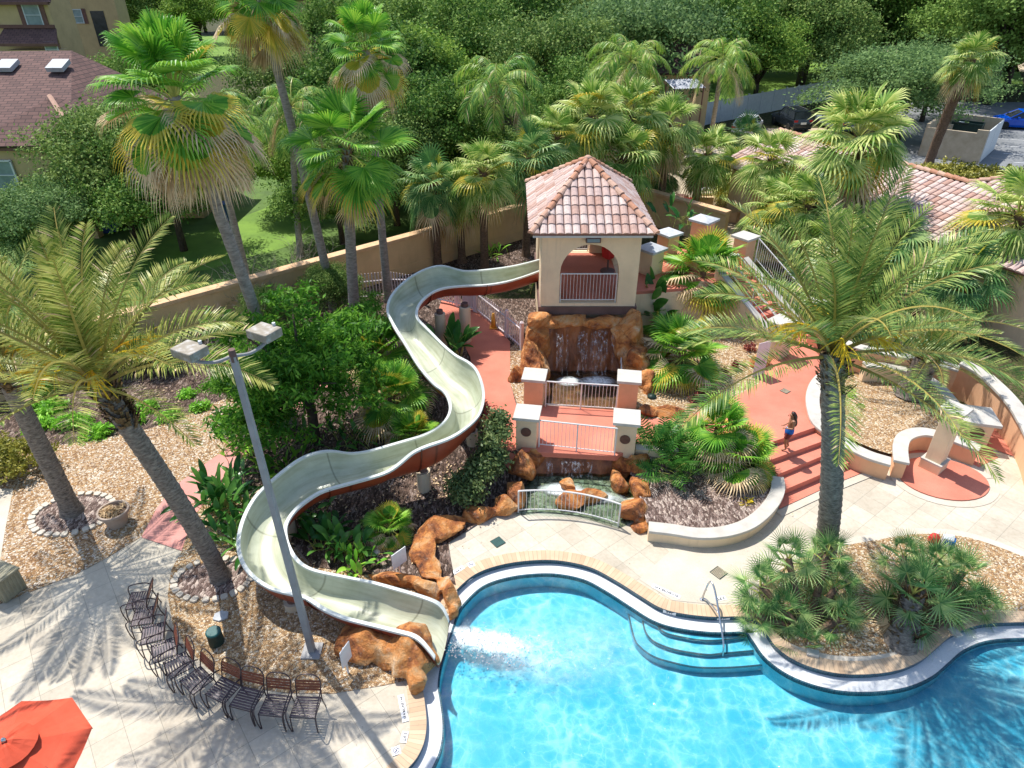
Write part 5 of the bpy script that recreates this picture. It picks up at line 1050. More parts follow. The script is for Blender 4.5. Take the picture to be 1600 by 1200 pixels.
SAB = [
 ((722, 410), (716, 300), 'sabalC', .85, 'small yellow green cabbage palm between the first two of the wall row'),
 ((872, 385), (872, 212), 'sabalA', 1.0, 'cabbage palm filling the gap left of the tower roof peak'),
 ((1150, 320), (1152, 268), 'sabalC', 1.0, 'yellow green cabbage palm over the sandy lot before the white car'),
 ((1310, 480), (1300, 385), 'sabalC', 1.0, 'low cabbage palm against the clubhouse wall behind the fruiting date palm'),
 ((1400, 470), (1395, 372), 'sabalB', 1.0, 'cabbage palm against the clubhouse wall under its eave'),
 ((685, 418), (676, 285), 'sabalB', 1.0, 'blue green cabbage palm nearest the slide bend before the wall'),
 ((757, 420), (755, 268), 'sabalA', 1.0, 'middle cabbage palm of the wall row above the slide top'),
 ((822, 400), (828, 245), 'sabalB', 1.12, 'cabbage palm whose trunk touches the tower roof edge'),
 ((930, 372), (925, 180), 'sabalC', 1.1, 'bushy cabbage palm crown rising straight behind the roof peak'),
 ((985, 350), (985, 178), 'sabalC', 1.15, 'highest sunlit cabbage palm of the clump behind the tower'),
 ((1030, 345), (1045, 195), 'sabalA', 1.1, 'cabbage palm with orange dead fronds right of the tower roof'),
 ((960, 380), (975, 245), 'sabalC', 1.05, 'low cabbage palm crown hugging the tower roof ridge'),
 ((1082, 340), (1105, 240), 'sabalA', 1.1, 'leaning cabbage palm above the pile of boxes'),
 ((1045, 330), (1030, 262), 'sabalB', 1.0, 'shady cabbage palm behind the grey capped landing pillars'),
 ((1185, 365), (1205, 248), 'sabalA', 1.1, 'cabbage palm leaning over the sandy lot'),
 ((1232, 420), (1222, 325), 'sabalA', 1.1, 'dark cabbage palm beside the terracotta roof corner'),
 ((1285, 440), (1262, 318), 'sabalA', 1.0, 'cabbage palm tucked between tiled roof and date fronds'),
 ((1330, 432), (1343, 212), 'sabalC', 1.3, 'large round cabbage palm standing over the tiled roof'),
 ((1590, 500), (1592, 335), 'sabalA', 1.3, 'cabbage palm cut by the edge beyond the tiled roof'),
 ((1500, 520), (1505, 430), 'sabalB', 1.1, 'cabbage palm in shade behind the curving ramp wall'),
 ((1160, 300), (1165, 215), 'sabalB', .95, 'small cabbage palm before the parked white car'),
]
for bp, tp, cr, s_, lb in SAB:
    b = at(*bp, 0); palm('cabbage_palm', b, pt(*tp, b.y - (.3 if bp[0] % 2 else -.2)), lb, cr, 'sabal', .19, .17, 'brownbark', s_ * 1.15, bp[0] * .7, group='cabbage palms round the tower', bootn=40, bootz=.75)
b = at(1450, 258, 0); palm('cabbage_palm', b, pt(1517, 92, b.y - 2), 'lone leaning cabbage palm with shaggy brown trunk at the bin enclosure', 'sabalC', 'sabal', .30, .32, 'brownbark', 1.15, 0, bootn=160, bootz=.35)
# low fan palms in the beds
def bush(bp, z, h, cr, s_, lb, rz=0, r=.12): b = at(*bp, 0); b = aT(*bp); palm('low_fan_palm', b, (b.x, b.y, b.z + h), lb, cr, 'sabal', r, r, 'brownbark', s_, rz, cat='fan palm')
bush((1062, 590), 0, 1.0, 'bushfan', 1.05, 'bright low fan palm beside the big waterfall', 0)
bush((1088, 495), 0, 2.0, 'bushfan', 1.2, 'bright fan palm on two short trunks below the landing', 1.3)
bush((1150, 745), 0, .7, 'bushfan', .78, 'yellow tipped fan palm beside the coral steps', 2.2)
bush((1115, 712), 0, 1.0, 'bushfan', .72, 'glossy fan palm behind the yellow tipped one in the mulch bed', 3.1)
bush((600, 590), 0, 1.1, 'bushfan', .95, 'sunlit yellow green fan palm left of the slide middle', 4.0)
bush((615, 655), 0, .9, 'bushfan', .9, 'shaded fan palm between leafy tree and slide', 5.0)
bush((648, 690), 0, .25, 'bushfan', .62, 'small fan palm tucked inside the slide bend', .6)
bush((610, 835), 0, .3, 'bushfan', .50, 'pair of round dark fan leaves in the shaded slide bed', 1.6)
bush((1575, 420), 0, 1.0, 'bushfan', 1.0, 'low bright fan palm beyond the date fronds near the roof', 2)
bush((1035, 520), 0, .2, 'bushfan', .6, 'small dark fan palm close to the tower foot', 2.9)
# multi-headed shrub palms by the pool
def cluster(name, bp, heads, label):
    b = at(*bp, 0); root = empty(name, b, 0, label, 'shrub palm')
    if 'headfan' not in crowns: pass
    for i, (hx, hy, D, s_) in enumerate(heads):
        t = pt(hx, hy, D); H = t.z; bx, by = t.x - b.x, t.y - b.y
        MB().tube([Vector((bx * .25, by * .25, -.05)), Vector((bx * .5, by * .5, H * .4)), Vector((bx, by, H))], [.10, .085, .075], 8).build('stem', M['brownbark'], root)
        if 'headfan' not in crowns: mb, mats = CR['headfan'](); o = mb.build('crown', [M[m_] for m_ in mats], root); crowns['headfan'] = o
        else: o = crowns['headfan'].copy(); COL.objects.link(o); o.parent = root
        o.location = (bx, by, H); o.rotation_euler = (0, 0, i * 1.7); o.scale = (s_,) * 3
bb = at(1262, 985, 0)
cluster('shrub_palm', (1262, 990), [(1232, 872, 11.3, 1.0), (1292, 868, 11.6, 1.0), (1190, 915, 10.9, .9), (1305, 918, 11.0, 1.0), (1225, 955, 10.5, .9), (1312, 968, 10.3, .85), (1258, 1005, 9.9, .8), (1180, 960, 10.5, .7)], 'many headed green shrub palm at the foot of the fruiting date palm')
cluster('shrub_palm', (1415, 1000), [(1412, 868, 11.4, .85), (1460, 880, 11.3, 1.0), (1505, 895, 11.2, .95), (1480, 938, 10.8, 1.0), (1530, 940, 10.8, .8), (1410, 935, 10.8, .6)], 'shrub palm with stout grey trunk leaning toward the pool')
b = at(1408, 1004, 0); palm('stout_palm', b, (b.x + .30, b.y + .62, .95), 'stout palm trunk with shaggy grey boots beside the curved coping', 'headfan', 'sabal', .27, .22, 'datebark', 1.25, 0, bootn=90, bootz=.1, cat='palm tree')

# ---------------------------------------------------------------- leafy trees
def leaf_cloud(n, lobes, size, seed, clump=60, spread=.45, flat=.5, elong=1.0, shell=.55):
    r = np.random.default_rng(seed); nc = max(4, n // clump); w_ = np.array([l[1][0] * l[1][1] * l[1][2] for l in lobes]) ** .67; w_ = w_ / w_.sum(); pick = r.choice(len(lobes), nc, p=w_)
    d = r.normal(size=(nc, 3)); d /= np.linalg.norm(d, axis=1)[:, None]; d[:, 2] = np.where((d[:, 2] < -.35), -d[:, 2] * .6, d[:, 2]); rad = shell + (1 - shell) * r.random(nc) ** .6
    C = np.array([lobes[i][0] for i in pick]) + d * rad[:, None] * np.array([lobes[i][1] for i in pick]) * (1 + .18 * r.normal(size=(nc, 1)))
    ci = r.integers(0, nc, n); off = r.normal(size=(n, 3)) * spread * np.array([1, 1, flat]); c = C[ci] + off
    nrm = r.normal(size=(n, 3)) + d[ci] * .7 + np.array([0, 0, .5]); nrm /= np.linalg.norm(nrm, axis=1)[:, None]; a = np.cross(nrm, r.normal(size=(n, 3))); a /= np.linalg.norm(a, axis=1)[:, None]; b = np.cross(nrm, a)
    s = size * r.uniform(.6, 1.3, (n, 1)); a = a * s * elong; b = b * s / elong * .8
    V = np.stack([c - a, c + b, c + a, c - b], 1).reshape(-1, 3); F = np.arange(4 * n).reshape(n, 4); return V, F, C
def np_mesh(name, V, F, mats, mi=None):
    me = bpy.data.meshes.new(name); me.vertices.add(len(V)); me.vertices.foreach_set('co', V.astype(np.float32).ravel()); k = F.shape[1]; me.loops.add(F.size); me.loops.foreach_set('vertex_index', F.astype(np.int32).ravel()); me.polygons.add(len(F)); me.polygons.foreach_set('loop_start', np.arange(0, F.size, k, dtype=np.int32)); me.polygons.foreach_set('loop_total', np.full(len(F), k, np.int32))
    for m_ in mats: me.materials.append(m_)
    if mi is not None: me.polygons.foreach_set('material_index', mi.astype(np.int32))
    me.update(calc_edges=True); return me
def limbs(mb, H, targets, r0, rs, fork=.35):
    mb.tube([(0, 0, -.2), (rs.uniform(-.1, .1), rs.uniform(-.1, .1), H * fork * .6), (0, 0, H * fork)], [r0 * 1.25, r0, r0 * .85], 8)
    for t_ in targets:
        t_ = Vector(t_); m_ = Vector((t_.x * .35, t_.y * .35, H * fork + (t_.z - H * fork) * .5)); mb.tube([(0, 0, H * fork * .85), m_, t_], [r0 * .6, r0 * .35, r0 * .1], 6)
PROTO = {}
def tree_proto(key, H, W, n, size, seed, mat, nl=9, clump=60, spread=.5, elong=1.15, low=.35, lobe=.22, shell=.6):
    rs = random.Random(seed); lobes = []
    for i in range(nl):
        a = i * 2.4; rr = W * .5 * math.sqrt((i + .3) / nl) * .8; z = H * (low + (.95 - low) * rs.random() * (1 - .35 * rr / W)) ; s_ = W * rs.uniform(lobe, lobe * 1.55); lobes.append(((rr * math.cos(a), rr * math.sin(a), min(z, H - s_ * .5)), (s_, s_, s_ * rs.uniform(.6, .85))))
    V, F, C = leaf_cloud(n, lobes, size, seed, clump, spread, .6, elong, shell); me = np_mesh('crown', V, F, [M[mat]]); mb = MB(); limbs(mb, H, [l[0] for l in lobes], .035 * H * .8, rs); PROTO[key] = (me, mb)
def tree(name, key, base, scale, rz, label, group=None, bark='oakbark', cat='tree', mat=None):
    if key == 'greyA' and name == 'oak_tree': scale = tuple(x * 1.55 for x in scale)
    me, mb = PROTO[key]; root = empty(name, base, rz, label, cat, group); root.scale = scale if isinstance(scale, tuple) else (scale,) * 3
    o = bpy.data.objects.new('crown', me); COL.objects.link(o); o.parent = root
    if not isinstance(mb, bpy.types.Mesh): ob = mb.build('trunk', M[bark], root, smooth=True); PROTO[key] = (me, ob.data)
    else: ob = bpy.data.objects.new('trunk', mb); COL.objects.link(ob); ob.parent = root
    return root
tree_proto('oakA', 10, 10, 42000, .11, 21, 'oak', nl=14, clump=110, shell=.8); tree_proto('oakD', 9, 8, 36000, .10, 29, 'oaklight', nl=18, clump=80, shell=.75, lobe=.16); tree_proto('oakB', 9, 9, 40000, .10, 22, 'oakmid', nl=16, clump=70, shell=.8); tree_proto('oakC', 11, 11, 48000, .12, 23, 'oak', nl=16, clump=110, shell=.8)
tree_proto('greyA', 6, 8, 22000, .085, 24, 'oakgrey', nl=12, spread=.42); tree_proto('brightA', 5.6, 5.2, 19000, .07, 25, 'bright', nl=22, spread=.22, elong=1.7, low=.25, clump=90, lobe=.14)
OAK = [((610, 235), 38, .62, 'oakB', 'dark oak behind the wall between two fan palms'), ((520, 265), 35, .5, 'oakA', 'shady oak behind the wall near the slender palm trunk'), ((690, 215), 41, .62, 'oakC', 'dark oak above the first cabbage palm of the row'), ((440, 240), 40, .55, 'oakD', 'oak casting shade on the lawn behind the wall'), ((590, 160), 48, .8, 'oakC', 'oak filling the gap left of the yellow tipped palm'),
 ((170, 235), 36, .72, 'oakB', 'dark oak between the brown roofed house and tallest fan palm'), ((250, 250), 34, .6, 'oakA', 'oak shading the house wall behind the tallest palm'), ((230, 120), 62, .75, 'oakA', 'grey green oak behind the sunlit lawn strip'), ((30, 290), 31, .42, 'greyA', 'small grey green tree before the brown hip roof'),
 ((450, 110), 55, .8, 'oakB', 'oak behind the slender fan palm'), ((560, 190), 44, .6, 'oakA', 'oak in shade behind the yellow tipped fan palm'), ((650, 150), 50, 1.0, 'oakD', 'broad oak between the yellow tipped palm and the queen palm'), ((690, 60), 66, 1.05, 'oakA', 'oak crown at the top middle of the grove'), ((860, 110), 56, 1.0, 'oakB', 'oak directly behind the queen palm with wide fronds'),
 ((780, 20), 76, 1.1, 'oakC', 'far oak over the middle of the grove'), ((900, 170), 47, .7, 'oakA', 'small oak above the tower roof peak'), ((1000, 40), 66, 1.05, 'greyA', 'greyish oak behind the hanging queen palm'), ((1100, 20), 72, 1.1, 'oakA', 'oak behind the metal shelter'), ((1190, 90), 72, .95, 'oakD', 'oak shading the lawn beyond the white fence'), ((1260, 70), 80, 1.2, 'oakB', 'oak with visible trunk at the end of the white fence'),
 ((1350, 30), 92, 1.2, 'oakC', 'dark oak above the grey green spreading tree'), ((1440, 20), 100, 1.15, 'oakA', 'oak over the sandy lot corner'), ((1570, 80), 76, 1.2, 'oakC', 'large soft oak behind the blue car'), ((1530, 130), 80, .75, 'oakD', 'oak shading the hedge by the parking lot'), ((1600, 60), 84, 1.2, 'oakA', 'oak cut by the edge above the parking lot'),
 ((740, 215), 43, .5, 'oakB', 'small dark oak low behind the cabbage palm row'), ((540, 60), 72, .9, 'oakC', 'oak beside the distant beige house')]
def place_by_crown(px, py, D, H): # base so that the crown centre (0.65 of the height) sits on the bearing
    v = (py - 600) / FPX; u = (px - 800) / FPX; z = H * .65; t = D / (math.cos(PITCH) - v * math.sin(PITCH)); return Vector((u * t, D, 0))
HT = {'oakA': 10, 'oakB': 9, 'oakC': 11, 'greyA': 6, 'oakD': 9}
for (px, py), D, s_, k, lb in OAK:
    p = pt(px, py, D); sc_ = max(.35, (p.z / .62) / HT[k]); sc_ = min(sc_, s_ * 1.25); base = place_by_crown(px, py, D, 0); hz = 1.0
    tree('oak_tree', k, base, (s_, s_, max(.3, min(1.3, s_ * 1.0))), px * .37, lb, 'oaks behind the boundary wall')
rs_ = random.Random(5); i = 0
for D in (88, 100, 116, 134, 155):
    x = -D * .78
    while x < D * .8:
        kk = ('oakA', 'oakB', 'oakC', 'oakD', 'oakB')[(i * 7) % 5]; i += 1
        if not (x < -25 and D < 112): tree('oak_tree', kk, (x + rs_.uniform(-2, 2), D + rs_.uniform(-3, 3), 0), rs_.uniform(1.0, 1.35), rs_.uniform(0, 6), 'dark green oak in the far tree line', 'far line of oaks')
        x += rs_.uniform(8, 12)
tree('spreading_tree', 'greyA', at(1375, 215, 0), (1.55, 1.25, 1.05), .4, 'low spreading grey green tree beyond the tiled roof')
tree('spreading_tree', 'greyA', at(1440, 190, 0), (1.2, 1.1, 1.0), 2.4, 'second grey green tree next to the bin enclosure')
tree('leafy_tree', 'brightA', at(492, 690, 0), (1.0, .95, .98), 0, 'bright green feathery tree behind the light pole')
tree('leafy_tree', 'brightA', at(400, 650, 0), (.5, .5, .55), 2, 'smaller bright feathery tree next to the coral path')
tree('leafy_tree', 'brightA', at(570, 570, 0), (.5, .5, .55), 4, 'bright feathery tree under the broad fan palm')
for (px, py, s_, lb) in ((185, 575, .36, 'leafy shrub against the wall under the leaning date palm'), (90, 420, .7, 'green shrub tree behind the wall near the house'), (285, 500, .35, 'scrubby tree behind the wall coping'), (255, 575, .26, 'low dark shrub at the wall foot behind the date fronds'), (350, 500, .28, 'low shrub at the wall foot under the tallest fan palm'), (490, 455, .27, 'low shrub at the wall foot between two palm trunks'), (430, 520, .36, 'dark shrub tree between wall and feathery tree'), (530, 490, .40, 'shrub tree behind the broad fan palm trunk')):
    tree('shrub_tree', 'oakB', at(px, py, 0), s_ * .55, px, lb, 'shrubs along the boundary wall')
# ---------------------------------------------------------------- shrubs and small plants
def shrub(name, base, lobes, n, size, mat, label, seed, cat='shrub', spread=.1, clump=25, elong=1.3, stem=True, group=None, kind=None, shell=.5):
    V, F, C = leaf_cloud(n, lobes, size, seed, clump, spread, .8, elong, shell); me = np_mesh(name, V, F, [M[mat]])
    if kind: o = bpy.data.objects.new(name, me); COL.objects.link(o); o.location = base; return tag(o, label, cat, group, kind)
    root = empty(name, base, 0, label, cat, group); o = bpy.data.objects.new('foliage', me); COL.objects.link(o); o.parent = root
    if stem:
        mb = MB(); rs = random.Random(seed)
        for l in lobes[:6]: mb.tube([(rs.uniform(-.05, .05), rs.uniform(-.05, .05), -.05), Vector(l[0])], [.025, .008], 5)
        mb.build('stems', M['oakbark'], root)
    return root
b = aT(768, 738); shrub('bottlebrush_shrub', b, [((.1, .1, 1.1), (.36, .4, .6)), ((0, -.2, .6), (.5, .5, .6)), ((-.35, -.55, .45), (.45, .4, .45)), ((.2, .7, 1.1), (.3, .3, .6))], 6500, .045, 'bottle', 'dusty green shrub column between slide and bridge pillar', 31)
b = aT(728, 785); shrub('bottlebrush_shrub', b, [((0, 0, .45), (.5, .42, .42))], 2600, .045, 'bottle', 'low dusty shrub behind the flat orange boulder', 32)
b = aT(752, 660); shrub('croton_shrub', b, [((0, 0, .35), (.25, .35, .35))], 500, .06, 'maroonleaf', 'red leaved shrub beside the coral walk and slide', 33, elong=1.7)
b = at(30, 735, 0); shrub('clipped_hedge', b, [((-.9, 0, .45), (1.1, .8, .5)), ((.1, 0, .42), (.95, .75, .48)), ((-2.2, .2, .45), (1.1, .8, .5))], 14000, .04, 'hedge', 'rounded olive yellow clipped hedge by the concrete walk', 34, 'hedge', .06, shell=.8)
for k, (px, py, s_) in enumerate([(75, 640, .8), (110, 665, .8), (150, 680, .7), (200, 660, .6), (225, 640, .5), (262, 655, .45), (350, 605, .6), (398, 592, .6), (310, 640, .4), (60, 615, .6), (60, 668, .6), (290, 620, .35)]):
    b = at(px, py, 0); shrub('fern_clump', b, [((0, 0, .12 * s_), (.6 * s_, .5 * s_, .25 * s_)), ((.4 * s_, .1, .1), (.4 * s_, .35 * s_, .2 * s_))], int(1500 * s_), .055, 'fern', 'bright green fern clump on the mulch by the boundary wall', 40 + k, 'ground fern', .08, elong=1.7, stem=False, group='ferns on the mulch bed')
for k, (px, py) in enumerate([(1110, 605), (1095, 615), (1150, 578), (1128, 588), (1170, 548), (1085, 632)]):
    b = aT(px, py); shrub('red_ti_plant', b, [((0, 0, .14), (.16, .16, .15))], 130, .06, 'maroonleaf', 'small maroon leaved plant on the golden gravel by the coral walk', 60 + k, 'red plant', .05, elong=1.8, stem=False, group='maroon plants on the gravel')
b = aT(1163, 800); shrub('croton_plant', b, [((0, 0, .2), (.2, .18, .18))], 260, .05, 'yellowleaf', 'yellow croton at the corner of the pale mulch bed', 70, 'croton', .05, elong=1.6)
b = aT(1190, 783); shrub('croton_plant', b, [((0, 0, .15), (.14, .14, .14))], 150, .05, 'yellowleaf', 'smaller yellow croton beside the bed wall end', 71, 'croton', .05, elong=1.6)
for px, py, lb in ((1035, 780, 'tiny dark sprig in pale mulch nearer the bridge'), (1035, 803, 'tiny dark sprig in pale mulch nearer the bed wall')):
    b = aT(px, py); shrub('sprig_plant', b, [((0, 0, .1), (.08, .08, .12))], 60, .05, 'fern', lb, px + py, 'small plant', .03, elong=1.8, stem=False)
b = at(1480, 285, 0); shrub('box_hedge', b, [((0, 0, .6), (2.6, 1.2, .7)), ((2.5, -1, .6), (2, 1, .7))], 9000, .08, 'hedge', 'green hedge between the bin enclosure and tiled roof', 72, 'hedge', .12, shell=.7)
b = at(1555, 190, 0)
def blades(name, base, n, L, W_, mat, label, seed, pet=.5, droop=.9, cat='plant', el=(35, 80), lobes=0, spread=.15, segn=5, split=0):
    """plants made of broad blades on stalks; split > 0 cuts the blade into fingers"""
    rs = random.Random(seed); root = empty(name, base, 0, label, cat); ml = MB(); ms = MB()
    for i in range(n):
        az = rs.uniform(0, 6.28); e = R(rs.uniform(*el)); d = Vector((math.cos(az) * math.cos(e), math.sin(az) * math.cos(e), math.sin(e))); o0 = Vector((rs.gauss(0, spread), rs.gauss(0, spread), 0)); s_ = rs.uniform(.7, 1.15); st_ = arc(d, L * pet * s_, droop * .6, 4, o0); ms.tube(st_, .011, 4, caps=False)
        c = st_[-1]; d2 = (st_[-1] - st_[-2]).normalized(); pl = arc(d2, L * (1 - pet) * s_ + .1, droop, 8, c); side = d2.cross(Vector((0, 0, 1))); side = side.normalized() if side.length > .1 else Vector((1, 0, 0)); a_ = rs.uniform(-.5, .5); nr = side.cross(d2); side = side * math.cos(a_) + nr * math.sin(a_)
        if split:
            for k in range(split):
                t = (k + .5) / split; x = t * 8; j = min(int(x), 7); p = pl[j].lerp(pl[j + 1], x - j)
                for sg in (-1, 1):
                    v = (side * sg + d2 * (1.0 * t - .1) + Vector((0, 0, -.15))).normalized(); ln = W_ * math.sin(math.pi * (.15 + .75 * t)) * rs.uniform(.85, 1.1) * s_; q = p + v * ln * .6; e_ = p + v * ln; e_.z -= .1 * ln; wv = d2 * W_ * .085; o = len(ml.v)
                    ml.v += [tuple(p - wv * .7), tuple(q + wv), tuple(e_), tuple(q - wv), tuple(p + wv * .7)]; ml.f += [(o, o + 3, o + 2, o + 1, o + 4)]; ml.m += [0]
        else:
            o = len(ml.v)
            for k in range(9):
                t = k / 8; hw = W_ * .5 * (math.sin(math.pi * min(1, t * .93 + .05)) ** .75) * s_; nz = Vector((0, 0, hw * .35)); ml.v += [tuple(pl[k] - side * hw + nz), tuple(pl[k]), tuple(pl[k] + side * hw + nz)]
            for k in range(8): ml.f += [(o + 3 * k, o + 3 * k + 1, o + 3 * k + 4, o + 3 * k + 3), (o + 3 * k + 1, o + 3 * k + 2, o + 3 * k + 5, o + 3 * k + 4)]; ml.m += [0, 0]
    ms.build('stalks', M['petiole'], root); ml.build('leaves', M[mat], root, smooth=True); return root
blades('bird_of_paradise', at(352, 800, 0), 90, 1.15, .17, 'paddle', 'dense dark bird of paradise clump beside the coral path', 81, .5, .8, 'plant', (25, 80), spread=.38)
blades('bird_of_paradise', at(372, 842, 0), 40, .8, .14, 'paddle', 'lower part of the bird of paradise thicket touching the slide', 82, .5, .8, 'plant', (25, 80), spread=.28)
blades('banana_plant', aT(705, 560), 22, 1.35, .28, 'paddle', 'broad leaved dark plant inside the upper slide bend', 83, .45, .7, 'plant', (35, 80), spread=.22)
blades('banana_plant', aT(1022, 505), 34, 2.1, .36, 'paddle', 'broad leaved plant in shade beside the tower base', 84, .45, .7, 'plant', (35, 80), spread=.25)
blades('split_leaf_plant', aT(1055, 730), 75, 1.05, .30, 'paddle', 'deep green split leaf plant spilling over the pale mulch', 85, .55, .8, 'plant', (20, 80), spread=.42, split=9)
blades('split_leaf_plant', aT(1035, 700), 40, .9, .26, 'paddle', 'split leaf plant against the white kerb by the bridge', 86, .55, .8, 'plant', (25, 80), spread=.3, split=9)
blades('split_leaf_plant', aT(1330, 650), 26, .75, .22, 'fern', 'bright split leaf plant climbing the fruiting date palm trunk', 87, .5, .9, 'plant', (20, 80), spread=.25, split=8)
blades('shade_plant', at(505, 850, 0), 36, .75, .16, 'paddle', 'dark leafy plant with white striped leaf in the slide bed', 88, .5, .8, 'plant', (25, 80), spread=.25)
blades('shade_plant', at(545, 865, 0), 46, .7, .17, 'paddle', 'dark leafy clump in the middle of the slide bed', 89, .5, .8, 'plant', (25, 80), spread=.3)
blades('shade_plant', at(470, 800, 0), 30, .6, .15, 'paddle', 'leafy clump close to the slide inner rim', 90, .5, .8, 'plant', (25, 80), spread=.25)
blades('shade_plant', at(560, 890, 0), 20, .5, .13, 'fern', 'light green clump beside the lower slide channel', 91, .5, .8, 'plant', (25, 80), spread=.2)
blades('border_plant', at(385, 700, 0), 36, .8, .12, 'fern', 'yellow green leafy plant by the pink path and pole', 92, .5, .9, 'plant', (25, 80), spread=.3)
blades('border_plant', at(440, 735, 0), 40, .8, .13, 'bright', 'green leafy plant behind the slide curve', 93, .5, .9, 'plant', (25, 80), spread=.4)
blades('border_plant', at(540, 690, 0), 50, .7, .13, 'paddle', 'dark leafy plant under the feathery tree', 94, .5, .9, 'plant', (25, 80), spread=.5)
blades('border_plant', aT(1120, 480), 30, .9, .16, 'paddle', 'dark plant under the fan palm below the landing', 95, .5, .9, 'plant', (25, 80), spread=.4)
blades('border_plant', at(770, 400, 0), 24, .7, .1, 'fern', 'bright strappy plant on the mulch by the cabbage palms', 96, .4, 1.0, 'plant', (25, 80), spread=.3)
blades('border_plant', pt(1065, 350, 33), 30, 1.3, .2, 'paddle', 'leafy plant between landing pillars and boundary wall', 97, .5, .9, 'plant', (25, 80), spread=.4)
# bare twiggy shrub in front of the wall
def twigs(name, base, n, L, label, seed):
    rs = random.Random(seed); mb = MB()
    def grow(p, d, l, r, k):
        pts = [p]; q = p.copy(); dd = d.copy()
        for _ in range(4): dd = (dd + Vector((rs.uniform(-.25, .25), rs.uniform(-.25, .25), rs.uniform(-.12, .15)))).normalized(); q = q + dd * l / 4; pts.append(q.copy())
        mb.tube(pts, [r, r * .85, r * .7, r * .55, r * .4], 4, caps=False)
        if k: [grow(pts[rs.randint(2, 4)], (dd + Vector((rs.uniform(-.9, .9), rs.uniform(-.9, .9), rs.uniform(-.3, .6)))).normalized(), l * .6, r * .5, k - 1) for _ in range(3)]
    for i in range(n): a = rs.uniform(0, 6.28); grow(Vector((rs.uniform(-.2, .2), rs.uniform(-.2, .2), 0)), Vector((math.cos(a) * .8, math.sin(a) * .8, rs.uniform(.5, 1.2))).normalized(), L, .03, 3)
    o = mb.build(name, M['twig'], loc=base); tag(o, label, 'shrub'); return o
twigs('bare_shrub', at(400, 510, 0), 9, 1.7, 'bare grey twiggy shrub in front of the boundary wall', 3)
twigs('bare_shrub', at(330, 560, 0), 7, 1.2, 'smaller leafless shrub behind the light pole lamps', 4)
twigs('bare_shrub', at(470, 450, 0), 7, 1.6, 'leafless shrub against the wall coping beside the slender palm', 5)

for i, (x, y) in enumerate(((1.6, 29.0), (3.0, 28.6), (4.6, 29.6))): blades('border_plant', (x, y, 0.1), 40, 1.3, .14, 'fern', ('bright strappy plant behind the tower by the rear arch', 'second strappy plant seen through the tower arch', 'strappy plant behind the tall grey capped pillar')[i], 110 + i, .4, .9, 'plant', (35, 85), spread=.4)
# ---------------------------------------------------------------- boundary walls and fences
wall_path('boundary_wall', WALLB, 0.30, 1.9, 0.16, 0.09, (M['wallbeige'], M['coping']), 'long beige boundary wall with peach coping behind the palms', 'wall', n=1, base=0.5)
wall_path('boundary_wall', [(6, 40.6), (9.6, 36.4), (11.2, 34.6)], 0.30, 1.9, 0.16, 0.09, (M['wallbeige'], M['coping']), 'short peach coped wall leg beside the rubbish pile', 'wall', n=1)
def picket(name, pts, label):
    root = empty(name, pts[0], 0, label, 'fence'); o = Vector(pts[0])
    for i in range(len(pts) - 1):
        a, b = Vector(pts[i]), Vector(pts[i + 1]); railing(name, a - o, b - o, 1.0, '', 'pinkwhite', 0.14, parent=root, picket=True)
    return root
def shiftrail(root): return root
def fence_run(pts, label):
    root = empty('picket_fence', pts[0], 0, label, 'fence'); o = Vector(pts[0])
    for i in range(len(pts) - 1):
        a, b = Vector(pts[i]) - o, Vector(pts[i + 1]) - o; d = b - a; L_ = d.length; u = d / L_
        for z in (.18, .88): MB().tube([a + Vector((0, 0, z)), b + Vector((0, 0, z))], .035, 4).build('rail', M['pinkwhite'], root)
        mb = MB(); n = int(L_ / .14); ang = math.atan2(u.y, u.x)
        for k in range(1, n): p = a + u * (L_ * k / n); mb.box((p.x, p.y, .56), (.05, .02, 1.0), ang)
        mb.build('pickets', M['pinkwhite'], root)
        for p in ((a, b) if i == 0 else (b,)):
            q = MB().box((p.x, p.y, .58), (.11, .11, 1.16), ang); q.add([(p.x - .07, p.y - .07, 1.16), (p.x + .07, p.y - .07, 1.16), (p.x + .07, p.y + .07, 1.16), (p.x - .07, p.y + .07, 1.16), (p.x, p.y, 1.24)], [(0, 1, 4), (1, 2, 4), (2, 3, 4), (3, 0, 4)]); q.build('post', M['pinkwhite'], root)
fence_run([at(745, 489, ZU), at(792, 528, ZU), at(815, 548, ZU)], 'pinkish white picket fence from the gate to the waterfall rock')
fence_run([at(742, 488, ZU), at(715, 480, ZU), at(672, 470, .5)], 'pinkish white picket fence crossing behind the slide columns')
fence_run([at(655, 466, .2), at(610, 465, 0), at(560, 470, 0)], 'pinkish white picket fence behind the upper slide bend')
gt = empty('fence_gate', at(728, 486, ZU), 0, 'solid pinkish gate panel with dark hinges in the picket fence', 'gate'); MB().box((.15, .05, .55), (.55, .04, .95), R(-8)).build('panel', M['pinkwhite'], gt, bevel=.01)
for z in (.25, .9): MB().box((.44, .0, z), (.10, .05, .08)).build('hinge', M['black'], gt)
cn = at(771, 512, ZU + .05); co_ = empty('caution_cone', cn, 0, 'yellow orange caution cone on the coral walk by the fence', 'cone'); MB().box((0, 0, .02), (.30, .30, .04)).build('base', M['cone'], co_, bevel=.01); MB().lathe([(.11, .03), (.075, .35), (.05, .62), (.0, .63)], (0, 0, 0), 12).build('body', M['cone'], co_, smooth=True)
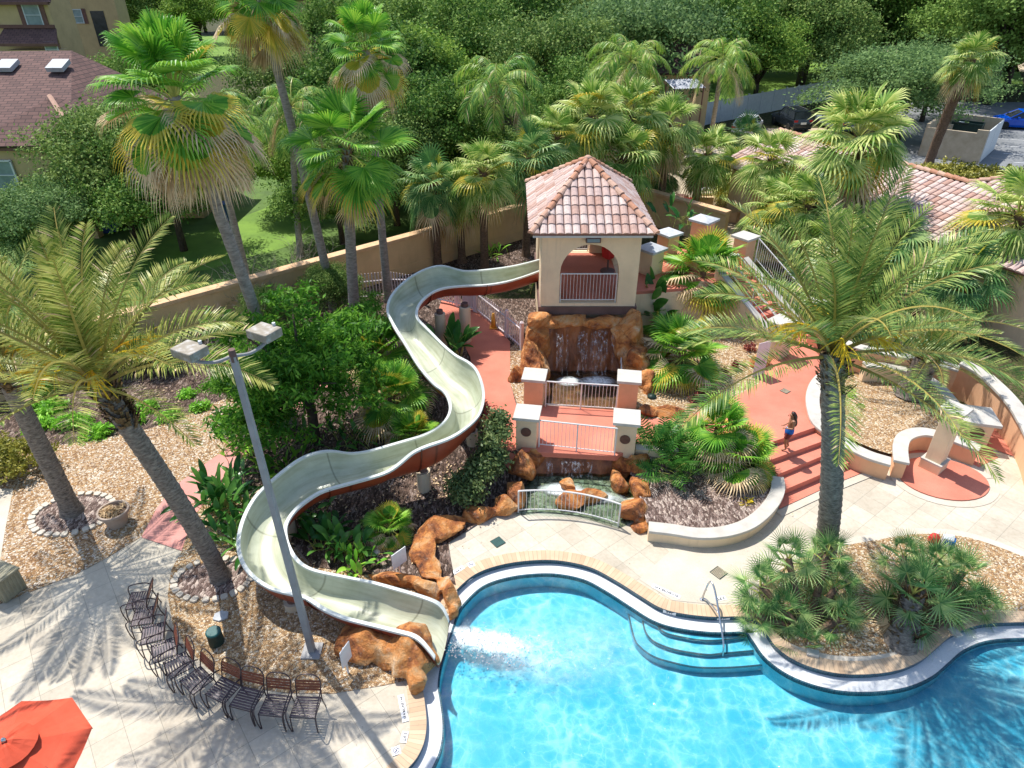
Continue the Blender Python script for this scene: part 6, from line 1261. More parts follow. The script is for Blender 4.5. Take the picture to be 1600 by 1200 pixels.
# white vinyl fence by the cars
wf = empty('vinyl_fence', at(1160, 186, 0), 0, 'tall white solid fence behind the parked cars', 'fence'); a = at(1100, 196, 0) - wf.location; b = at(1325, 150, 0) - wf.location; n = 12; d = (b - a) / n; ang = math.atan2(d.y, d.x)
for k in range(n):
    p = a + d * (k + .5); MB().box((p.x, p.y, 1.0), (d.length - .12, .05, 1.95), ang).build('panel', M['trimwhite'], wf)
for k in range(n + 1): p = a + d * k; MB().box((p.x, p.y, 1.05), (.13, .13, 2.1), ang).build('post', M['trimwhite'], wf)
wf = empty('vinyl_fence', at(1440, 85, 0), 0, 'far white fence in front of the sandy lot', 'fence')
for k in range(4): MB().box((k * 3.0, -k * .5, 1.2), (2.9, .06, 2.3), R(-9)).build('panel', M['trimwhite'], wf)
# ---------------------------------------------------------------- buildings
def gable_face(parent, name, corners, mat):
    mb = MB(); mb.uv = []; c = [Vector(p) for p in corners]; u = (c[1] - c[0]).normalized(); nrm = u.cross(c[2] - c[0]).normalized(); v = nrm.cross(u)
    mb.uv = [((p - c[0]).dot(u), (p - c[0]).dot(v)) for p in c]; mb.add(c, [tuple(range(len(c)))]); o = mb.build(name, mat, parent); s = o.modifiers.new('thick', 'SOLIDIFY'); s.thickness = .12; return o
def window(parent, c, w_, h, nrm, shutters=False, frame='trimwhite', glass='winglass'):
    c = Vector(c); nrm = Vector(nrm).normalized(); u = Vector((-nrm.y, nrm.x, 0)); rot = Matrix((u, nrm, Vector((0, 0, 1)))).transposed()
    fb = MB()
    for (du, dz, sx, sz) in ((0, h / 2, w_ + .16, .09), (0, -h / 2, w_ + .16, .09), (-w_ / 2 - .03, 0, .09, h), (w_ / 2 + .03, 0, .09, h), (0, 0, w_, .05)): fb.box(c + u * du + Vector((0, 0, dz)) + nrm * .05, (sx, .10, sz), rot=rot)
    f = fb.build('window', M[frame], parent); MB().box(c + nrm * .02, (w_, .06, h), rot=rot).build('pane', M[glass], f)
    if shutters:
        for s_ in (-1, 1): MB().box(c + u * s_ * (w_ / 2 + .32) + nrm * .05, (.42, .08, h + .2), rot=rot).build('shutter', M['trimbrown'], parent)
# nearest house: big shingle roof facing the pool
h1 = empty('house', (-24, 40, 0), 0, 'beige house under the big brown shingle roof with skylights', 'house')
def W1(x, y, z): return Vector((x + 24, y - 40, z))
e1, e2 = pt(-60, 228, 37.6), pt(112, 212, 38.4); r1, r2 = pt(-60, 92, 46.5), pt(112, 80, 47.0)
e1.z = e2.z = 4.9; r1.z = r2.z = 8.1
MB().prism([(e1.x + 24, e1.y + .5 - 40), (e2.x + 24 - .4, e2.y + .5 - 40), (e2.x + 24 - .4, 50 - 40), (e1.x + 24, 52 - 40)], 0, 4.8).build('wall', M['housebeige'], h1)
gable_face(h1, 'roof', [W1(e1.x, e1.y, 4.9), W1(e2.x, e2.y, 4.9), W1(r2.x, r2.y, 8.1), W1(r1.x, r1.y, 8.1)], M['shingle'])
gable_face(h1, 'roof', [W1(e2.x, e2.y, 4.9), W1(e2.x + .6, 50, 4.9), W1(r2.x, r2.y, 8.1)], M['shingle'])
for px in (12, 92):
    q = pt(px, 106, 44.6); MB().box(W1(q.x, 44.6, 7.55), (1.0, 1.1, .25), rot=Matrix.Rotation(R(19), 3, 'X')).build('skylight', M['skylight'], h1)
# projecting hip
hx0, hx1 = pt(-60, 225, 36).x, pt(112, 214, 36.6).x; ap_ = W1((hx0 + hx1) / 2 + .4, 39.5, 6.6)
gable_face(h1, 'hip_roof', [W1(hx0, 36.2, 4.75), W1(hx1 + .3, 36.6, 4.75), ap_], M['shingle']); gable_face(h1, 'hip_roof', [W1(hx1 + .3, 36.6, 4.75), W1(hx1 + .6, 42, 5.6), ap_], M['shingle'])
MB().tube([W1(hx1 + .3, 36.6, 4.8), ap_ + Vector((0, 0, .05))], .14, 6).build('hip_ridge', M['ridgetile'], h1)
MB().box(W1((hx0 + hx1) / 2, 38.4, 2.35), (hx1 - hx0 - .3, 3.4, 4.7)).build('wall', M['housebeige'], h1)
MB().box(W1((hx0 + hx1) / 2, 36.5, 4.62), (hx1 - hx0 + .6, .12, .26)).build('fascia', M['trimbrown'], h1)
q = pt(175, 300, 39.5); MB().box(W1(-21.6, 42.0, 2.6), (7.0, 5.5, 5.2)).build('wall', M['housebeige'], h1)
MB().box(W1(-21.6, 42.0, 5.3), (7.6, 6.1, .25)).build('fascia', M['trimbrown'], h1)
window(h1, W1(-23.4, 39.23, 3.7), 1.5, 1.3, (0, -1, 0), glass='winglass'); window(h1, W1(-20.8, 39.23, 2.2), 1.4, 1.2, (0, -1, 0)); window(h1, W1(-27, 36.66, 3.2), 1.2, 1.5, (0, -1, 0))
for px, py, lb in ((262, 340, 'beige porch post beside the blue bins'), (152, 370, 'beige corner post near the blue bin and lawn')):
    q = at(px, py, 0); o = MB().box((0, 0, .9), (.5, .5, 1.8)).box((0, 0, 1.83), (.6, .6, .08)).build('porch_post', M['housebeige'], loc=q); tag(o, lb, 'post')
def wheelie(px, py, label, s=1.0):
    q = at(px, py, 0); r = empty('wheelie_bin', q, R(20), label, 'bin'); MB().prism([(-.28, -.3), (.28, -.3), (.28, .3), (-.28, .3)], 0, 1.0).build('body', M['blue'], r, bevel=.02); MB().box((0, -.02, 1.03), (.66, .72, .07)).build('lid', M['blue'], r, bevel=.02)
    for s_ in (-1, 1): MB().tube([(s_ * .28, .3, .1), (s_ * .34, .3, .1)], .1, 10).build('wheel', M['tyre'], r)
wheelie(168, 362, 'blue wheelie bin by the house wall near the lawn'); wheelie(178, 360, 'second blue wheelie bin beside the house corner'); wheelie(350, 345, 'blue wheelie bin behind the tallest palm trunk')
# apartment house, top corner
h2 = empty('apartment_house', (-47, 76, 0), 0, 'tall beige house with shuttered window and brown awning roof', 'house')
p = pt(86, 60, 75); w0 = -8.0
MB().box((p.x + 47 - 4.5, 1.5, 5.5), (9.0, 4.0, 11)).build('wall', M['housebeige'], h2); bx = p.x + 47
q = pt(47, 24, 75); window(h2, (q.x + 47, -.51, q.z), 1.5, 1.9, (0, -1, 0), True)
z_ = pt(50, 42, 75).z; MB().box((bx - 4.5, -.56, z_), (9.1, .2, .3)).build('band', M['trimbrown'], h2)
z_ = pt(50, 3, 75).z; gable_face(h2, 'roof', [(bx - 10, -1, z_), (bx + .6, -1, z_), (bx - 1, 5, z_ + 2.5), (bx - 10, 5, z_ + 2.5)], M['shingle']); MB().box((bx - 4.6, -.9, z_ - .12), (10, .25, .25)).build('fascia', M['trimbrown'], h2)
z_ = pt(60, 66, 75).z; gable_face(h2, 'awning_roof', [(bx - 5.2, -2.4, z_), (bx + .9, -2.4, z_), (bx + .1, -.5, z_ + 1.2), (bx - 5.0, -.5, z_ + 1.2)], M['shingle']); MB().box((bx - 2.1, -2.4, z_ - .1), (6.2, .2, .25)).build('fascia', M['trimbrown'], h2)
MB().box((bx - 2.0, -1.2, z_ / 2 - .3), (5.2, 1.6, z_ - .6)).build('wall', M['housebeige'], h2); q = pt(72, 77, 73); window(h2, (q.x + 47, -2.03, q.z - .1), 1.1, 1.3, (0, -1, 0), False)
def simple_house(loc_, sx, sy, h, label, door=True):
    r = empty('house', loc_, R(8), label, 'house'); MB().box((0, 0, h / 2), (sx, sy, h)).build('wall', M['housebeige'], r)
    for c4 in ([(-sx / 2 - .5, -sy / 2 - .5, h), (sx / 2 + .5, -sy / 2 - .5, h), (0, 0, h + 2)], [(sx / 2 + .5, -sy / 2 - .5, h), (sx / 2 + .5, sy / 2 + .5, h), (0, 0, h + 2)], [(-sx / 2 - .5, sy / 2 + .5, h), (-sx / 2 - .5, -sy / 2 - .5, h), (0, 0, h + 2)]): gable_face(r, 'roof', c4, M['shingle'])
    MB().box((.6, -sy / 2 - .02, h * .55), (1.6, .08, h * .42)).build('dark_opening', M['darkglass'], r); window(r, (-sx * .3, -sy / 2 - .01, h * .7), 1.1, 1.5, (0, -1, 0), True); return r
q = pt(143, 30, 98); simple_house((q.x, 100, 0), 6.0, 4, 9.6, 'beige house behind the strip of bright lawn')
q = pt(498, 14, 86); simple_house((q.x, 88, 0), 6, 6, 9.2, 'distant beige house between two fan palm crowns')
q = pt(500, 45, 66); hh = empty('house', (q.x, 70, 0), 0, 'low brown roofed house between the fan palm crowns', 'house'); MB().box((0, 0, 2.6), (9, 7, 5.2)).build('wall', M['housebeige'], hh); gable_face(hh, 'roof', [(-5, -4, 5.2), (5, -4, 5.2), (4, 1, 7.5), (-4, 1, 7.5)], M['shingle'])
q = pt(1000, 140, 62); hh = empty('house', (q.x, 66, 0), 0, 'brown shaded house behind the hanging queen palm', 'house'); MB().box((0, 0, 2.4), (12, 7, 4.8)).build('wall', M['housebeige'], hh); gable_face(hh, 'roof', [(-6.6, -4, 4.8), (6.6, -4, 4.8), (5, 0.5, 6.6), (-5, 0.5, 6.6)], M['shingle']); window(hh, (-2, -3.52, 2.6), 1.6, 1.4, (0, -1, 0)); window(hh, (2.5, -3.52, 2.6), 1.6, 1.4, (0, -1, 0))
q = pt(1072, 122, 56); sh = empty('metal_shelter', (q.x, 56, 0), R(14), 'pale corrugated metal shelter roof on posts beyond the tower', 'shelter'); mb = MB(); vs = []
for i in range(41):
    x = -1.3 + 2.6 * i / 40; z = .04 * math.sin(i * 1.9); vs += [(x, -.8, q.z - .6 + z), (x, .9, q.z - .2 + z)]
mb.add(vs, [(2 * i, 2 * i + 2, 2 * i + 3, 2 * i + 1) for i in range(40)]).build('roof', M['metalroof'], sh)
for x in (-1.2, 1.2):
    for y in (-.7, .8): MB().tube([(x, y, 0), (x, y, q.z - .45)], .06, 6).build('post', M['trimbrown'], sh)
# clubhouse with barrel tile roof
LA, LB = Vector((15.8, 41.0, 0)), Vector((20.5, 30.4, 0)); U = (LB - LA).normalized(); Hd = Vector((-U.y, U.x, 0)); Hd = Hd if Hd.x > 0 else -Hd
cl = empty('clubhouse', (15.8, 41.0, 0), 0, 'clubhouse with pale terracotta barrel tile roof behind the date fronds', 'building'); sl_ = R(20); V = (Hd * math.cos(sl_) + Vector((0, 0, math.sin(sl_)))).normalized()
org2 = Vector((0, 0, 4.45)) - V * 4.3; pl = [(-0.5, 0), (24, 0), (24, 6.6), (13.6, 6.6), (11.4, 4.3), (-0.5, 4.3)]
barrel_roof(cl, org2, U, V, pl, 'roof', .30, .46)
rp = lambda u_, v_: org2 + U * u_ + V * v_
ridge_caps(cl, rp(-.5, 4.3), rp(11.4, 4.3), .13, 'ridge_tiles'); ridge_caps(cl, rp(11.4, 4.3), rp(13.6, 6.6), .13, 'rake_tiles'); ridge_caps(cl, rp(13.6, 6.6), rp(24, 6.6), .13, 'ridge_tiles')
f_ = lambda u_, v_: tuple((org2 + U * u_ + Hd * (v_ * math.cos(sl_)))[:2])
MB().prism([f_(0, .6), f_(23.5, .6), f_(23.5, 6.2), f_(13.8, 6.2), f_(11.6, 4.2), f_(0, 4.2)], 0, 2.95).build('wall', M['cream'], cl)
gable_back = MB().prism([f_(13.9, 6.1), f_(23.5, 6.1), f_(23.5, 9), f_(13.9, 9)], 0, 4.9).build('wall', M['cream'], cl)
# bin enclosure
A_, D_, B_ = at(1436, 243, 0), at(1528, 256, 0), Vector((35.3, 58.6, 0)); C_ = D_ + (B_ - A_)
be = empty('bin_enclosure', A_, 0, 'grey brown concrete bin enclosure with white gates by the parking lot', 'enclosure'); o3 = A_; hw = 2.35
def slab(p, q, h, nm, mt, th=.22, z0=0): d = (q - p); MB().box(((p + q) / 2 - o3) * 1.0 + Vector((0, 0, z0 + h / 2)), (d.length, th, h), math.atan2(d.y, d.x)).build(nm, M[mt], be)
Dm = A_.lerp(D_, .82); slab(A_, Dm, hw - .25, 'wall', 'concrete2'); slab(Dm, D_, hw, 'wall', 'concrete2'); slab(A_, B_, hw, 'wall', 'concrete2'); slab(B_, C_, hw, 'wall', 'concrete2'); Gm = D_.lerp(C_, .5); slab(D_ + (C_ - D_) * .04, Gm, hw - .1, 'gate', 'trimwhite', .08, .05); slab(Gm + (C_ - D_) * .01, C_, hw - .1, 'gate', 'trimwhite', .08, .05); slab(A_.lerp(B_, .45), A_.lerp(B_, .45) + (D_ - A_) * .3, hw - .3, 'inner_wall', 'concrete2')
q = (A_ + C_) / 2 + (B_ - A_) * .05; sk = empty('skip_bin', q + Vector((0,0,.1)) + (B_ - A_) * .12, math.atan2((D_ - A_).y, (D_ - A_).x), 'open dark green metal skip inside the bin enclosure', 'skip'); 
sk.scale = (1, 1, 1.35); mb = MB()
for (c, s) in (((0, -.7, .8), (2.0, .06, 1.4)), ((0, .7, .8), (2.0, .06, 1.4)), ((-1, 0, .8), (.06, 1.46, 1.4)), ((1, 0, .8), (.06, 1.46, 1.4)), ((0, 0, .15), (2.0, 1.4, .06))): mb.box(c, s)
mb.build('body', M['dgreenplastic'], sk); MB().box((0, -.75, 1.5), (2.1, .1, .1)).build('rim_bar', M['dgreenplastic'], sk); MB().box((-.4, -.62, 1.53), (1.0, .7, .05)).build('lid', M['darkglass'], sk); MB().box((-.4, -.7, 1.565), (.35, .25, .012)).build('sticker', M['white'], sk)
# parking lines
for k in range(5): a = at(1500 + k * 6, 232 + k * 0, 0)
pk = at(1575, 243, 0); 
for k in range(4):
    o = MB().box((0, 0, .004), (6.0, .11, .006), R(-18)).build('parking_line', M['white'], loc=(pk.x + 2 + k * .9, pk.y - 3 + k * 2.7, 0)); tag(o, 'white painted parking line on the asphalt', 'parking line', 'white lines of the parking lot')
# ---------------------------------------------------------------- cars
def car(loc_, rz, paint, label, suv=False, L=4.6, W=1.85, Hh=1.5, plate=True):
    root = empty('parked_car', loc_, rz, label, 'car'); st = [(-2.3, .45, .62, .80), (-2.2, .25, .95, .88), (-1.5, .22, 1.0, .92), (-.6, .2, 1.0, .925), (.6, .2, 1.0, .925), (1.2, .22, .98, .92), (1.9, .25, .86, .86), (2.28, .38, .62, .72)]
    if suv: st = [(-2.32, .42, .75, .84), (-2.25, .25, 1.1, .90), (-1.5, .22, 1.12, .93), (-.6, .2, 1.12, .93), (.6, .2, 1.1, .93), (1.1, .22, 1.08, .92), (1.9, .25, .98, .88), (2.28, .38, .7, .76)]
    k = L / 4.6; mb = MB(); vs = []
    for x, z0, z1, hw in st: hw *= W / 1.85; vs += [(x * k, -hw * .9, z0), (x * k, -hw, z0 + .2), (x * k, -hw, z1 - .15), (x * k, -hw * .88, z1), (x * k, hw * .88, z1), (x * k, hw, z1 - .15), (x * k, hw, z0 + .2), (x * k, hw * .9, z0)]
    n = 8; mb.add(vs, [(i * n + j, i * n + (j + 1) % n, (i + 1) * n + (j + 1) % n, (i + 1) * n + j) for i in range(len(st) - 1) for j in range(n)] + [tuple(range(n))[::-1], tuple((len(st) - 1) * n + j for j in range(n))]); b = mb.build('body', M[paint], root, smooth=False, bevel=.04)
    zb_ = 1.12 if suv else 1.0; zt = Hh + (.2 if suv else 0); xs = [(-2.15, -1.75, .3, .85), (-1.9, -1.2, .2, 1.15)][0 if suv else 1]
    bx0, tx0, tx1, bx1 = xs; w0, w1 = .86 * W / 1.85, .66 * W / 1.85
    g = MB().add([(bx0 * k, -w0, zb_ - .03), (bx1 * k, -w0, zb_ - .03), (bx1 * k, w0, zb_ - .03), (bx0 * k, w0, zb_ - .03), (tx0 * k, -w1, zt), (tx1 * k, -w1, zt), (tx1 * k, w1, zt), (tx0 * k, w1, zt)], [(0, 1, 5, 4), (1, 2, 6, 5), (2, 3, 7, 6), (3, 0, 4, 7), (4, 5, 6, 7)]); g.build('window_glass', M['darkglass'], root)
    MB().add([(tx0 * k - .03, -w1 - .03, zt - .02), (tx1 * k + .06, -w1 - .03, zt - .02), (tx1 * k + .06, w1 + .03, zt - .02), (tx0 * k - .03, w1 + .03, zt - .02), (tx0 * k + .06, -w1 + .05, zt + .05), (tx1 * k, -w1 + .05, zt + .05), (tx1 * k, w1 - .05, zt + .05), (tx0 * k + .06, w1 - .05, zt + .05)], [(0, 1, 5, 4), (1, 2, 6, 5), (2, 3, 7, 6), (3, 0, 4, 7), (4, 5, 6, 7)]).build('roof', M[paint], root)
    mp = MB()
    for s_ in (-1, 1):
        for (xb, xt) in ((bx0, tx0), (bx1, tx1), ((bx0 + bx1) / 2 - .1, (tx0 + tx1) / 2)): mp.tube([(xb * k, s_ * w0 * 1.005, zb_ - .02), (xt * k, s_ * w1 * 1.01, zt + .01)], .035, 4)
    mp.build('pillars', M[paint], root)
    for x in (-1.42, 1.42):
        for s_ in (-1, 1):
            w_ = MB().lathe([(.0, -.10), (.30, -.11), (.335, -.07), (.335, .07), (.30, .11), (0, .10)], (0, 0, 0), 20).build('wheel', M['tyre'], root, smooth=False); w_.rotation_euler = (R(90), 0, 0); w_.location = (x * k, s_ * .84 * W / 1.85, .335); MB().lathe([(.0, .112), (.20, .112), (.2, .118), (0, .118)], (0, 0, 0), 14).build('rim', M['steel'], w_); 
    for s_ in (-1, 1):
        MB().box((-2.22 * k, s_ * .68, .95 if suv else .82), (.16, .34, .16)).build('tail_light', M['redlight'], root, bevel=.02); MB().box((2.16 * k, s_ * .62, .72), (.2, .34, .12)).build('headlight', M['glassgrey'], root, bevel=.02); MB().box((.55 * k, s_ * 1.0, zb_ + .02), (.18, .16, .13)).build('mirror', M[paint], root, bevel=.03)
        if suv: MB().tube([(tx0 * k + .2, s_ * .52, zt + .10), (tx1 * k - .1, s_ * .52, zt + .10)], .025, 5).build('roof_rail', M['steel'], root)
    if plate: MB().box((-2.33 * k, 0, .78 if suv else .6), (.03, .5, .18)).build('number_plate', M['white'], root)
    return root
q = at(1243, 205, 0); car((q.x, q.y + 1.6, 0), R(97), 'carblack', 'black sport utility car with roof rails parked at the white fence', True)
q = at(1172, 212, 0); car((q.x, q.y + 1, 0), R(60), 'carwhite', 'white car half hidden behind a small cabbage palm')
q = at(1312, 205, 0); car((q.x, q.y + 1, 0), R(100), 'cargrey', 'grey green car behind the large round cabbage palm')
q = at(1590, 200, 0); car((q.x, q.y, 0), R(166), 'carblue', 'bright blue hatchback parked beyond the bin enclosure')
q = at(1500, 96, 0); r = empty('blue_container', q, R(10), 'blue portable cabin beside the sandy lot', 'cabin'); MB().box((0, 0, 1.2), (2.2, 2.2, 2.4)).build('body', M['blue'], r, bevel=.05); MB().box((-.2, -1.12, 1.1), (.8, .04, 1.9)).build('door', M['blue'], r, bevel=.02); MB().box((0, 0, 2.45), (2.4, 2.4, .14)).build('roof', M['trimwhite'], r, bevel=.03)
# rubbish pile by the wall leg
rp_ = random.Random(9)
for i, (px, py, c_, sz, lb) in enumerate([(1098, 322, 'dead', (1.0, .7, .7), 'open brown cardboard box on the sand by the wall'), (1140, 345, 'coping', (1.1, .8, .6), 'orange brown crate with curved side beside the landing pillar'), (1075, 318, 'redcloth', (.9, .5, .3), 'red bag in the rubbish pile'), (1060, 312, 'trimbrown', (1.4, .5, .2), 'broken dark board on the rubbish pile'), (1112, 288, 'blue', (1.2, .8, .3), 'blue tarpaulin bundle on the sandy lot'), (1112, 296, 'white', (1.8, .5, .12), 'pale plank lying beside the blue bundle'), (1160, 312, 'concrete', (1.6, 1.0, .1), 'tilted pale slab on the rubble')]):
    q = at(px, py, 0); o = MB()
    if c_ == 'dead':
        for (c, s) in (((0, -.35, .35), (1.0, .03, .7)), ((0, .35, .35), (1.0, .03, .7)), ((-.5, 0, .35), (.03, .7, .7)), ((.5, 0, .35), (.03, .7, .7)), ((0, -.5, .72), (1.0, .3, .03))): o.box(c, s)
    elif c_ == 'coping': o.prism([(-.5, -.4), (.3, -.4), (.5, -.2), (.5, .2), (.3, .4), (-.5, .4)], 0, .6).box((0, 0, .62), (.9, .7, .05))
    else:
        o.box((0, 0, sz[2] / 2), sz, .2).box((.2, .1, sz[2] * .7), (sz[0] * .6, sz[1] * 1.1, sz[2] * .7), .7)
    o = o.build({'dead': 'cardboard_box', 'coping': 'crate', 'redcloth': 'red_bag', 'trimbrown': 'broken_board', 'blue': 'tarpaulin_bundle', 'white': 'plank', 'concrete': 'paving_slab'}[c_], M[c_], loc=q, bevel=.02); o.rotation_euler = (0, 0, R(rp_.uniform(-40, 40))); tag(o, lb, 'debris')
o = MB().prism([(-1.2, -.7), (1.1, -.9), (1.3, .5), (-.8, .9)], 0, .35).build('stone_slab', M['concrete'], loc=at(802, 492, .1), bevel=.03); tag(o, 'flat pale stone slab behind the picket fence', 'slab')
# ---------------------------------------------------------------- deck furniture
def make_chair():
    root = empty('deck_chair', (0, 0, 0)); r = .013
    # faces -Y; seat 0.45 high
    for s_ in (-1, 1):
        x = s_ * .25
        MB().tube([(x, -.26, 0), (x, -.25, .25), (x, -.22, .43)], r, 6).build('leg', M['chairmetal'], root)
        MB().tube([(x, .30, 0), (x, .24, .25), (x, .22, .43)], r, 6).build('leg', M['chairmetal'], root)
        a = catmull([Vector((x * 1.04, .22, .62)), Vector((x * 1.12, .10, .66)), Vector((x * 1.16, -.15, .64)), Vector((x * 1.16, -.29, .56)), Vector((x * 1.10, -.31, .30)), Vector((x * 1.04, -.28, .02))], 4)
        MB().tube(a, r, 6).build('armrest', M['chairmetal'], root)
    MB().tube([(-.25, -.24, .43), (.25, -.24, .43), (.25, .22, .41), (-.25, .22, .41)], r, 6, closed=True).build('seat_frame', M['chairmetal'], root)
    mb = MB()
    for k in range(8): y = -.20 + k * .055; mb.box((0, y, .437), (.49, .034, .012))
    mb.build('seat', M['chairslat'], root)
    f = [Vector((-.25, .22, .42)), Vector((-.25, .27, .62)), Vector((-.245, .33, .80)), Vector((-.16, .365, .90)), Vector((0, .375, .925)), Vector((.16, .365, .90)), Vector((.245, .33, .80)), Vector((.25, .27, .62)), Vector((.25, .22, .42))]
    MB().tube(catmull(f, 4), r, 6).build('back_frame', M['chairmetal'], root); mb = MB()
    for k in range(4): z = .60 + k * .06; y = .262 + (z - .6) * .32; mb.box((0, y, z), (.49, .012, .044), rot=Matrix.Rotation(R(-18), 3, 'X'))
    mb.build('backrest', M['chairback'], root); return root
CH = [(218, 937, -80, 'first deck chair of the curved row nearest the coral path'), (226, 962, -78, 'second deck chair of the curved row turned toward the open deck'), (240, 989, -70, 'third deck chair of the row with bright worn slats'), (257, 1015, -60, 'fourth deck chair of the row opposite the green irrigation box'), (279, 1038, -50, 'fifth deck chair in the middle of the curved row'), (308, 1062, -38, 'sixth deck chair where the row turns toward the pool'), (349, 1077, -24, 'fourth deck chair counted from the pool end'), (386, 1091, -14, 'third deck chair counted from the pool end'), (430, 1101, -6, 'deck chair next to last at the pool end of the row'), (478, 1104, -2, 'last deck chair of the row nearest the pool')]
ch0 = make_chair()
for i, (px, py, a, lb) in enumerate(CH):
    p = at(px, py, .43)
    if i == 0: ch0.location = (p.x, p.y, 0); ch0.rotation_euler = (0, 0, R(a)); tag(ch0, lb, 'chair', 'deck chairs in a curved row along the gravel')
    else: dup(ch0, (p.x, p.y, 0), R(a), lb, 'deck chairs in a curved row along the gravel')
# parasol
c = pt(10, 1163, 6.02); ub_ = empty('patio_umbrella', (c.x, c.y, 0), 0, 'orange red octagonal patio umbrella in the near corner of the deck', 'umbrella'); zt, zr, rr = c.z, c.z - .36, 1.08
mb = MB(); vs = []; fs = []
rings = [(.0, 0), (.3, .10), (.7, .25), (rr, .36)]; nn = 32
for (r_, dz) in rings[1:]:
    for k in range(nn):
        a = 2 * math.pi * k / nn + R(27); t = (k % 4) / 4; sag = math.cos(math.pi / 8) / math.cos((t if t <= .5 else t) * math.pi / 4 - math.pi / 8); vs.append((r_ * sag * math.cos(a), r_ * sag * math.sin(a), zt - dz - .03 * math.sin(math.pi * t) * r_))
vs.append((0, 0, zt)); o_ = len(vs) - 1
fs = [(o_, k, (k + 1) % nn) for k in range(nn)] + [(i * nn + k, (i + 1) * nn + k, (i + 1) * nn + (k + 1) % nn, i * nn + (k + 1) % nn) for i in range(2) for k in range(nn)]
cn_ = mb.add(vs, fs).build('canopy', M['umbrella'], ub_); vs = []
for (r_, dz) in ((.12, -.05), (.26, .02), (.40, .10)):
    for k in range(24): a = 2 * math.pi * k / 24; vs.append((r_ * math.cos(a) * (1 + .05 * math.sin(4 * a)), r_ * math.sin(a), zt - dz + .03 + .02 * math.sin(5 * a)))
MB().add(vs + [(0, 0, zt + .09)], [(72, k, (k + 1) % 24) for k in range(24)] + [(i * 24 + k, (i + 1) * 24 + k, (i + 1) * 24 + (k + 1) % 24, i * 24 + (k + 1) % 24) for i in range(2) for k in range(24)]).build('vent_flap', M['umbrella'], cn_)
MB().tube([(0, 0, 0), (0, 0, zt + .06)], .022, 8).build('pole', M['steel'], ub_); MB().lathe([(.035, 0), (.04, .05), (.02, .09), (0, .095)], (0, 0, zt + .07), 12).build('finial', M['steel'], ub_, smooth=True)
for k in range(8): a = R(27 + 45 * k); MB().tube([(0, 0, zt - .03), (rr * math.cos(a), rr * math.sin(a), zr - .02)], .009, 4).build('rib', M['darkband'], ub_)
MB().lathe([(.28, 0), (.28, .06), (.05, .10), (.03, .3)], (0, 0, 0), 18).build('base', M['darkband'], ub_)
# light pole
g = at(488, 1018, 0); lp = empty('light_pole', g, 0, 'tall grey square light pole with two box lamps', 'light pole'); tp_ = pt(364, 556, g.y); H_ = tp_.z
vs = []; fs = []; tilt = Vector((tp_.x - g.x, 0, 0)); K = 6
for k in range(K + 1):
    t = k / K; hw_ = .070 * (1 - t) + .050 * t
    vs += [tilt * t + Vector((sx * hw_, sy * hw_, H_ * t)) for sx, sy in ((-1, -1), (1, -1), (1, 1), (-1, 1))]
MB().add(vs, [(4 * k + i, 4 * k + (i + 1) % 4, 4 * k + 4 + (i + 1) % 4, 4 * k + 4 + i) for k in range(K) for i in range(4)] + [(3, 2, 1, 0)]).build('pole', M['polegrey'], lp, bevel=.01)
MB().box((0, 0, .02), (.42, .42, .05)).build('base_plate', M['polegrey'], lp, bevel=.01)
top = tilt + Vector((0, 0, H_)); MB().tube([top + Vector((0, 0, -.1)), top + Vector((0, 0, .12))], .06, 8).build('collar', M['darkband'], lp)
L1 = pt(298, 553, g.y - .02) - g; L2 = pt(414, 524, g.y + .55) - g
for Lx, r_ in ((L1, R(-28)), (L2, R(-28))):
    m_ = top.lerp(Lx, .5) + Vector((0, 0, -.14)); MB().tube(catmull([top, m_, Lx + Vector((0, 0, -.12)), Lx + Vector((0, 0, .02))], 5), .03, 7).build('arm', M['polegrey'], lp)
    bx = MB().box(Lx + Vector((0, 0, .05)), (.47, .37, .16), r_).build('lamp_housing', M['lampbeige'], lp, bevel=.02); MB().box(Lx + Vector((0, 0, -.036)), (.40, .30, .02), r_).build('lens', M['glassgrey'], bx); u_ = Vector((math.cos(r_ + 1.57), math.sin(r_ + 1.57), 0)); MB().tube([Lx + u_ * .13 + Vector((.08, 0, .12)), Lx + u_ * .13 + Vector((.08, 0, .18))], .03, 8).build('photocell', M['trimwhite'], bx)
# stone rings round the palms
def ring(cx, cy, rx, ry, n, lab, rot=0, skip=()):
    rs = random.Random(n); me = None
    for k in range(n):
        if k in skip: continue
        a = 2 * math.pi * k / n + rs.uniform(-.03, .03); x, y = cx + rx * math.cos(a), cy + ry * math.sin(a)
        if me is None:
            mb = MB(); hw_, hh_ = math.pi * (rx + ry) / n * .44, .085; mb.prism([(-hw_, -hh_ * .7), (-hw_ * .7, -hh_), (hw_ * .6, -hh_ * .95), (hw_, -hh_ * .5), (hw_ * .95, hh_ * .6), (hw_ * .5, hh_), (-hw_ * .7, hh_ * .9), (-hw_ * .95, hh_ * .4)], 0, .06); o = mb.build('edging_stone', M['stone'], bevel=.012); me = o.data; first = o
        else: o = first.copy(); COL.objects.link(o)
        o.location = (x, y, .0); o.rotation_euler = (R(rs.uniform(-3, 3)), R(rs.uniform(-3, 3)), a + math.pi / 2 + rs.uniform(-.12, .12)); o.scale = (rs.uniform(.88, 1.04), rs.uniform(.85, 1.15), 1); tag(o, lab, 'edging stone', lab.replace('cream edging stone in', 'stones of'))
c1 = at(333, 905, 0); ring(c1.x, c1.y, .92, .66, 25, 'cream edging stone in the ring round the leaning date palm')
c2 = at(115, 803, 0); ring(c2.x, c2.y, 1.05, .82, 28, 'cream edging stone in the ring round the mossy date palm')
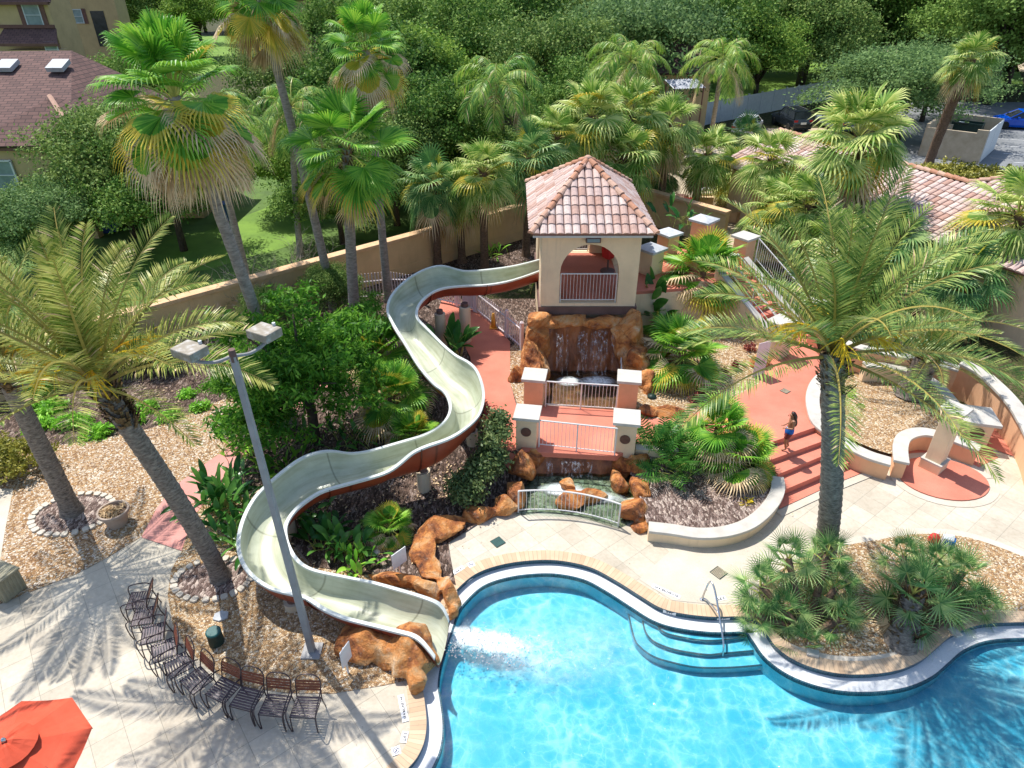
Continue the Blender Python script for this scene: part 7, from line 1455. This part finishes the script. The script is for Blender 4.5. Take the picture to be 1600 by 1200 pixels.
for c_, nm in ((c1, 1), (c2, 2)): sheet('palm_soil', s2([(c_.x + (.85 if nm == 1 else .98) * math.cos(a), c_.y + (.6 if nm == 1 else .76) * math.sin(a)) for a in [k * math.pi / 5 for k in range(10)]], 3), M['mulchp'], .016)
# pots and bins
g = at(185, 818, 0); pr_ = empty('planter_pot', g, 0, 'round grey brown pot with dried plants beside the stone ring', 'planter'); MB().lathe([(.24, 0), (.34, .40), (.40, .42), (.40, .50), (.345, .50), (.33, .40), (0, .40)], (0, 0, 0), 28).build('pot', M['pot'], pr_, smooth=False, bevel=.008); MB().lathe([(.34, .41), (.2, .44), (0, .45)], (0, 0, 0), 20).build('soil', M['soil'], pr_)
V, F, C = leaf_cloud(260, [((0, 0, .46), (.24, .24, .06))], .05, 5, 10, .05, .4, 2.2); o = bpy.data.objects.new('dry_leaves', np_mesh('dry_leaves', V, F, [M['dead']])); COL.objects.link(o); o.parent = pr_
g = at(14, 925, 0); bn = empty('square_litter_bin', g, R(-22), 'square greenish ribbed litter bin at the deck edge', 'litter bin'); MB().prism([(-.27, -.27), (.27, -.27), (.27, .27), (-.27, .27)], 0, .62).build('body', M['bin'], bn, bevel=.02); mb = MB()
for k in range(7):
    for s_ in (-1, 1): mb.box((-.24 + k * .08, s_ * .275, .31), (.03, .02, .56)); mb.box((s_ * .275, -.24 + k * .08, .31), (.02, .03, .56))
mb.build('ribs', M['bin'], bn); MB().box((0, 0, .64), (.62, .62, .05)).box((0, 0, .67), (.5, .5, .02)).build('lid', M['bin'], bn, bevel=.015)
g = at(339, 1004, 0); ig = empty('irrigation_box', g, 0, 'dark teal round irrigation canister on the gravel by the chairs', 'irrigation box'); MB().lathe([(.15, 0), (.17, .02), (.155, .34), (0, .35)], (0, 0, 0), 22).build('body', M['dgreenplastic'], ig, smooth=False, bevel=.01); MB().lathe([(.165, .34), (.165, .38), (.14, .40), (0, .40)], (0, 0, 0), 22).build('lid', M['teal'], ig, bevel=.006)
o = MB().prism([(-.16, -.10), (.0, -.15), (.17, -.05), (.13, .12), (-.05, .15), (-.17, .06)], 0, .05).build('grey_cover', M['capgrey'], loc=at(346, 964, 0), bevel=.01); tag(o, 'pale grey cover plate in the palm trunk shadow', 'cover plate')
o = MB().lathe([(.10, 0), (.11, .04), (.06, .10), (0, .11)], (0, 0, 0), 12).build('bed_light', M['capwhite'], loc=at(588, 865, 0), smooth=True); tag(o, 'small white dome in the shaded slide bed', 'bed light')
o = MB().lathe([(.14, 0), (.15, .10), (0, .13)], (0, 0, 0), 14).build('valve_cover', M['dgreenplastic'], loc=aT(1018, 622), smooth=True); tag(o, 'dark green dome on golden gravel beside the fan palm', 'valve cover')
o = MB().lathe([(.09, 0), (.10, .06), (.04, .14), (0, .15)], (0, 0, 0), 12).build('bed_light', M['glassgrey'], loc=at(141, 686, 0), smooth=True); tag(o, 'small glassy garden light at the fern edge', 'garden light')
def sign_board(loc_, rz, w_, h, z, label, tilt=0, thick=.02, mat='white', marks=None, post=True, name='sign'):
    r = empty(name, loc_, rz, label, 'sign'); b = MB().box((0, 0, z), (w_, thick, h), rot=Matrix.Rotation(tilt, 3, 'X')).build('board', M[mat], r, bevel=.004)
    if post: MB().tube([(0, .03, 0), (0, .03, z + h * .4)], .025, 6).build('post', M['white'], r)
    if marks:
        for (x, dz, sx, sz, mt) in marks: MB().box(Matrix.Rotation(tilt, 3, 'X') @ Vector((x, -thick / 2 - .003, dz)) + Vector((0, 0, z)), (sx, .004, sz), rot=Matrix.Rotation(tilt, 3, 'X')).build('marking', M[mt], b)
    return r
sign_board(at(627, 900, .0), R(48), .44, .48, .62, 'white sign board on a short post in the slide bed')
sign_board(at(546, 1052, 0), R(68), .34, .50, .62, 'white depth sign on a short post near the orange boulder ledge')
g = at(1184, 588, ZU); r = sign_board(g, R(24), .52, 1.30, .70, 'tall pale pink height sign board against the newel pillar', post=False, mat='pinkwhite')
mb = MB(); mb.tube([(.1 + .05 * math.cos(a), -.016, .62 + .05 * math.sin(a)) for a in [k * math.pi / 6 for k in range(12)]], .006, 4, closed=True); mb.tube([(.06, -.016, .52), (.14, -.016, .55), (.13, -.016, .48)], .006, 4); mb.build('round_symbol', M['redlight'], r)
g = aT(1079, 802, .05); r = empty('bed_plaque', g + Vector((0, 0, .08)), R(-8), 'small white plaque with dark marks lying on the pale mulch', 'plaque'); b_ = MB().prism([(-.15, -.12), (.05, -.10), (.16, -.17), (.17, .10), (-.15, .14)], .0, .025).build('board', M['white'], r, bevel=.003); MB().box((-.05, .04, .028), (.06, .03, .006)).build('mark', M['black'], b_); MB().box((.09, .02, .028), (.12, .018, .006)).build('mark', M['black'], b_); MB().box((.10, -.06, .028), (.035, .035, .006)).build('mark', M['navyink'], b_)
# planter toys
g = at(1458, 846, 0); o = MB(); vs = []
bag = empty('red_bag', g, R(20), 'crumpled red and pink bag on the island gravel', 'bag'); bm_ = MB().lathe([(.12, 0), (.17, .08), (.14, .2), (.05, .27), (0, .28)], (0, 0, 0), 9); bm_.v = [(x * (1 + .2 * math.sin(7 * x + z * 20)), y * .8, z) for x, y, z in bm_.v]; bm_.build('body', M['redcloth'], bag); MB().box((.08, .04, .27), (.16, .06, .03), .4).build('flap', M['pinkwhite'], bag, bevel=.01)
g = at(1476, 852, 0); bg_ = empty('blue_white_bag', g, R(-10), 'blue and white striped bag next to the red one', 'bag'); MB().prism([(-.14, -.08), (.12, -.10), (.18, .06), (-.1, .09)], 0, [.30, .26, .34, .32]).build('body', M['trimwhite'], bg_, bevel=.02); MB().prism([(-.10, -.10), (.16, -.12), (.21, .02), (-.06, -.02)], .12, [.24, .22, .28, .28]).build('stripe', M['clothblue'], bg_, bevel=.01)
for i, (px, py) in enumerate([(1372, 935), (1435, 1008), (1492, 990), (1270, 1022)]): o = MB().prism([(-.14, -.08), (.12, -.10), (.15, .07), (-.1, .1)], 0, .06).build('white_stone', M['capwhite'], loc=at(px, py, .01), bevel=.01); o.rotation_euler = (0, 0, i); tag(o, 'flat white stone half hidden under the shrub palms', 'stone', 'white stones under the shrub palms')
# drains
for px, py, s_, z, lb, mt in ((778, 847, .30, .004, 'square dark teal drain cover on the shaded deck', 'teal'), (1123, 895, .32, .006, 'square grey drain cover near the bent handrail', 'darkgrey'), (1227, 611, .26, ZU + .05, 'small dark floor drain on the coral plaza', 'darkgrey')):
    m_ = M['teal'] if mt == 'teal' else M['concrete2']; d_ = empty('floor_drain', at(px, py, z), R(38), lb, 'drain'); MB().box((0, 0, .003), (s_, s_, .008)).build('frame', M['dgreenplastic'], d_); mb = MB(); [mb.box((-.42 * s_ + k * s_ * .12, 0, .009), (s_ * .06, s_ * .86, .006)) for k in range(8)]; mb.build('grate', M['teal'] if mt == 'teal' else M['concrete2'], d_)
# pool handrail
a = at(1103, 937, 0); hr = empty('pool_handrail', a, 0, 'bent stainless handrail dropping into the pool steps', 'handrail')
w1 = at(1118, 942, 0) - a
pts_ = [Vector((-.10, .0, 0)), Vector((-.05, .02, .35)), Vector((.0, .03, .56)), Vector((.04, -.04, .62)), Vector((.08, -.25, .52)), Vector((.12, -.85, .12)), Vector((.13, -1.2, -.15)), Vector((.13, -1.28, -.62))]
MB().tube(catmull(pts_, 5), .024, 8).build('rail', M['steel'], hr, smooth=True); MB().tube(catmull([Vector((-.09, .0, .06)), Vector((.0, -.12, .1)), Vector((.12, -.62, .24))], 4), .018, 6).build('lower_rail', M['steel'], hr, smooth=True); MB().lathe([(.05, 0), (.05, .012), (0, .012)], (-.10, .0, .005), 12).build('flange', M['steel'], hr)
# depth markers
def text_obj(s_, size, mat, parent, loc_, rz, name='lettering', rot=None, thick=.0015):
    cu = bpy.data.curves.new(name, 'FONT'); cu.body = s_; cu.size = size; cu.align_x = 'CENTER'; cu.align_y = 'CENTER'; cu.extrude = thick; cu.offset = size * .02; cu.materials.append(M[mat]); o = bpy.data.objects.new(name, cu); COL.objects.link(o); bpy.context.view_layer.update(); me = bpy.data.meshes.new_from_object(o.evaluated_get(bpy.context.evaluated_depsgraph_get())); bpy.data.objects.remove(o); me.name = name; o = bpy.data.objects.new(name, me); COL.objects.link(o); o.parent = parent; o.location = loc_; o.rotation_euler = rot or (0, 0, rz)
    return o
def marker(pxa, pxb, s_, label, h=.13, z=.006, flip=False, size=.11):
    a, b = at(*pxa, 0), at(*pxb, 0); d = b - a; c = (a + b) / 2; ang = math.atan2(d.y, d.x); r = empty('depth_marker', (c.x, c.y, z), ang, label, 'depth marker'); MB().box((0, 0, .003), (d.length, h, .008)).build('tile_strip', M['white'], r, bevel=.002); text_obj(s_, size, 'black', r, (0, 0, .009), 0); return r
marker((626, 1086), (634, 1128), 'IN CENTER 4 FT', 'white tile strip lettered IN CENTER 4 FT beside the brick curve', size=.072)
marker((634, 1143), (630, 1161), '3 FT', 'white 3 FT tile beside the brick curve under the pole shadow', size=.10)
marker((1063, 934), (1019, 915), 'IN CENTER 4 FT', 'white tile strip lettered IN CENTER 4 FT beside the entry coping', size=.085)
marker((1134, 934), (1118, 937), '3 FT', 'white 3 FT tile beside the bent handrail', size=.11)
marker((724, 886), (708, 896), '3 FT', 'white 3 FT tile on the shaded coping above the rock rim', size=.10)
def nodive(px, py, lb, rz):
    r = empty('no_diving_tile', at(px, py, .007), rz, lb, 'no diving tile'); MB().box((0, 0, .002), (.17, .17, .008)).build('tile', M['white'], r, bevel=.002); mb = MB(); mb.tube([(.055 * math.cos(a), .055 * math.sin(a), .008) for a in [k * math.pi / 8 for k in range(16)]], .006, 4, closed=True); mb.tube([(-.038, .038, .008), (.038, -.038, .008)], .005, 4); mb.tube([(-.03, -.01, .007), (.0, .012, .007), (.03, -.012, .007)], .007, 4); mb.build('round_symbol', M['navyink'], r)
nodive(619, 1173, 'no diving tile with blue ring symbol near the brick curve', R(-70)); nodive(736, 882, 'no diving tile with blue ring symbol on the shaded deck', R(30))
def wl_marker(px, py, s_, lb):
    p = at(px, py, -.07); i = min(range(len(COPE)), key=lambda k: (COPE[k][0] - p.x) ** 2 + (COPE[k][1] - p.y) ** 2); a, b = Vector((*COPE[i - 1], 0)), Vector((*COPE[i + 1], 0)); d = (b - a).normalized(); nrm = Vector((d.y, -d.x, 0)); ang = math.atan2(-d.y, -d.x)
    c = Vector((*COPE[i], -.065)); r = empty('waterline_marker', c + nrm * .006, ang + math.pi, lb, 'depth marker'); MB().box((0, 0, 0), (.30, .006, .10)).build('tile', M['white'], r); text_obj(s_, .085, 'black', r, (0, -.005, 0), 0, rot=(R(90), 0, 0))
wl_marker(1048, 953, '4 FT', 'small 4 FT tile set in the waterline opposite the entry'); wl_marker(1130, 962, '3 FT', 'small 3 FT tile set in the waterline beside the handrail'); wl_marker(735, 902, '3 FT', 'small 3 FT tile set in the shaded waterline')
# ---------------------------------------------------------------- the child on the steps
def person():
    # local frame: faces -Y after rotation, 1.34 m tall
    root = empty('person', (0, 0, 0)); S = 1.34 / 1.75
    J = {'pel': (0, 0, .93), 'sp1': (0, .01, 1.08), 'sp2': (0, .02, 1.25), 'chest': (0, .02, 1.38), 'neck': (0, .0, 1.50), 'head': (0, -.05, 1.60), 'top': (0, -.06, 1.68),
         'hl': (.10, 0, .90), 'kl': (.11, -.10, .50), 'al': (.11, .0, .09), 'fl': (.11, -.16, .03), 'hr': (-.10, 0, .90), 'kr': (-.11, -.02, .48), 'ar': (-.11, .14, .10), 'fr': (-.12, -.0, .03),
         'sl': (.18, .02, 1.42), 'el': (.25, .04, 1.14), 'wl': (.14, -.18, 1.08), 'sr': (-.18, .02, 1.42), 'er': (-.25, .03, 1.14), 'wr': (-.12, -.19, 1.06)}
    RAD = {'pel': .135, 'sp1': .115, 'sp2': .125, 'chest': .125, 'neck': .055, 'head': .088, 'top': .075, 'hl': .09, 'kl': .055, 'al': .036, 'fl': .03, 'hr': .09, 'kr': .055, 'ar': .036, 'fr': .03, 'sl': .055, 'el': .036, 'wl': .024, 'sr': .055, 'er': .036, 'wr': .024}
    E_ = [('pel', 'sp1'), ('sp1', 'sp2'), ('sp2', 'chest'), ('chest', 'neck'), ('neck', 'head'), ('head', 'top'), ('pel', 'hl'), ('hl', 'kl'), ('kl', 'al'), ('al', 'fl'), ('pel', 'hr'), ('hr', 'kr'), ('kr', 'ar'), ('ar', 'fr'), ('chest', 'sl'), ('sl', 'el'), ('el', 'wl'), ('chest', 'sr'), ('sr', 'er'), ('er', 'wr')]
    for s_, w_ in (('l', 1), ('r', -1)):
        wv = Vector(J['w' + s_]); pm = wv + Vector((-.02 * w_, -.06, -.005)); J['p' + s_] = tuple(pm); RAD['p' + s_] = .024; E_.append(('w' + s_, 'p' + s_))
        for k in range(4): b = pm + Vector(((k - 1.5) * .016 * w_, -.02, 0)); m_ = b + Vector((0, -.03, -.005 - .004 * k)); t_ = m_ + Vector((0, -.02, -.014)); n1, n2, n3 = f'f{s_}{k}a', f'f{s_}{k}b', f'f{s_}{k}c'; J[n1], J[n2], J[n3] = tuple(b), tuple(m_), tuple(t_); RAD[n1], RAD[n2], RAD[n3] = .009, .008, .006; E_ += [('p' + s_, n1), (n1, n2), (n2, n3)]
        th = pm + Vector((-.035 * w_, .01, .005)); t2 = th + Vector((-.012 * w_, -.028, 0)); J['t' + s_], J['u' + s_] = tuple(th), tuple(t2); RAD['t' + s_], RAD['u' + s_] = .010, .008; E_ += [('p' + s_, 't' + s_), ('t' + s_, 'u' + s_)]
    names = list(J); idx = {n: i for i, n in enumerate(names)}; me = bpy.data.meshes.new('body'); me.from_pydata([tuple(c * S for c in J[n]) for n in names], [(idx[a], idx[b]) for a, b in E_], []); me.materials.append(M['skin']); o = bpy.data.objects.new('body', me); COL.objects.link(o); o.parent = root
    sk_ = o.modifiers.new('skin', 'SKIN'); sk_.use_smooth_shade = True; sub_ = o.modifiers.new('sub', 'SUBSURF'); sub_.levels = sub_.render_levels = 2
    for i, n in enumerate(names):
        v = me.skin_vertices[0].data[i]; r = RAD[n] * S * 1.08; v.radius = (r, r)
        v.use_root = n == 'pel'
    MB().lathe([(.012, -.02), (.016, -.01), (.01, .012), (0, .02)], (0, -.175 * S, 1.60 * S), 8).build('nose', M['skin'], root, smooth=True)
    for s_ in (-1, 1): MB().lathe([(.0, -.010), (.011, 0), (0, .010)], (s_ * .035 * S, -.145 * S, 1.635 * S), 8).build('eye', M['black'], root); MB().lathe([(0, -.02), (.012, 0), (0, .02)], (s_ * .092 * S, -.05 * S, 1.60 * S), 8).build('ear', M['skin'], root, smooth=True)
    MB().box((0, -.15 * S, 1.555 * S), (.04 * S, .012, .008)).build('mouth', M['redlight'], root)
    # hair: cap plus a long fall down the back
    mb = MB(); vs = []; n = 18
    prof = [(.0, 1.765, -.035), (.08, 1.745, -.03), (.128, 1.69, -.01), (.138, 1.61, .02), (.132, 1.54, .05), (.125, 1.45, .09), (.13, 1.36, .13), (.125, 1.26, .15), (.10, 1.16, .145), (.03, 1.08, .115), (0, 1.06, .11)]
    for r_, z, cy in prof:
        for k in range(n):
            a = 2 * math.pi * k / n; fr = -math.sin(a); rr = r_ * (1 + .06 * math.sin(5 * a + z * 9)); y = math.sin(a) * rr * (.85 if z > 1.5 else .5)
            if fr > .2 and z < 1.66: y *= (.25 if z > 1.5 else 1)
            vs.append((math.cos(a) * rr * S, (y + cy) * S, z * S))
    mb.add(vs, [(i * n + k, i * n + (k + 1) % n, (i + 1) * n + (k + 1) % n, (i + 1) * n + k) for i in range(len(prof) - 1) for k in range(n)]); h = mb.build('hair', M['hair'], root, smooth=True); s2_ = h.modifiers.new('sub', 'SUBSURF'); s2_.levels = s2_.render_levels = 1
    # swim shorts: blue waist and hip, maroon lower legs
    def sleeve(name, secs, mt):
        mb = MB(); vs = []; n = 16
        for c, rx, ry in secs:
            for k in range(n): a = 2 * math.pi * k / n; vs.append(((c[0] + rx * math.cos(a)) * S, (c[1] + ry * math.sin(a)) * S, c[2] * S))
        mb.add(vs, [(i * n + k, i * n + (k + 1) % n, (i + 1) * n + (k + 1) % n, (i + 1) * n + k) for i in range(len(secs) - 1) for k in range(n)]); return mb.build(name, mt, root, smooth=True)
    sh_ = sleeve('swim_shorts', [((0, .005, 1.055), .150, .130), ((0, .005, 1.0), .168, .150), ((0, 0, .92), .196, .165), ((0, 0, .83), .205, .165), ((0, -.01, .80), .19, .15)], M['clothblue'])
    sleeve('waistband', [((0, .005, 1.075), .148, .128), ((0, .005, 1.045), .156, .136)], M['white'])
    for s_, kx in ((1, 'l'), (-1, 'r')):
        hk = Vector(J['h' + kx]); kk = Vector(J['k' + kx]); c = lambda t: tuple(hk.lerp(kk, t)); sleeve('shorts_leg', [(c(.12), .118, .13), (c(.4), .112, .118), (c(.72), .10, .104)], M['clothmaroon'])
    return root
pc = at(1226, 703, ZU - .12 + .0); pe = person(); zst = ZU + .05 - .17; pe.location = at(1226, 702, zst); pe.rotation_euler = (0, 0, R(-98)); tag(pe, 'long haired child in blue and maroon swim shorts climbing the coral steps', 'person')

# ---------------------------------------------------------------- litter lying about
def litter(name, pts_px, n, sz, mat, label, seed, dz=.02, jit=1.0):
    rs = random.Random(seed); mb = MB()
    for i in range(n):
        px, py, sp = rs.choice(pts_px); b = aT(px + rs.gauss(0, sp), py + rs.gauss(0, sp * .55)); s_ = sz * rs.uniform(.5, 1.5); a = rs.uniform(0, 6.28); u = Vector((math.cos(a), math.sin(a), rs.uniform(-.2, .2))) * s_; v = Vector((-math.sin(a), math.cos(a), rs.uniform(-.3, .3))) * s_ * rs.uniform(.15, .5); c = Vector((b.x, b.y, T(b.x, b.y) + dz + rs.uniform(0, .02)))
        mb.add([c - u, c + v, c + u, c - v], [(0, 1, 2, 3)])
    o = mb.build(name, M[mat]); tag(o, label, kind='stuff'); return o
litter('fallen_leaves', [(620, 800, 60), (500, 800, 40), (300, 560, 60), (220, 640, 60), (700, 760, 30), (1120, 790, 40), (560, 860, 40)], 900, .045, 'dead', 'dry leaf litter scattered on the mulch beds', 1, .05)
litter('bark_chips', [(620, 800, 70), (560, 830, 60), (1110, 800, 40), (300, 600, 80), (770, 395, 40)], 1400, .035, 'soil', 'loose bark chips on the beds', 2, .045)
litter('small_deck_debris', [(150, 1000, 120), (850, 840, 80), (1350, 800, 90), (560, 1130, 50), (1150, 880, 60)], 160, .012, 'soil', 'specks of soil and leaf on the deck', 3, .006)
